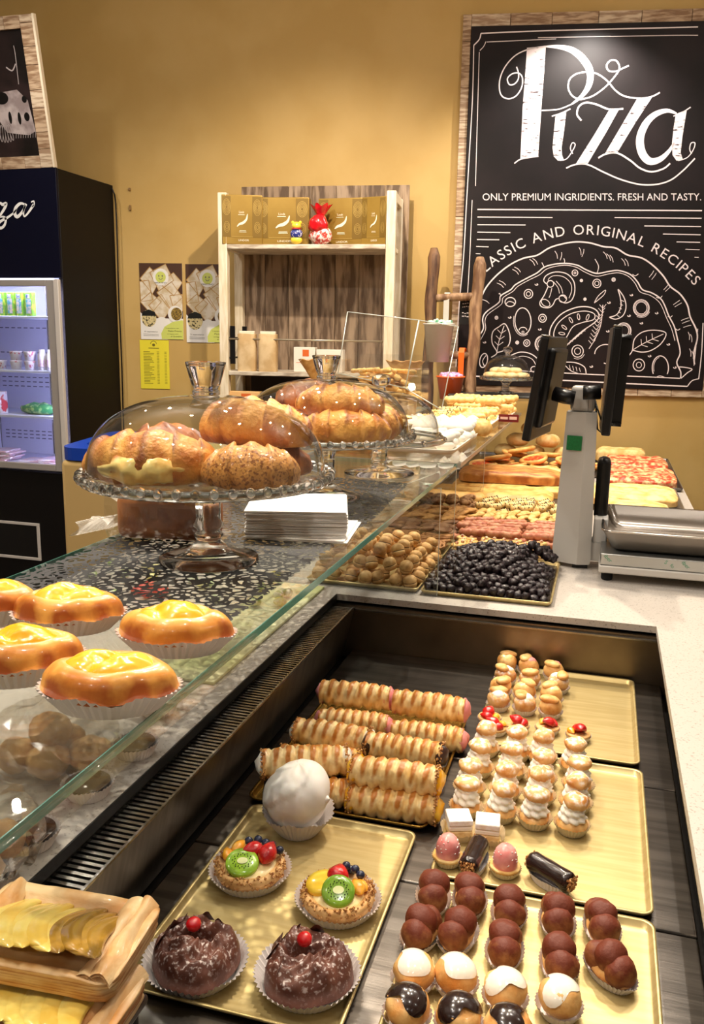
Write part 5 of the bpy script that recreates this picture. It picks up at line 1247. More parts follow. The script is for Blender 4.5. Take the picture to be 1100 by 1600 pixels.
for i in range(14):
    stick[i % 2].put((-0.76+jit(r, 0.05), 2.66+jit(r, 0.04), GZ+0.108+0.015*(i // 5)), 2.45+jit(r, 0.4), 'thin golden breadstick lying in front of the clear bin', 'loose breadsticks')
# bags of pasta tied with ribbon and two clear jars
def gift_bag():
    t = thing('pasta_bag', 'x', 'bag')
    MB().blob((0, 0, 0.075), (0.055, 0.045, 0.075), 0.010, 30, 2, 14, 20, flat_bottom=-0.074).build('pasta_fill', mat('pasta_bag', 'd9a556', 0.35, col2='f0d49b', scale=60, coat=0.4, bump=0.4), t)
    MB().surf(lambda u, v: ((0.016+0.062*u)*math.cos(2*PI*v)*(1+0.05*math.cos(9*2*PI*v)), (0.016+0.030*u)*math.sin(2*PI*v), 0.148+0.085*u+0.003*math.cos(9*2*PI*v)), 5, 72, False, True, smooth=False).build('ruffled_top', mat('kraft_wrap', 'c08d4c', 0.4, col2='dcb277', scale=40), t)
    MB().lathe([(0.016, 0.143), (0.019, 0.147), (0.016, 0.152)], 16).build('tie', WHITE, t); return t
gb = Kind(gift_bag()); p = Yp(632, 590, 3.45)
gb.put((p.x, 3.45, GZ+0.001), 0.2, 'pasta bag with a ruffled kraft top behind the acrylic lid'); gb.put((-1.12, 3.32, GZ+0.001), 0.9, 'pasta bag half hidden behind the middle dome knob')
def jar():
    t = thing('glass_jar', 'x', 'jar'); MB().lathe([(0.0001, 0.002), (0.042, 0.002), (0.046, 0.01), (0.046, 0.10), (0.034, 0.125), (0.030, 0.128), (0.030, 0.142)], 30).build('jar_body', GLASS, t)
    MB().lathe([(0.0001, 0.003), (0.040, 0.003), (0.044, 0.012), (0.044, 0.085), (0.0001, 0.09)], 24).build('contents', mat('pasta_fill', 'd9b06a', 0.5, col2='c28f44', scale=90), t)
    MB().lathe([(0.033, 0.1425), (0.035, 0.146), (0.033, 0.160), (0.0001, 0.162)], 26).build('lid', mat('jar_lid', 'd8d2c4', 0.2, 0.4), t); return t
jk = Kind(jar()); 
for px, lab in ((578, 'clear glass jar with a pale lid behind the acrylic lid, the left one'), (603, 'clear glass jar with a pale lid behind the acrylic lid, the right one')):
    p = Yp(px, 560, 3.72); jk.put((p.x, 3.72, GZ+0.001), 0, lab)

# ================================================================== ladder with hanging pots
def wood(key, a, b, st=(6, 6, 1), sc=6): return mat(key, a, 0.65, col2=b, scale=sc, stretch=st, bump=0.4, bscale=20, lo=0.40, hi=0.58, detail=8)
LOG = wood('log_wood', 'a88563', '6e4d33'); LOGD = wood('dark_log_wood', '7b593c', '4a3020')
ld = thing('wooden_ladder', 'rustic log ladder leaning against the wall beside the blackboard', 'ladder', (-0.72, 4.33, 0))
def lp(px, py, off): return Wp(px, py, off)-Vector(ld.location)
def post(a, b, m, rad, name='post'):
    a, b = Vector(a), Vector(b); d = (b-a)
    low = a+d*((0.9215-a.z)/d.z)
    pts = [a.lerp(low, i/24) for i in range(25)]
    pts = [p+Vector((0.004*math.sin(i*0.8), 0, 0)) for i, p in enumerate(pts)]
    MB().tube(pts, [rad*(0.6 if i == 0 else 1+0.06*math.sin(i*1.3)) for i in range(25)], 12).build(name, m, ld)
post(lp(678, 388, 0.22), lp(668, 600, 0.30), LOGD, 0.030); post(lp(750, 402, 0.22), lp(734, 610, 0.30), LOG, 0.031)
for (x0, y0, x1, y1, off) in ((672, 466, 745, 463, 0.245), (668, 553, 738, 556, 0.285)):
    a, b = lp(x0, y0, off), lp(x1, y1, off)
    MB().tube([a.lerp(b, i/8) for i in range(9)], 0.020, 10).build('rung', LOG, ld)
def pot(px, py_rim, py_base, rpx, m, off, label, hook_py, fill, hookx):
    rim = Wp(px, py_rim, off); base = Wp(px, py_base, off); s = abs(rim.z-base.z); R = rpx/F_PX*float(np.linalg.norm(np.array(rim)-np.array((0, 0, H))))
    t = thing('hanging_pot', label, 'pot', (rim.x, rim.y, base.z))
    MB().lathe([(0.0001, 0.002), (R*0.72, 0.002), (R*0.98, s), (R*1.06, s+0.002), (R*1.05, s+0.008), (R*0.94, s+0.004), (R*0.70, 0.008), (0.0001, 0.008)], 32).build('pot_body', m, t)
    hk_ = Wp(hookx, hook_py, off)-Vector(t.location); hy = R*0.98
    pts = [(hk_.x, hy, s*0.95), (hk_.x, hy, hk_.z-0.01), (hk_.x, hy+0.018, hk_.z+0.012), (hk_.x, hy+0.06, hk_.z+0.010), (hk_.x, hy+0.070, hk_.z-0.02)]
    mb = MB(); wd = 0.014
    v = []; 
    for p in pts: v += [(p[0]-wd, p[1], p[2]), (p[0]+wd, p[1], p[2]), (p[0]+wd, p[1]+0.002, p[2]+0.002), (p[0]-wd, p[1]+0.002, p[2]+0.002)]
    f = []
    for i in range(len(pts)-1):
        for q in range(4): f.append((i*4+q, i*4+(q+1) % 4, i*4+4+(q+1) % 4, i*4+4+q))
    mb.add(v, f, False); mb.build('hook_strap', m, t)
    return t, R, s, rim
pm = mat('white_enamel', 'cfc9c0', 0.35); om = mat('orange_enamel', 'f4661c', 0.35, coat=0.3)
for (px, pr, pb, rp, m, off, lab, hy, hx, fc, fl) in ((686, 508, 566, 23, pm, 0.33, 'white hanging pot of pale green wrapped sweets on the ladder', 460, 694, ('cfe6d4', '3f8a63'), 'pale green wrapped sweet in the white pot'),
                          (704, 590, 624, 21, om, 0.40, 'orange hanging pot of pink wrapped sweets on the ladder', 548, 718, ('e7b4d6', 'b070c0'), 'pink wrapped sweet in the orange pot')):
    t, R, s, rim = pot(px, pr, pb, rp, m, off, lab, hy, None, hx)
    wm = mat('wrap_'+fc[0], fc[0], 0.35, col2=fc[1], scale=60, lo=0.5, hi=0.6, coat=0.3)
    sk = Kind(tag(MB().blob((0, 0, 0), (0.020, 0.012, 0.011), 0.004, 120, 3, 8, 12).build('wrapped_sweet', wm), 'x', 'sweet'))
    r = random.Random(int(px))
    for i in range(24):
        a = i*2.4; q = R*0.80*math.sqrt((i % 12+0.5)/12)
        sk.put((rim.x+q*math.cos(a), rim.y+q*math.sin(a), rim.z+0.002+0.014*(i // 12)*(1-q/R*0.5)+jit(r, .004)), r.random()*6, fl, fl+'s', rx=jit(r, .6), ry=jit(r, .6))
# small hanging chalk sign on the ladder
t = thing('chalk_sign', 'small dark chalk sign hanging from the ladder rung', 'sign', tuple(Wp(731, 480, 0.20)), WALL_A)
MB().box(-0.040, 0.040, -0.004, 0.004, -0.085, 0.045).build('board', mat('chalkboard', '120e0d', 0.7), t)
# ================================================================== flat work on the wall
CW, SW = math.cos(WALL_A), math.sin(WALL_A)
def s_z(px, py, off=0.0):
    p = Wp(px, py, off); return ((p.x+2.6+off*SW*0)/CW if off == 0 else ((p.x+2.6)*CW+(p.y-4.34)*SW), p.z)
def wall_thing(name, label, cat, s0, z0):
    return thing(name, label, cat, (-2.6+s0*CW, 4.34+s0*SW, z0), WALL_A)
def smooth(pts, k=6):
    if len(pts) < 3: return pts
    P = [pts[0]]+list(pts)+[pts[-1]]; out = []
    for i in range(1, len(P)-2):
        p0, p1, p2, p3 = (np.array(P[i+j][:2], float) for j in (-1, 0, 1, 2))
        for q in range(k):
            t = q/k; out.append(tuple(0.5*((2*p1)+(-p0+p2)*t+(2*p0-5*p1+4*p2-p3)*t*t+(-p0+3*p1-3*p2+p3)*t**3)))
    out.append(tuple(pts[-1][:2])); return out
class Flat:
    """flat shapes lying on the wall (or any board): picture points are turned into wall coordinates"""
    def __init__(s, s0, z0, off, conv=None): s.mb = MB(); s.s0 = s0; s.z0 = z0; s.off = off; s.conv = conv or (lambda x, y: s_z(x, y, off))
    def c(s, x, y): a, z = s.conv(x, y); return (a-s.s0, z-s.z0)
    def poly(s, pts, lift=0.0, sm=False):
        q = [s.c(*p) for p in (smooth(pts+[pts[0]])[:-1] if sm else pts)]
        cx = sum(p[0] for p in q)/len(q); cz = sum(p[1] for p in q)/len(q); n = len(q)
        if n <= 6 or sm:
            s.mb.add([(cx, -s.off-lift, cz)]+[(p[0], -s.off-lift, p[1]) for p in q], [(0, 1+(k+1) % n, 1+k) for k in range(n)], False)
        else: s.mb.add([(p[0], -s.off-lift, p[1]) for p in q], [tuple(range(n))], False)
        return s
    def line(s, pts, w=2.0, sm=True, w2=None, lift=0.0, taper=False):
        pts = smooth(pts) if sm else pts; q = [np.array(s.c(*p)) for p in pts]
        # px width -> metres, from the local scale of the mapping
        a = np.array(s.c(*pts[0])); b = np.array(s.c(pts[0][0]+1, pts[0][1])); k = np.linalg.norm(b-a); n = len(q); v = []
        for i, p in enumerate(q):
            d = q[min(i+1, n-1)]-q[max(i-1, 0)]; d = d/(np.linalg.norm(d)+1e-9); nn = np.array([-d[1], d[0]])
            t = i/(n-1); ww = (w if w2 is None else w+(w2-w)*math.sin(PI*t))*k*0.5
            if taper: ww *= 0.25+0.75*math.sin(PI*t)**0.5
            v += [(p[0]+nn[0]*ww, -s.off-lift, p[1]+nn[1]*ww), (p[0]-nn[0]*ww, -s.off-lift, p[1]-nn[1]*ww)]
        s.mb.add(v, [(2*i, 2*i+1, 2*i+3, 2*i+2) for i in range(n-1)], False); return s
    def ell(s, cx, cy_, rx, ry, w=2.0, a0=0, a1=360, rot=0, lift=0.0):
        R_ = math.radians(rot); pts = []
        for i in range(25):
            a = math.radians(a0+(a1-a0)*i/24); x, y = rx*math.cos(a), ry*math.sin(a)
            pts.append((cx+x*math.cos(R_)-y*math.sin(R_), cy_+x*math.sin(R_)+y*math.cos(R_)))
        return s.line(pts, w, False, lift=lift)
    def disc(s, cx, cy_, rx, ry, lift=0.0):
        return s.poly([(cx+rx*math.cos(i/24*2*PI), cy_+ry*math.sin(i/24*2*PI)) for i in range(24)], lift)
    def text(s, string, x, y, capx, width=None, ang=0.0, shear=0.0, lift=0.0, font_cap=0.73, align='L'):
        """baseline start (x, y) in picture px, cap height capx px, optional width px"""
        V, Fc, W_ = text2d(string)
        k = capx/font_cap; kx = k if width is None else width/W_
        ca, sa = math.cos(ang), math.sin(ang); vs = []
        for (a, b) in V:
            if align == 'C': a -= W_/2
            u, v_ = (a+b*shear)*kx, b*k
            X, Y_ = x+u*ca+v_*sa, y+u*sa-v_*ca; q = s.c(X, Y_); vs.append((q[0], -s.off-lift, q[1]))
        s.mb.add(vs, Fc, False); return s
    def build(s, name, m, parent): return s.mb.build(name, m, parent)
_tc = {}
def text2d(string):
    if string in _tc: return _tc[string]
    cu = bpy.data.curves.new('t', 'FONT'); cu.body = string; cu.size = 1.0; cu.resolution_u = 3
    o = bpy.data.objects.new('t', cu); COL.objects.link(o)
    me = bpy.data.meshes.new_from_object(o.evaluated_get(bpy.context.evaluated_depsgraph_get()))
    V = [(v.co.x, v.co.y) for v in me.vertices]; Fc = [tuple(p.vertices) for p in me.polygons]
    bpy.data.objects.remove(o); bpy.data.curves.remove(cu); bpy.data.meshes.remove(me)
    W_ = max([v[0] for v in V]) if V else 0.3
    _tc[string] = (V, Fc, W_); return _tc[string]

CHALK = mat('chalk', 'f3e6e6', 0.8)
CHALKH = mat('hatched_chalk', 'f0e2e2', 0.8, col2='4a3b3b', scale=26, stretch=(1, 1, 4.2), lo=0.60, hi=0.66, detail=5)
BOARD = mat('blackboard', '0f0607', 0.50, col2='1b1012', scale=3, stretch=(1, 1, 1), spec=0.35)
OAKP = wood('frame_plank', 'c7ab8c', '8f6f52', (2, 2, 14), 6); OAKH = wood('frame_plank_pale', 'd9c4a8', 'a4866a', (2, 2, 14), 6)
sL, zT = s_z(724, 25); sR, zB = s_z(1100, 622)
sR += 0.06; zT = 3.09; zB = 1.235
po = wall_thing('pizza_blackboard', 'large framed blackboard with chalk lettering and a drawn pizza', 'sign', (sL+sR)/2, zB)
S0, Z0 = (sL+sR)/2, zB
bl, bt = s_z(736.6, 41, 0.03); br_, bb = s_z(1098, 610, 0.03)
def fr(x0, x1, z0, z1, y0, y1, name, m, par=po):
    return MB().rbox(x0-S0, x1-S0, -y1, -y0, z0-Z0, z1-Z0, 0.002).build(name, m, par)
def board_frame(par, fr_, x0, x1, z0, z1, ix0, ix1, iz0, iz1):
    rr = random.Random(3)
    z = z0+0.0
    for (a, b) in ((x0, ix0), (ix1, x1)):
        z = z0
        while z < z1-0.01:
            h = 0.16+0.14*rr.random(); e = min(z1, z+h); fr_(a, b, z+0.001, e-0.001, 0.001, 0.022, 'frame_plank', rr.choice((OAKP, OAKH))); z = e
    for (a, b) in ((z0, iz0), (iz1, z1)):
        x = ix0
        while x < ix1-0.01:
            h = 0.12+0.12*rr.random(); e = min(ix1, x+h); fr_(x+0.001, e-0.001, a, b, 0.001, 0.022, 'frame_plank', rr.choice((OAKP, OAKH))); x = e
board_frame(po, fr, sL, sR, zB, zT, bl, br_, bb, bt)
fr(bl, br_, bb, bt, 0.001, 0.030, 'board', BOARD)
OFF = 0.0312
def P3(x, y): return s_z(690+x/2.683, y/2.683, OFF)
def P4(x, y): return s_z(690+x/2.683, 290+y/2.683, OFF)
# --- lettering "Pizza"
L3 = Flat(S0, Z0, OFF, P3); LH = Flat(S0, Z0, OFF, P3)
LH.poly([(358, 200), (398, 197), (437, 194), (430, 300), (420, 430), (405, 655), (368, 660), (330, 667), (340, 450), (350, 320)])
LH.poly([(478, 482), (523, 467), (512, 560), (503, 620), (505, 650), (512, 668), (488, 674), (470, 655), (465, 620), (470, 560)])
LH.poly([(702, 462), (745, 456), (690, 555), (610, 690), (562, 688), (640, 565)])
LH.poly([(822, 410), (884, 405), (815, 510), (735, 642), (684, 645), (755, 525)])
LH.poly([(982, 478), (1028, 460), (1010, 570), (1002, 640), (1012, 670), (985, 674), (968, 650), (966, 600), (972, 540)])
L3.line([(305, 685), (330, 668), (370, 660), (406, 655)], 5)
L3.line([(420, 463), (490, 458), (545, 437)], 5)
L3.line([(436, 195), (495, 197), (550, 212), (595, 250), (622, 300), (618, 355), (590, 400), (545, 437)], 6, w2=30)
L3.line([(436, 194), (370, 205), (310, 232), (265, 282), (243, 340), (248, 395), (278, 414), (312, 402), (336, 365), (338, 325), (322, 306), (295, 310), (276, 330), (284, 354), (305, 352), (321, 332), (322, 305), (314, 280)], 5)
L3.line([(580, 418), (548, 402), (531, 368), (540, 328), (580, 305), (640, 305), (690, 335), (730, 380), (770, 404), (830, 412), (880, 405), (915, 388)], 6)
L3.line([(578, 418), (630, 404), (680, 370), (718, 330), (745, 290), (736, 258), (712, 252), (692, 272), (700, 296), (730, 299), (760, 286), (785, 275)], 6)
L3.line([(462, 487), (500, 475), (540, 456)], 5); L3.line([(495, 673), (525, 665), (550, 630), (560, 606), (548, 599), (540, 622), (550, 645)], 4)
L3.line([(586, 505), (568, 480), (576, 446), (606, 430), (650, 438), (702, 458), (762, 456)], 7)
L3.line([(522, 705), (560, 690), (612, 690), (680, 722), (750, 752), (830, 773), (900, 773), (960, 755), (1010, 717), (1045, 682), (1062, 664)], 6)
L3.line([(657, 662), (690, 645), (737, 642), (790, 672), (832, 705), (880, 720), (930, 707), (958, 685)], 7)
L3.line([(985, 476), (945, 464), (895, 480), (855, 520), (832, 580), (840, 640), (872, 676), (915, 668), (952, 635), (975, 598)], 7, w2=34)
L3.line([(972, 487), (1005, 474), (1044, 449)], 5); L3.line([(992, 674), (1030, 660), (1055, 628), (1062, 600), (1046, 600), (1040, 625), (1048, 645)], 4)
LH.build('hatched_letters', CHALKH, po); L3.build('lettering', CHALK, po)
B = Flat(S0, Z0, OFF, P3)
B.line([(165, 140), (400, 130), (700, 122), (1075, 113)], 5); B.line([(190, 176), (480, 163)], 3); B.line([(404, 158), (710, 152)], 3); B.line([(700, 153), (980, 148), (1075, 148)], 3)
B.line([(165, 140), (158, 165), (135, 190)], 5); B.line([(186, 174), (176, 195), (160, 212)], 3)
B.line([(135, 190), (130, 400), (118, 620), (104, 860)], 4); B.line([(158, 218), (150, 500), (142, 780)], 3)
B.text('ONLY PREMIUM INGRIDIENTS. FRESH AND TASTY.', 170, 840, 31, 918)
B2 = Flat(S0, Z0, OFF, P4)
for (a, b, c, d, w_) in ((150, 100, 1092, 105, 5), (150, 132, 465, 134, 4), (725, 134, 1090, 137, 4), (150, 164, 352, 165, 4), (850, 169, 1088, 172, 4), (150, 195, 288, 197, 4), (928, 203, 1086, 206, 4),
                         (148, 226, 242, 227, 4), (985, 236, 1084, 238, 4), (145, 255, 197, 257, 3), (1022, 267, 1082, 269, 3), (143, 285, 163, 286, 3), (1060, 300, 1078, 301, 3)):
    B2.line([(a, b), (c, d)], w_, False)
B2.line([(104, 80), (92, 300), (72, 520), (60, 760)], 4); B2.line([(128, 60), (118, 300), (106, 500)], 3)
B2.line([(120, 798), (420, 812), (700, 826), (1030, 842)], 5); B2.line([(300, 775), (640, 792), (1000, 808)], 4)
B2.line([(1030, 842), (1050, 818), (1078, 810)], 4); B2.line([(1078, 810), (1090, 700), (1096, 576)], 4); B2.line([(1058, 755), (1066, 680), (1074, 600)], 3)
B2.line([(1004, 808), (1030, 785), (1050, 770), (1020, 762), (990, 760)], 4)
# arched text
import bisect
def arc_text(F_, string, p0, pm_, p1, cap):
    (x0, y0), (x1, y1), (x2, y2) = p0, pm_, p1
    A = np.array([[2*(x1-x0), 2*(y1-y0)], [2*(x2-x0), 2*(y2-y0)]]); bb_ = np.array([x1*x1-x0*x0+y1*y1-y0*y0, x2*x2-x0*x0+y2*y2-y0*y0])
    cx, cy_ = np.linalg.solve(A, bb_); R_ = math.hypot(x0-cx, y0-cy_); a0 = math.atan2(y0-cy_, x0-cx); a1 = math.atan2(y2-cy_, x2-cx)
    ws = [0.42 if ch == ' ' else text2d(ch)[2]+0.10 for ch in string]; tot = sum(ws); cur = 0; k = abs(a1-a0)*R_/tot
    for ch, w_ in zip(string, ws):
        a = a0+(a1-a0)*(cur/tot)
        if ch != ' ': F_.text(ch, cx+R_*math.cos(a), cy_+R_*math.sin(a), cap, width=text2d(ch)[2]*k, ang=a+PI/2+0.5*(a1-a0)*w_/tot)
        cur += w_
arc_text(B2, 'CLASSIC AND ORIGINAL RECIPES', (152, 398), (600, 205), (1062, 424), 44)
B2.build('small_lettering', CHALK, po); B.build('border_lines', CHALK, po)
D = Flat(S0, Z0, OFF, P4)
D.line([(140, 520), (165, 470), (190, 422), (235, 372), (290, 330), (345, 304), (400, 292), (450, 262), (500, 246), (560, 236), (620, 240), (680, 256), (730, 262), (780, 291), (840, 304), (890, 338), (930, 380), (958, 422), (1000, 455), (1030, 500), (1042, 550), (1066, 600), (1072, 640), (1058, 700), (1060, 750)], 6)
D.line([(150, 640), (175, 600), (172, 560), (187, 530), (240, 490), (248, 462), (290, 436), (310, 415), (358, 388), (400, 366), (430, 342), (470, 330), (520, 326), (570, 334), (604, 352), (650, 368), (700, 360), (742, 356), (790, 372), (820, 402), (842, 436), (882, 450), (918, 474), (935, 502), (952, 545), (975, 590), (988, 640), (1000, 700), (986, 742), (1002, 780), (1002, 808)], 5)
D.line([(160, 652), (184, 604), (182, 566), (196, 538), (250, 498), (258, 470), (298, 444), (320, 422), (366, 396), (410, 374), (440, 350), (480, 338), (524, 334), (566, 343), (600, 362), (648, 380), (702, 370), (744, 366), (782, 380), (810, 408), (832, 445), (874, 460), (908, 484), (926, 512), (942, 552), (964, 600), (978, 650)], 2.5)
for (x, y, a) in ((480, 290, 70), (500, 296, 100), (580, 275, 75), (592, 282, 105), (686, 292, 60), (700, 300, 60), (712, 306, 65), (762, 320, 60), (776, 322, 65), (380, 322, 50), (392, 318, 50), (310, 362, 40), (318, 352, 40), (255, 408, 35), (246, 418, 35), (185, 486, 30),
                  (880, 370, -55), (890, 380, -55), (942, 424, -50), (950, 432, -45), (985, 490, -35), (992, 500, -30), (1020, 560, -20), (1024, 572, -20), (1030, 590, -15), (1036, 630, 80), (1046, 640, 80), (1042, 700, 80), (1052, 710, 80)):
    c_, s_ = math.cos(math.radians(a)), math.sin(math.radians(a)); D.line([(x-17*c_, y-17*s_), (x+3, y-2), (x+17*c_, y+17*s_)], 2.4)
for (x0, y0, x1, y1, x2, y2) in ((513, 326, 516, 316, 512, 305), (652, 366, 658, 338, 643, 308), (248, 462, 244, 452, 240, 455), (430, 342, 424, 330, 420, 322), (825, 370, 812, 378, 800, 372), (925, 462, 915, 472, 900, 468), (968, 545, 958, 552, 948, 548), (1000, 600, 990, 606, 980, 600)):
    D.line([(x0, y0), (x1, y1), (x2, y2)], 3)
# mushroom
D.line([(440, 412), (428, 398), (440, 376), (478, 362), (525, 370), (554, 402), (558, 445), (545, 480), (520, 492), (496, 482), (494, 466), (510, 462), (522, 474)], 4)
D.line([(450, 404), (448, 392), (470, 378), (510, 382), (540, 408), (545, 440), (534, 472)], 2.5); D.ell(456, 412, 14, 14, 3.5); D.ell(508, 474, 16, 16, 3)
D.line([(446, 424), (430, 460), (412, 490), (420, 508), (448, 512), (466, 500), (478, 478), (494, 472)], 4); D.ell(436, 492, 20, 13, 3, rot=35); D.line([(480, 400), (500, 425), (508, 452)], 2.5); D.line([(470, 404), (488, 428), (494, 452)], 2.2)
D.line([(462, 430), (456, 456), (450, 470)], 2.5)
# rings, olives, herbs
for (x, y, r1, r2) in ((559, 366, 12, 4), (651, 410, 17, 9), (364, 454, 18, 9), (721, 394, 7, 3), (837, 513, 33, 24), (763, 608, 31, 22), (425, 664, 33, 22), (570, 694, 24, 13), (423, 556, 16, 8), (230, 554, 6, 2), (317, 658, 6, 2), (357, 660, 13, 5), (827, 752, 24, 11), (601, 476, 5, 2), (586, 398, 5, 2)):
    D.ell(x, y, r1, r1*1.05, 3.6); D.ell(x, y, r2, r2*1.05, 2.8)
    if r1 > 28: D.ell(x, y, r1*0.88, r1*0.9, 2); 
for (x, y, r1) in ((837, 513, 33), (763, 608, 31), (425, 664, 33), (570, 694, 26)): D.ell(x, y+2, r1+4, r1+5, 2, 20, 120)
D.ell(341, 568, 34, 56, 4, rot=-3); D.ell(341, 568, 40, 62, 2, 60, 200); D.ell(341, 606, 16, 12, 3, 180, 360); D.ell(341, 614, 5, 4, 2)
D.ell(288, 488, 22, 19, 4); D.line([(268, 498), (282, 486), (300, 490), (308, 500)], 3); D.ell(176, 733, 16, 30, 4, rot=12); D.line([(186, 712), (172, 735), (180, 758)], 3)
D.ell(917, 764, 34, 50, 4, 150, 392); D.ell(917, 764, 28, 44, 2, 160, 260); D.line([(895, 806), (915, 798), (940, 806)], 3)
D.line([(465, 690), (452, 640), (460, 590), (500, 540), (560, 512), (610, 508), (648, 522), (660, 550), (640, 575), (590, 610), (545, 650), (505, 690)], 4.5)
D.line([(478, 660), (470, 620), (490, 575), (540, 538), (600, 526), (640, 538), (636, 562), (590, 574), (550, 592), (520, 640), (486, 662), (478, 660)], 3.5)
for (x, y, a) in ((504, 620, 10), (514, 594, 40), (542, 564, 60), (574, 550, 80), (612, 552, 110)): D.ell(x, y, 13, 5, 2.6, rot=a)
D.line([(490, 700), (560, 640), (620, 588)], 3); D.line([(500, 690), (560, 640)], 2); 
for q in range(7): D.line([(512+q*13, 672-q*11), (524+q*13, 676-q*11)], 2, False)
D.line([(703, 552), (735, 540), (752, 505), (748, 465), (740, 435), (765, 470), (773, 510), (760, 545), (730, 560), (703, 552)], 4); 
for q in range(5): D.line([(752-q*4, 480+q*16), (765-q*5, 486+q*16)], 2.5, False)
D.line([(640, 492), (655, 465), (680, 442), (688, 440), (680, 458), (658, 478), (640, 492)], 3)
D.line([(618, 684), (645, 640), (668, 580), (676, 500)], 3)
for q in range(11):
    t = q/10; x = 630+46*t; y = 665-150*t; D.line([(x, y), (x-14, y-16)], 2.2, False); D.line([(x, y), (x+14, y-18)], 2.2, False)
# basil leaves
D.line([(208, 720), (232, 700), (212, 660), (214, 615), (240, 592), (266, 580), (285, 620), (285, 660), (262, 690), (232, 700)], 4); D.line([(232, 700), (240, 655), (262, 588)], 3)
for (x, y) in ((238, 670), (244, 645), (250, 620)): D.line([(x, y), (x-16, y-16)], 2.4, False); D.line([(x, y), (x+20, y-14)], 2.4, False)
D.line([(786, 712), (800, 690), (808, 645), (840, 615), (890, 606), (940, 618), (922, 660), (880, 690), (840, 698), (800, 690)], 4); D.line([(800, 690), (850, 660), (930, 622)], 3)
for (x, y) in ((838, 668), (860, 655), (884, 644)): D.line([(x, y), (x-2, y-24)], 2.4, False); D.line([(x, y), (x+26, y+8)], 2.4, False)
D.line([(290, 712), (330, 698), (375, 706), (408, 735), (416, 780)], 4); D.line([(300, 726), (340, 715), (380, 728), (398, 760)], 2.5); D.ell(388, 770, 14, 12, 3.5)
D.line([(510, 740), (560, 742), (598, 760), (606, 788)], 4); D.line([(514, 748), (540, 775), (580, 790)], 3); 
for q in range(4): D.line([(535+q*14, 752+q*4), (540+q*14, 772+q*3)], 2.2, False)
D.ell(700, 706, 66, 42, 4, -50, 100, 12); D.ell(700, 706, 60, 36, 2.2, 10, 90, 12); D.ell(690, 706, 48, 40, 3.5, 180, 280)
for (x, y) in ((398, 414), (786, 545), (902, 534), (838, 576), (697, 610), (412, 602), (180, 656), (286, 552), (702, 490), (796, 458), (951, 665), (872, 714), (628, 758), (770, 770), (978, 762)):
    D.ell(x, y, 6, 4, 3, 0, 200); D.ell(x+3, y-1, 2, 2, 2)
D.build('pizza_drawing', CHALK, po)
# chalk writing on the little ladder sign
cs = [o for o in bpy.data.objects if o.name.startswith('chalk_sign')][0]
mb = MB(); r = random.Random(2)
for row in range(6):
    if row in (3,): continue
    x = -0.028
    while x < 0.022:
        w_ = 0.004+0.008*r.random(); zc = 0.030-row*0.016+0.004*r.random(); mb.box(x, x+w_, -0.0052, -0.0046, zc, zc+0.004); x += w_+0.003
mb.build('chalk_writing', CHALK, cs)

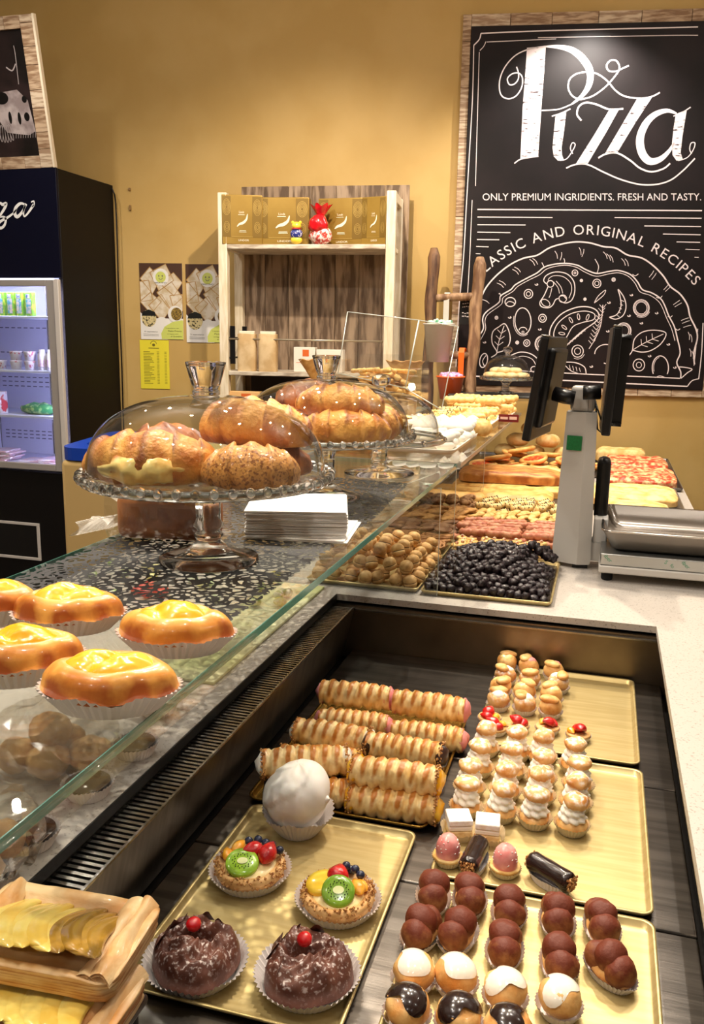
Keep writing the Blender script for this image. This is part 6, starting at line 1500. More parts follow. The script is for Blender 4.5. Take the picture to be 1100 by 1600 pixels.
# ================================================================== flyers and the price list
RAV = mat('ravioli_print', 'e2d6c3', 0.5, col2='cdb894', scale=30); DKP = mat('dark_print', '2a1614', 0.5); WHP = mat('white_print', 'ece8e2', 0.5)
LIM = mat('lime_print', 'cdd46a', 0.5); GRY = mat('grey_print', '6d6a64', 0.5); BLK = mat('black_print', '14140f', 0.5); OCH = mat('ochre_print', 'a98a3c', 0.5, col2='4c3a1c', scale=160); CRM = mat('cream_print', 'd9c792', 0.5, col2='3c3420', scale=90, lo=0.5, hi=0.6)
YEL = mat('yellow_print', 'ebdc3a', 0.5)
def flyer(x0, y0, x1, y1, label, clip=1.0, tilt=0.0):
    a, zt_ = s_z(x0, y0, 0.002); b, zb_ = s_z(x1, y1, 0.002)
    t = wall_thing('wall_flyer', label, 'poster', (a+b)/2, zb_); W_, Hh = b-a, zt_-zb_
    MB().box(-W_/2, W_/2, -0.002, -0.0005, 0, Hh).build('paper', WHP, t)
    def F(off): return Flat(0, 0, off, lambda x, y: ((x-0.5)*W_, (1-y)*Hh))
    f = F(0.0024); f.poly([(0, 0), (1, 0), (1, 0.72), (0, 0.72)]); f.build('photo_background', mat('brown_print', '4a2f20', 0.5), t)
    f = F(0.0028)
    R = [(0.02, 0.2, .25, .05, .5, .2, .3, .4), (.25, .12, .62, -.0, .8, .22, .45, .36), (.45, .25, .8, .12, 1.0, .25, .8, .42), (0, .24, .22, .22, .3, .48, .02, .50), (.40, .38, .75, .24, 1.0, .44, .7, .60),
         (.0, .5, .25, .38, .5, .5, .25, .66), (.2, .55, .5, .40, .72, .60, .5, .76), (.70, .42, 1.0, .40, 1.0, .62, .8, .62)]
    for i, q in enumerate(R):
        pts = [(min(1, max(0, q[k])), max(0.01, q[k+1])) for k in (0, 2, 4, 6)]; f.poly(pts, 0.00012*i)
    f.build('ravioli_picture', RAV, t)
    f = F(0.0042)
    for i, q in enumerate(R):
        pts = [(min(1, max(0, q[k])), max(0.01, q[k+1])) for k in (0, 2, 4, 6)]; f.line(pts+[pts[0]], 0.018, False)
    f.build('pasta_edges', mat('pasta_edge', 'b98f50', 0.5), t)
    f = F(0.0044); f.poly([(0, 0.64), (0.1, 0.72), (.5, 0.78), (.6, 0.75), (0.64, 1.0), (0, 1.0)]); f.build('white_corner', WHP, t); f = F(0.0044); f.disc(0.5, 0.18, 0.185, 0.112); f.build('logo_ring', WHP, t); f = F(0.0045); f.disc(0.82, 0.66, 0.17, 0.11); f.disc(0.5, 0.80, 0.15, 0.10); f.build('white_plates', WHP, t)
    f = F(0.0048); f.disc(0.5, 0.18, 0.12, 0.073); f.build('logo_disc', LIM, t); f = F(0.0048); f.poly([(0.98, 0.74), (0.75, 0.765), (0.56, 0.83), (0.48, 0.92), (0.49, 0.995), (1.0, 0.995), (1.0, 0.75)]); f.build('lime_areas', LIM, t)
    f = F(0.0048); f.disc(0.85, 0.66, 0.13, 0.085); f.build('pasta_bowl', OCH, t); f = F(0.0048); f.disc(0.2, 0.72, 0.175, 0.115); f.build('round_photo', CRM, t)
    f = F(0.0052); f.poly([(0.03, 0.69), (0.06, 0.635), (0.2, 0.605), (0.34, 0.635), (0.37, 0.69)])
    f.conv = lambda x, y: ((x/1000-0.5)*W_, (1-y/1000)*Hh)
    kx = W_/Hh
    def tx(s_, x, y, cap, wd): f.text(s_, x*1000, y*1000, cap*1000, wd*1000)
    tx('MARTINO', 0.36, 0.262, 0.018, 0.28); tx('Ti aspettiamo nella', 0.58, 0.855, 0.012, 0.32); tx('Pasta Fresca', 0.64, 0.895, 0.020, 0.32); tx('artigianale', 0.62, 0.930, 0.012, 0.26); tx('di Grandma', 0.70, 0.965, 0.018, 0.26)
    tx('Ti aspettiamo', 0.08, 0.905, 0.016, 0.32)
    f.build('printed_text', BLK, t)
    f = F(0.0052); f.line([(0.06, 0.93), (0.42, 0.935)], 0.006, False); f.line([(0.06, 0.95), (0.42, 0.953)], 0.006, False); f.disc(0.46, 0.165, 0.015, 0.012); f.disc(0.54, 0.165, 0.015, 0.012); f.ell(0.5, 0.19, 0.04, 0.02, 0.012, 0, 180); f.build('small_print', GRY, t)
    return t
flyer(217, 411, 287, 531, 'ravioli flyer at the left, fully visible beside the fridge')
flyer(289.5, 412.5, 360, 536, 'ravioli flyer partly hidden behind the shelf post', 0.8)
a, zt_ = s_z(218, 531, 0.004); b, zb_ = s_z(265.5, 608, 0.004); t = wall_thing('price_list', 'yellow printed price list taped below the flyers', 'poster', (a+b)/2, zb_); W_, Hh = b-a, zt_-zb_
MB().box(-W_/2, W_/2, -0.004, -0.0025, 0, Hh).build('paper', YEL, t)
f = Flat(0, 0, 0.0043, lambda x, y: ((x-0.5)*W_, (1-y)*Hh)); r = random.Random(1)
for i in range(22):
    y = 0.24+i*0.031; f.line([(0.12, y), (0.12+0.2+0.2*r.random(), y)], 0.016, False); f.line([(0.58, y), (0.66, y)], 0.013, False); f.line([(0.84, y), (0.92, y)], 0.013, False)
f.line([(0.30, 0.165), (0.66, 0.165)], 0.022, False); f.ell(0.48, 0.08, 0.10, 0.06, 0.02, 180, 360); f.disc(0.48, 0.10, 0.05, 0.03)
o = f.build('printed_rows', mat('olive_print', '6e661c', 0.6), t); o['kind'] = 'stuff'
# two small stubs left on the wall
t = wall_thing('wall_bracket', 'small rusty hook marks on the yellow wall beside the fridge', 'bracket', *s_z(202, 325))
for (px, py, w_, h_) in ((203, 296, 0.012, 0.014), (204, 325, 0.010, 0.028)):
    s, z = s_z(px, py); t0 = s_z(202, 325); MB().rbox(s-t0[0]-w_/2, s-t0[0]+w_/2, -0.012, -0.0005, z-t0[1]-h_/2, z-t0[1]+h_/2, 0.002).build('hook', mat('hook_metal', '8a6a3c', 0.5), t)

# ================================================================== shelf unit
CREAMW = mat('cream_wood', 'eddfc6', 0.5, col2='dccbaa', scale=10, stretch=(8, 8, 1))
GRW = [wood('grey_plank_%d' % i, a, b, (7, 7, 1.0), 5) for i, (a, b) in enumerate((('bda88f', '7a6249'), ('a89077', '65503c'), ('cfbda5', '8b7359'), ('988068', '5d4937')))]
SHELFW = wood('shelf_board_wood', 'd8ccb8', 'a4937e', (2, 14, 8), 5)
# front-left foot of the unit; local x along the shelves, y towards the wall
UA = WALL_A-0.10
fl = Vector((-1.895, 4.075, 0)); frr = Vector((-1.03, 4.30, 0)); UA = math.atan2(frr.y-fl.y, frr.x-fl.x)*0.45
su = thing('shelf_unit', 'tall wooden shelf unit with cream frames and a grey plank back', 'shelf', tuple(fl), UA)
UW = (frr-fl).length*0.985; UD = 0.30; UH = 2.20
def ub(x0, x1, y0, y1, z0, z1, name, m, b=0.003): return MB().rbox(x0, x1, y0, y1, z0, z1, b).build(name, m, su)
for x in (0, UW-0.04):
    for y in (0, UD-0.04): ub(x, x+0.045, y, y+0.045, 0.001, UH, 'post', CREAMW)
    ub(x+0.002, x+0.043, 0.046, UD-0.041, UH-0.045, UH-0.001, 'top_rail', CREAMW)
n = 7; pw = (UW+0.02)/n
for i in range(n): ub(0.03+i*pw*0.985, 0.03+(i+1)*pw*0.985-0.002, UD+0.006, UD+0.018+0.002*(i % 2), 0.30, UH+0.075, 'back_plank', GRW[(i*2+1) % 4], 0.002)
zsh = (1.955, 1.335, 0.80)
for z in zsh: ub(0.046, UW-0.041, 0.0, UD+0.004, z-0.022, z, 'shelf_board', SHELFW)
for z in zsh: 
    for x in (0.0125, UW-0.03): ub(x, x+0.02, 0.046, UD-0.041, z-0.022, z, 'shelf_rail', CREAMW)
mb = MB()
for zz in (1.40, 1.50): mb.tube([(0.047, 0.02, zz), (0.047, UD-0.05, zz)], 0.005, 6)
mb.build('black_side_rail', BLACK, su)
MB().tube([(0.046, 0.018, 1.495), (UW-0.042, 0.018, 1.495)], 0.005, 8).build('front_rail', mat('rail_metal', 'b5a78f', 0.3, 0.7), su)
ub(0.05, 0.075, 0.02, 0.03, 1.37, 1.56, 'rail_plate', BLACK, 0.001); ub(0.05, 0.075, UD-0.07, UD-0.06, 1.37, 1.56, 'rail_plate', BLACK, 0.001)
ub(0.08, UW-0.08, UD-0.01, UD+0.0, 0.80, 1.30, 'dark_back', mat('dark_back', '33281f', 0.6))
MW = Matrix.Translation(fl) @ Matrix.Rotation(UA, 4, 'Z')
def onshelf(x, y, z): return MW @ Vector((x, y, z+0.0006))
GBOX = mat('gold_box', 'a3823a', 0.32, 0.35, col2='94742f', scale=4); GBD = mat('gold_box_dark', '80642a', 0.35, 0.35); SW_ = mat('silver_print', 'f0e6c8', 0.3)
def gbox(x, y, w_, h_, rz, label, swoosh=True, d=0.07, zz=zsh[0]):
    p = onshelf(x, y, zz); t = thing('chocolate_box', label, 'box', tuple(p), UA+rz)
    MB().rbox(-w_/2, w_/2, 0, d, 0.0005, h_, 0.003).build('carton', GBOX, t)
    f = Flat(0, 0, 0.0012, lambda a, b: ((a-0.5)*w_, (1-b)*h_)); f.poly([(0.02, 0.03), (0.22, 0.03), (0.22, 0.85), (0.02, 0.85)]); f.build('darker_band', GBD, t); f = Flat(0, 0, 0.0012, lambda a, b: ((a-0.5)*w_, (1-b)*h_)); f.poly([(0.75, 0.03), (0.98, 0.03), (0.98, 0.85), (0.75, 0.85)]); f.build('darker_band', GBD, t)
    f = Flat(0, 0, 0.0018, lambda a, b: ((a-0.5)*w_, (1-b)*h_))
    for cx in (0.12, 0.87):
        for q in range(5): f.ell(cx, 0.25+0.0*q, 0.03+0.017*q, 0.04+0.03*q, 0.006)
        for q in range(3): f.ell(cx, 0.65, 0.03+0.02*q, 0.04+0.035*q, 0.006)
    f.line([(0.24, 0.84), (0.76, 0.84)], 0.008, False); f.build('scroll_print', mat('scroll_gold', 'c9a85a', 0.4, 0.4), t)
    if swoosh:
        f = Flat(0, 0, 0.0020, lambda a, b: ((a/1000-0.5)*w_, (1-b/1000)*h_))
        f.line([(370, 640), (430, 590), (520, 560), (600, 490), (630, 380)], 10, w2=60); f.text('Lindt', 420, 370, 50, 130); f.line([(400, 400), (560, 400)], 10, False); f.line([(430, 720), (590, 720)], 12, False); f.line([(420, 745), (600, 745)], 10, False); f.text('LINDOR', 400, 930, 40, 260)
        f.build('silver_emblem', SW_, t)
    return t
gbox(0.12, 0.02, 0.20, 0.235, 0.25, 'gold chocolate box at the left end of the top shelf')
gbox(0.315, 0.06, 0.265, 0.228, 0.06, 'gold chocolate box standing behind the small bear')
gbox(0.60, 0.10, 0.235, 0.228, -0.12, 'gold chocolate box behind the red sack')
gbox(0.775, 0.03, 0.13, 0.222, -0.30, 'narrow gold box beside the right post, turned aside')
# red sack of sweets and the small bear
p = onshelf(0.515, 0.03, zsh[0]); t = thing('red_sack', 'red glossy sack of sweets tied at the neck on the top shelf', 'bag', tuple(p), UA)
RF = mat('red_foil_bag', 'd3141f', 0.2, coat=0.8, col2='a80d18', scale=30); 
MB().blob((0, 0, 0.045), (0.058, 0.045, 0.046), 0.010, 40, 1, 14, 22, flat_bottom=-0.0445).build('clear_sack', mat('sweets_mix', 'd9483f', 0.25, col2='f6e6e0', scale=70, coat=0.7, lo=0.45, hi=0.55), t)
MB().blob((-0.010, -0.018, 0.092), (0.050, 0.038, 0.045), 0.010, 40, 2, 14, 22).build('foil_body', RF, t)
MB().surf(lambda u, v: ((0.014+0.036*u)*math.cos(2*PI*v)*(1+0.2*math.cos(7*2*PI*v)*u), (0.014+0.026*u)*math.sin(2*PI*v), 0.128+0.055*u+0.008*math.cos(7*2*PI*v)*u), 6, 60, False, True, smooth=False).build('ruffled_neck', RF, t)
p = onshelf(0.395, 0.02, zsh[0]); t = thing('foil_bear', 'small foil wrapped bear figure in yellow and blue on the top shelf', 'sweet', tuple(p), UA)
BY = mat('yellow_foil', 'f2cf3e', 0.25, coat=0.8); BB = mat('blue_foil', '27337f', 0.25, coat=0.8, col2='d8d2e2', scale=90, lo=0.58, hi=0.62)
m = MB(); m.blob((0, 0, 0.020), (0.030, 0.020, 0.020), flat_bottom=-0.0195); m.build('feet', BY, t)
MB().blob((0, 0, 0.050), (0.031, 0.022, 0.028)).build('body', BB, t)
m = MB(); m.blob((0, 0, 0.088), (0.024, 0.020, 0.019)); m.blob((-0.019, 0, 0.104), (0.008, 0.006, 0.008)); m.blob((0.019, 0, 0.104), (0.008, 0.006, 0.008)); m.build('head', BY, t)
MB().lathe([(0.022, 0.070), (0.026, 0.073), (0.022, 0.077)], 18).build('red_scarf', RF, t)
# bags of flour and the biscuit boxes on the lower shelf
def flour(seed):
    t = thing('paper_bag', 'x', 'bag'); m = MB()
    def g(u, v):
        a = 2*PI*v; c, s = math.cos(a), math.sin(a); q = (1.0 if u < 0.75 else 1-(u-0.75)*0.9)
        x = 0.048*math.copysign(abs(c)**0.5, c)*(1+0.03*noise.noise(Vector((u*8+seed, v*6, 0)))); y = 0.032*math.copysign(abs(s)**0.5, s)*q
        return (x, y, 0.0005+0.185*u+0.006*noise.noise(Vector((u*9, v*5, seed))))
    m.surf(g, 14, 32, False, True); m.add([g(1, k/32) for k in range(32)], [tuple(range(32))]); m.build('bag_body', mat('tan_paper', 'dcc093', 0.5, col2='c6a473', scale=14, bump=0.4), t)
    MB().rbox(-0.040, 0.040, -0.012, 0.012, 0.183, 0.200, 0.003).build('folded_top', mat('tan_paper_pale', 'e6d9c2', 0.5), t); return t
k = Kind(flour(1)); p = onshelf(0.135, 0.04, zsh[1]); k.put(tuple(p), UA, 'tan paper flour bag at the left of the lower shelf'); p = onshelf(0.245, 0.04, zsh[1]); k.put(tuple(p), UA, 'tan paper flour bag beside the other, nearer the boxes')
def wbox(x, w_, h_, label, orange=True, y=0.03, z=zsh[1], col='ece3d4'):
    p = onshelf(x, y, z); t = thing('biscuit_box', label, 'box', tuple(p), UA); MB().rbox(-w_/2, w_/2, 0, 0.06, 0.0005, h_, 0.002).build('carton', mat('box_'+col, col, 0.5), t)
    f = Flat(0, 0, 0.0008, lambda a, b: ((a-0.5)*w_, (1-b)*h_))
    if orange: f.poly([(0.42, 0.10), (0.72, 0.10), (0.72, 0.36), (0.42, 0.36)])
    f.line([(0.12, 0.62), (0.88, 0.60)], 0.02, False); f.build('orange_label', mat('orange_print', 'd9662b', 0.5), t)
    f = Flat(0, 0, 0.0009, lambda a, b: ((a/1000-0.5)*w_, (1-b/1000)*h_)); f.line([(250, 500), (400, 480), (600, 520), (850, 500)], 40); f.build('brown_print', mat('brown_text', '6e5440', 0.5), t); return t
wbox(0.435, 0.11, 0.125, 'cream box with an orange square on the lower shelf'); wbox(0.565, 0.135, 0.115, 'wide cream box beside it behind the crystal knob', False)
wbox(0.12, 0.17, 0.10, 'orange and cream biscuit box low down at the left, below the lower shelf', True, 0.02, zsh[2]+0.33, 'e9b878')
q = thing('low_cabinet', 'low dark cabinet inside the shelf unit', 'cabinet', tuple(onshelf(0.42, 0.02, zsh[2])), UA); MB().rbox(-0.36, 0.36, 0, 0.24, 0.0005, 0.325, 0.004).build('body', mat('dark_back', '33281f', 0.6), q)

# ================================================================== drinks fridge, picture above it, bin
FX, FY, FYB = -2.604, 3.789, 4.29
fg = thing('display_fridge', 'tall black glass-door display fridge with white script letters', 'fridge', (FX-0.31, 4.02, 0))
def fb(x0, x1, y0, y1, z0, z1, name, m, par=fg, b=0.003):
    l = fg.location; return MB().rbox(x0-l.x, x1-l.x, y0-l.y, y1-l.y, z0, z1, b).build(name, m, par)
NAVY = mat('fridge_navy', '03041a', 0.5, spec=0.2); BLK2 = mat('fridge_black', '0d0908', 0.5, spec=0.25); FWH = mat('fridge_liner', 'dcdcf4', 0.45); FFR = mat('fridge_frame', 'cfc7bf', 0.35)
X0 = FX-0.74
fb(FX-0.025, FX, FY+0.01, FYB, 0.02, 2.288, 'side_panel', BLK2); fb(X0, X0+0.025, FY+0.01, 4.205, 0.02, 2.288, 'side_panel', BLK2); FYB = 4.20; fb(X0+0.0255, X0+0.030, FY+0.02, 4.165, 0.836, 1.795, 'liner', FWH); fb(FX-0.0285, FX-0.0255, FY+0.02, 4.165, 0.836, 1.795, 'liner', FWH)
fb(X0+0.026, FX-0.026, FYB-0.03, FYB, 0.30, 2.28, 'back_panel', FWH); fb(X0+0.026, FX-0.026, FY+0.02, FYB-0.031, 1.80, 2.288, 'top_box', BLK2)
fb(X0, FX, FY-0.006, FY+0.009, 1.775, 2.290, 'header_panel', NAVY); fb(X0, FX, FY-0.004, FY+0.009, 0.04, 0.800, 'lower_panel', BLK2)
fb(X0+0.026, FX-0.026, FY+0.02, FYB-0.031, 0.05, 0.80, 'base_box', BLK2)
fb(FX-0.030, FX-0.002, FY-0.030, FY-0.007, 0.812, 1.768, 'door_frame', FFR); fb(FX-0.075, FX-0.032, FY-0.025, FY-0.007, 0.812, 1.768, 'door_stile', mat('grey_stile', '9d9690', 0.4))
fb(X0, FX-0.076, FY-0.025, FY-0.007, 1.735, 1.768, 'door_stile', mat('grey_stile', '9d9690', 0.4)); fb(X0, FX-0.076, FY-0.025, FY-0.007, 0.812, 0.845, 'door_stile', mat('grey_stile', '9d9690', 0.4))
fb(X0, FX-0.076, FY-0.016, FY-0.012, 0.846, 1.734, 'door_glass', GLASS, b=0.001)
zsf = [1.520, 1.255, 1.058]
ZS = []
for (px, py) in ((40, 494), (40, 578), (40, 648)): ZS.append(Yp(px, py, FY+0.05).z)
ZS.append(0.835)
for z in ZS[:3]: fb(X0+0.028, FX-0.028, FY+0.012, FYB-0.032, z-0.014, z, 'fridge_shelf', mat('shelf_white', 'cfd3ee', 0.4))
fb(X0+0.028, FX-0.028, FY+0.012, FYB-0.032, 0.802, 0.834, 'fridge_floor', FWH)
led = mat('fridge_led', 'cfd0ff', 0.5, emit=110.0)
fb(FX-0.034, FX-0.028, FY+0.012, FY+0.020, 0.86, 1.73, 'led_strip', led, b=0.0005); fb(X0+0.05, FX-0.06, FY+0.012, FY+0.022, 1.765, 1.772, 'led_strip', led, b=0.0005)
slot = MB(); l = fg.location
for z0_ in (ZS[0]-0.06, ZS[0]-0.195, ZS[1]-0.06, ZS[1]-0.085, ZS[1]-0.11, ZS[2]-0.13, ZS[2]-0.15, ZS[2]-0.17):
    x = X0+0.06
    while x < FX-0.06: slot.box(x-l.x, x+0.024-l.x, FYB-0.0325-l.y, FYB-0.0308-l.y, z0_, z0_+0.005); x += 0.04
o = slot.build('back_slots', mat('slot_dark', '5a5a78', 0.6), fg); o['kind'] = 'stuff'
fb(FX-0.36, FX-0.355, FYB-0.045, FYB-0.034, 0.84, 1.76, 'shelf_upright', STEEL, b=0.001)
# grille
a = Yp(62, 818, FY-0.004); b_ = Yp(66, 876, FY-0.004)
gx1 = a.x; gz1 = a.z; gz0 = b_.z
for (x0, x1, z0_, z1_) in ((X0+0.05, gx1, gz1-0.014, gz1), (X0+0.05, gx1, gz0, gz0+0.014), (gx1-0.016, gx1, gz0+0.0145, gz1-0.0145)):
    fb(x0, x1, FY-0.012, FY-0.0045, z0_, z1_, 'grille_frame', FFR, b=0.001)
mb = MB(); x = gx1-0.03
k_ = 0
for i in range(26):
    for j in range(13):
        cx, cz = gx1-0.028-0.013*i+(0.0065 if j % 2 else 0), gz0+0.024+j*((gz1-gz0-0.045)/12)
        mb.blob((cx-l.x, FY-0.0045-l.y, cz), (0.0035, 0.0012, 0.0035), nu=4, nv=6)
o = mb.build('grille_mesh', mat('mesh_grey', '57504a', 0.4, 0.6), fg); o['kind'] = 'stuff'
fb(gx1-0.40, gx1-0.017, FY-0.0062, FY-0.0042, gz0+0.0148, gz1-0.0148, 'grille_back', BLACK, b=0.0005)
# script letters on the header (the visible end of the word)
def PF(x, y): p = Yp(x, y, FY-0.0075); return (p.x-l.x, p.z)
F_ = Flat(0, 0, -(FY-0.0080-l.y), PF)
def pz(x, y): return (x/4.2, y/4.2+0.0)
def zl(pts, w=2.2, w2=None): F_.line([(x/4.208, y/4.208) for (x, y) in pts], w*1.1, w2=(w2*1.15 if w2 else None))
zl([(-30, 1340), (0, 1335), (18, 1345), (40, 1338), (30, 1370), (5, 1410), (-10, 1430)], 2.0, 3.6)
zl([(-10, 1430), (20, 1425), (38, 1440), (30, 1480), (5, 1500), (-12, 1480), (5, 1455), (50, 1430), (90, 1400), (110, 1375)], 1.6, 3.2)
zl([(165, 1345), (135, 1338), (105, 1365), (98, 1405), (115, 1425), (145, 1395), (168, 1350)], 2.0, 4.2)
zl([(172, 1340), (155, 1385), (160, 1422), (185, 1400), (222, 1345)], 3.6, 2.0); zl([(205, 1330), (222, 1322), (225, 1345), (210, 1360)], 1.6)
F_.build('script_lettering', mat('letter_white', 'f4f2ef', 0.5), fg)
pts = [(0.313, 0.255, 2.27), (0.318, 0.272, 2.24)]+[(0.319+0.002*math.sin(i*0.9), 0.276+0.001*math.cos(i), 2.2-0.1*i) for i in range(20)]
MB().tube(pts, 0.004, 6).build('power_cable', BLACK, fg)
# contents
def fthing(kind, px, py_base, zi, label, group, fr_depth=0.05, rz=0): 
    p = Yp(px, py_base, FY+fr_depth); kind.put((p.x, FY+fr_depth, ZS[zi]+0.0006), rz, label, group)
def carton():
    t = thing('drink_pack', 'x', 'carton'); MB().rbox(-0.021, 0.021, -0.015, 0.015, 0, 0.118, 0.004).build('pack_body', mat('green_pack', '7fbf3a', 0.4, col2='e6e24a', scale=50, lo=0.5, hi=0.62, stretch=(2, 1, 0.7)), t)
    MB().rbox(-0.016, 0.012, -0.0165, -0.0155, 0.012, 0.085, 0.0004).build('pack_picture', mat('pack_picture', '4fa8b8', 0.4, col2='e8d2c0', scale=70), t)
    MB().rbox(-0.015, 0.006, -0.0165, -0.0155, 0.088, 0.108, 0.0004).build('pack_logo', mat('pack_logo', '1a3f8a', 0.4, col2='f0f0f0', scale=80), t); return t
k = Kind(carton())
for i, px in enumerate((-10, 5, 20, 34, 49)): fthing(k, px, 492, 0, 'green and yellow drink pack on the top fridge shelf', 'green drink packs in the fridge')
def cup(): 
    t = thing('yogurt_cup', 'x', 'cup'); MB().lathe([(0.0001, 0), (0.024, 0), (0.031, 0.042), (0.0315, 0.046), (0.0001, 0.0465)], 22).build('cup_body', mat('cup_white', 'e6e2ee', 0.4, col2='c86a80', scale=60, lo=0.58, hi=0.64), t); return t
k = Kind(cup())
for (px, dz) in ((2, 0), (26, 0), (48, 0), (26, 1), (48, 1)):
    p = Yp(px, 577, FY+0.05); k.put((p.x, FY+0.05, ZS[1]+0.0006+dz*0.048), px, 'small white dairy cup on the middle fridge shelf', 'dairy cups in the fridge')
def tall():
    t = thing('milk_bottle', 'x', 'bottle'); MB().lathe([(0.0001, 0), (0.022, 0), (0.023, 0.08), (0.015, 0.09), (0.015, 0.105), (0.0001, 0.1055)], 20).build('bottle_body', mat('bottle_white', 'eeeaf4', 0.35), t)
    MB().lathe([(0.0235, 0.018), (0.0235, 0.055)], 20).build('bottle_label', mat('label_pink', 'd8b6cc', 0.4, col2='e8d8e8', scale=60), t); return t
k = Kind(tall())
for px in (67, 80): fthing(k, px, 578, 1, 'slim white bottle on the middle fridge shelf', 'white bottles in the fridge', 0.06)
b = Kind(tag(MB().blob((0, 0, 0.028), (0.115, 0.05, 0.030), 0.012, 30, 4, 12, 22, flat_bottom=-0.0275).build('salad_bag', mat('salad_green', '2f7d4a', 0.4, col2='9fc27a', scale=40, lo=0.5, hi=0.6, coat=0.4)), 'x', 'bag'))
fthing(b, 62, 646, 2, 'green bag of salad on the lower fridge shelf', None, 0.10)
bx = Kind(tag(MB().rbox(-0.04, 0.03, -0.03, 0.03, 0, 0.115, 0.003).build('red_white_carton', mat('carton_rw', 'e4e2ee', 0.4, col2='c83848', scale=18, lo=0.55, hi=0.6)), 'x', 'carton'))
fthing(bx, 0, 645, 2, 'white and red carton cut by the left edge of the photo', None, 0.06)
hb = Kind(tag(MB().rbox(-0.055, 0.055, -0.07, 0.07, 0, 0.010, 0.003).build('meat_pack', mat('meat_pack', 'e0b3c4', 0.35, col2='f0e4f0', scale=24, coat=0.4)), 'x', 'package'))
for i, (px, dz) in enumerate(((8, 0), (12, 1), (10, 2), (14, 3), (8, 4), (52, 0), (86, 0), (82, 1))):
    p = Yp(px, 722, FY+0.11); hb.put((p.x, FY+0.11+0.01*(i % 2), 0.8346+dz*0.0112), 0.1*(i % 3), 'flat pale pink package on the fridge floor', 'flat packages in the fridge')
# framed picture standing on the fridge
TL, BR_, TLi, BRi = Xp(52, 22, FX-0.02), Xp(88, 259, FX-0.02), None, None
yb = FY+0.012; base = Vector((FX-0.0, yb, 2.2906)); top_ = Xp(53, 22, FX-0.01)
hgt = math.hypot(top_.z-base.z, top_.y-base.y); tl = math.atan2(base.y-top_.y, top_.z-base.z)
pc = thing('framed_picture', 'framed black and white kitchen picture leaning forward above the fridge', 'picture', (FX-0.0, yb, 2.2912), 0, rx=tl)
def pb(x0, x1, z0, z1, y0, y1, name, m): return MB().rbox(x0, x1, y0, y1, z0, z1, 0.0015).build(name, m, pc)
rr = random.Random(9); z = 0
while z < hgt-0.01:
    e = min(hgt, z+0.06+0.05*rr.random()); pb(-0.078, -0.012, z+0.001, e-0.001, -0.020, 0.0, 'frame_plank', rr.choice((OAKP, OAKH))); z = e
pb(-0.0115, 0, 0, hgt, -0.022, 0.0, 'frame_edge', mat('pale_edge', 'ecdcc0', 0.5))
x = -0.9
while x < -0.08:
    e = min(-0.0785, x+0.12+0.06*rr.random()); pb(x+0.001, e-0.001, 0, 0.055, -0.020, 0, 'frame_plank', rr.choice((OAKP, OAKH))); pb(x+0.001, e-0.001, hgt-0.055, hgt, -0.020, 0, 'frame_plank', rr.choice((OAKP, OAKH))); x = e
pb(-0.9, -0.0785, 0.0555, hgt-0.0555, -0.008, 0, 'print', mat('dark_photo', '0e0908', 0.4, col2='2b1d1d', scale=5))
f = Flat(0, 0, 0.0088, lambda a, b: (-0.08-(1-a)*0.30, 0.056+(1-b)*(hgt-0.112)))
f.poly([(0.3, 0.48), (0.75, 0.46), (0.92, 0.55), (0.98, 0.80), (0.85, 0.83), (0.45, 0.80), (0.25, 0.62)]); f.build('pale_object', mat('pale_photo', 'b7a9a6', 0.5, col2='8c7d7b', scale=14), pc)
f = Flat(0, 0, 0.0094, lambda a, b: (-0.08-(1-a)*0.30, 0.056+(1-b)*(hgt-0.112)))
for (cx, cy_, rx_, ry_) in ((0.86, 0.54, 0.045, 0.028), (0.86, 0.68, 0.05, 0.035), (0.72, 0.69, 0.03, 0.05), (0.55, 0.68, 0.03, 0.05), (0.45, 0.52, 0.12, 0.05)): f.disc(cx, cy_, rx_, ry_)
o = f.build('dark_holes', BLACK, pc); o['kind'] = 'stuff'
f = Flat(0, 0, 0.0096, lambda a, b: (-0.08-(1-a)*0.30, 0.056+(1-b)*(hgt-0.112)))
for i in range(15):
    a_ = -0.3+i*0.16; cx, cy_ = 0.42-0.28*math.cos(a_), 0.64+0.17*math.sin(a_); f.ell(cx, cy_, 0.07, 0.022, 0.010, rot=math.degrees(-a_))
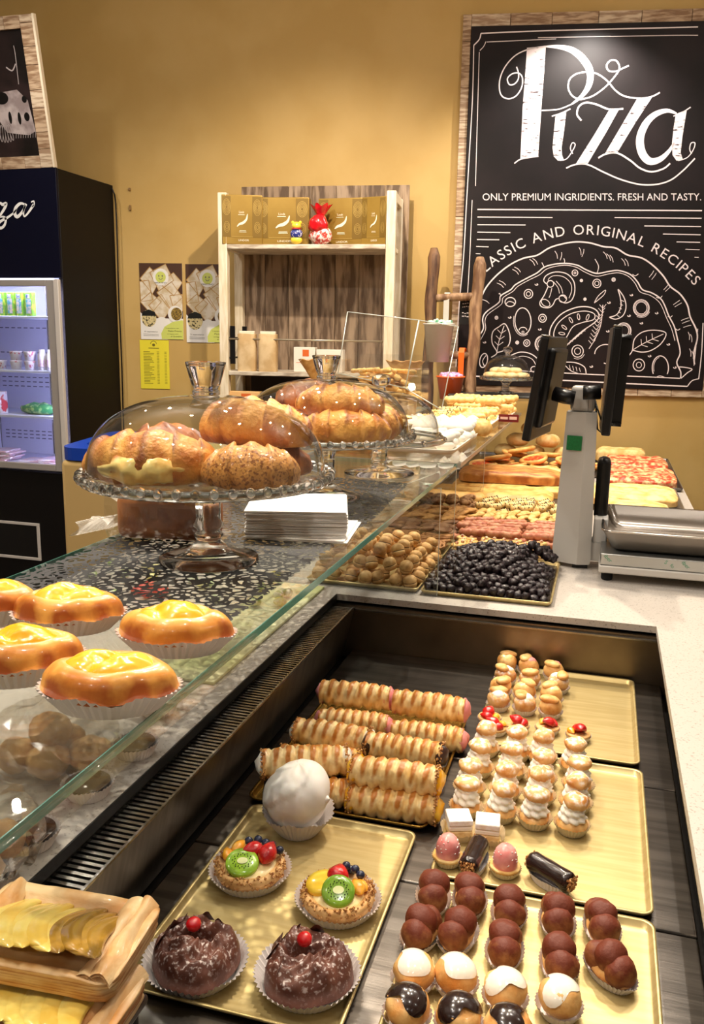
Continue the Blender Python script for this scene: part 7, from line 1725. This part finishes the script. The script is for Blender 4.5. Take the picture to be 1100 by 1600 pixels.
for i in range(9): f.line([(0.62+0.045*i, 0.80), (0.60+0.045*i, 0.85)], 0.008, False)
f.line([(0.80, 0.42), (0.82, 0.20), (0.815, 0.12)], 0.012); f.line([(0.62, 0.28), (0.72, 0.31), (0.80, 0.26)], 0.02); f.build('pale_wires', mat('wire_photo', 'a69a98', 0.5), pc)
# bin with a blue lid between fridge and counter
bn = thing('lidded_bin', 'tan waste bin with a bright blue open-topped lid beside the fridge', 'bin', (-1.83, 3.08, 0.04))
MB().rbox(-0.20, 0.22, -0.20, 0.20, -0.039, 0.985, 0.02).build('bin_body', mat('bin_tan', 'd8b474', 0.6), bn)
mb = MB()
pts = rrect(-0.205, 0.225, -0.20, 0.21, 0.06); inn = rrect(-0.14, 0.16, -0.13, 0.15, 0.04); n = len(pts)
v = [(p[0], p[1], 0.986) for p in pts]+[(p[0], p[1], 1.035+0.06*(p[1]+0.2)) for p in pts]+[(p[0], p[1], 1.037+0.06*(p[1]+0.2)) for p in inn]+[(p[0]*0.95, p[1]*0.95, 0.99) for p in inn]
mb.add(v, [(i*n+k, i*n+(k+1) % n, (i+1)*n+(k+1) % n, (i+1)*n+k) for i in range(3) for k in range(n)], False); mb.build('blue_lid', mat('lid_blue', '1242b0', 0.35), bn)
MB().box(-0.13, 0.15, -0.12, 0.14, 0.9865, 0.9885).build('bag_opening', BLACK, bn)

# green lettering on the protective film of the scale platform
f = Flat(0, 0, 0.1486, lambda a, b: (a, b))
def film(string, x, z, cap, ang):
    V, Fc, W_ = text2d(string); k = cap/0.73; ca, sa = math.cos(ang), math.sin(ang)
    f.mb.add([(x+(u*k)*ca-(v*k)*sa, -0.1486, z+(u*k)*sa+(v*k)*ca) for u, v in V], Fc, False)
film('iber', 0.078, 0.0665, 0.0105, -0.75); film('S', 0.222, 0.062, 0.010, -0.6); film('fo', 0.236, 0.056, 0.009, -0.7); film('iber', 0.262, 0.066, 0.0105, -0.75)
f.mb.build('film_lettering', mat('film_green', '2f8f6a', 0.5), sc)
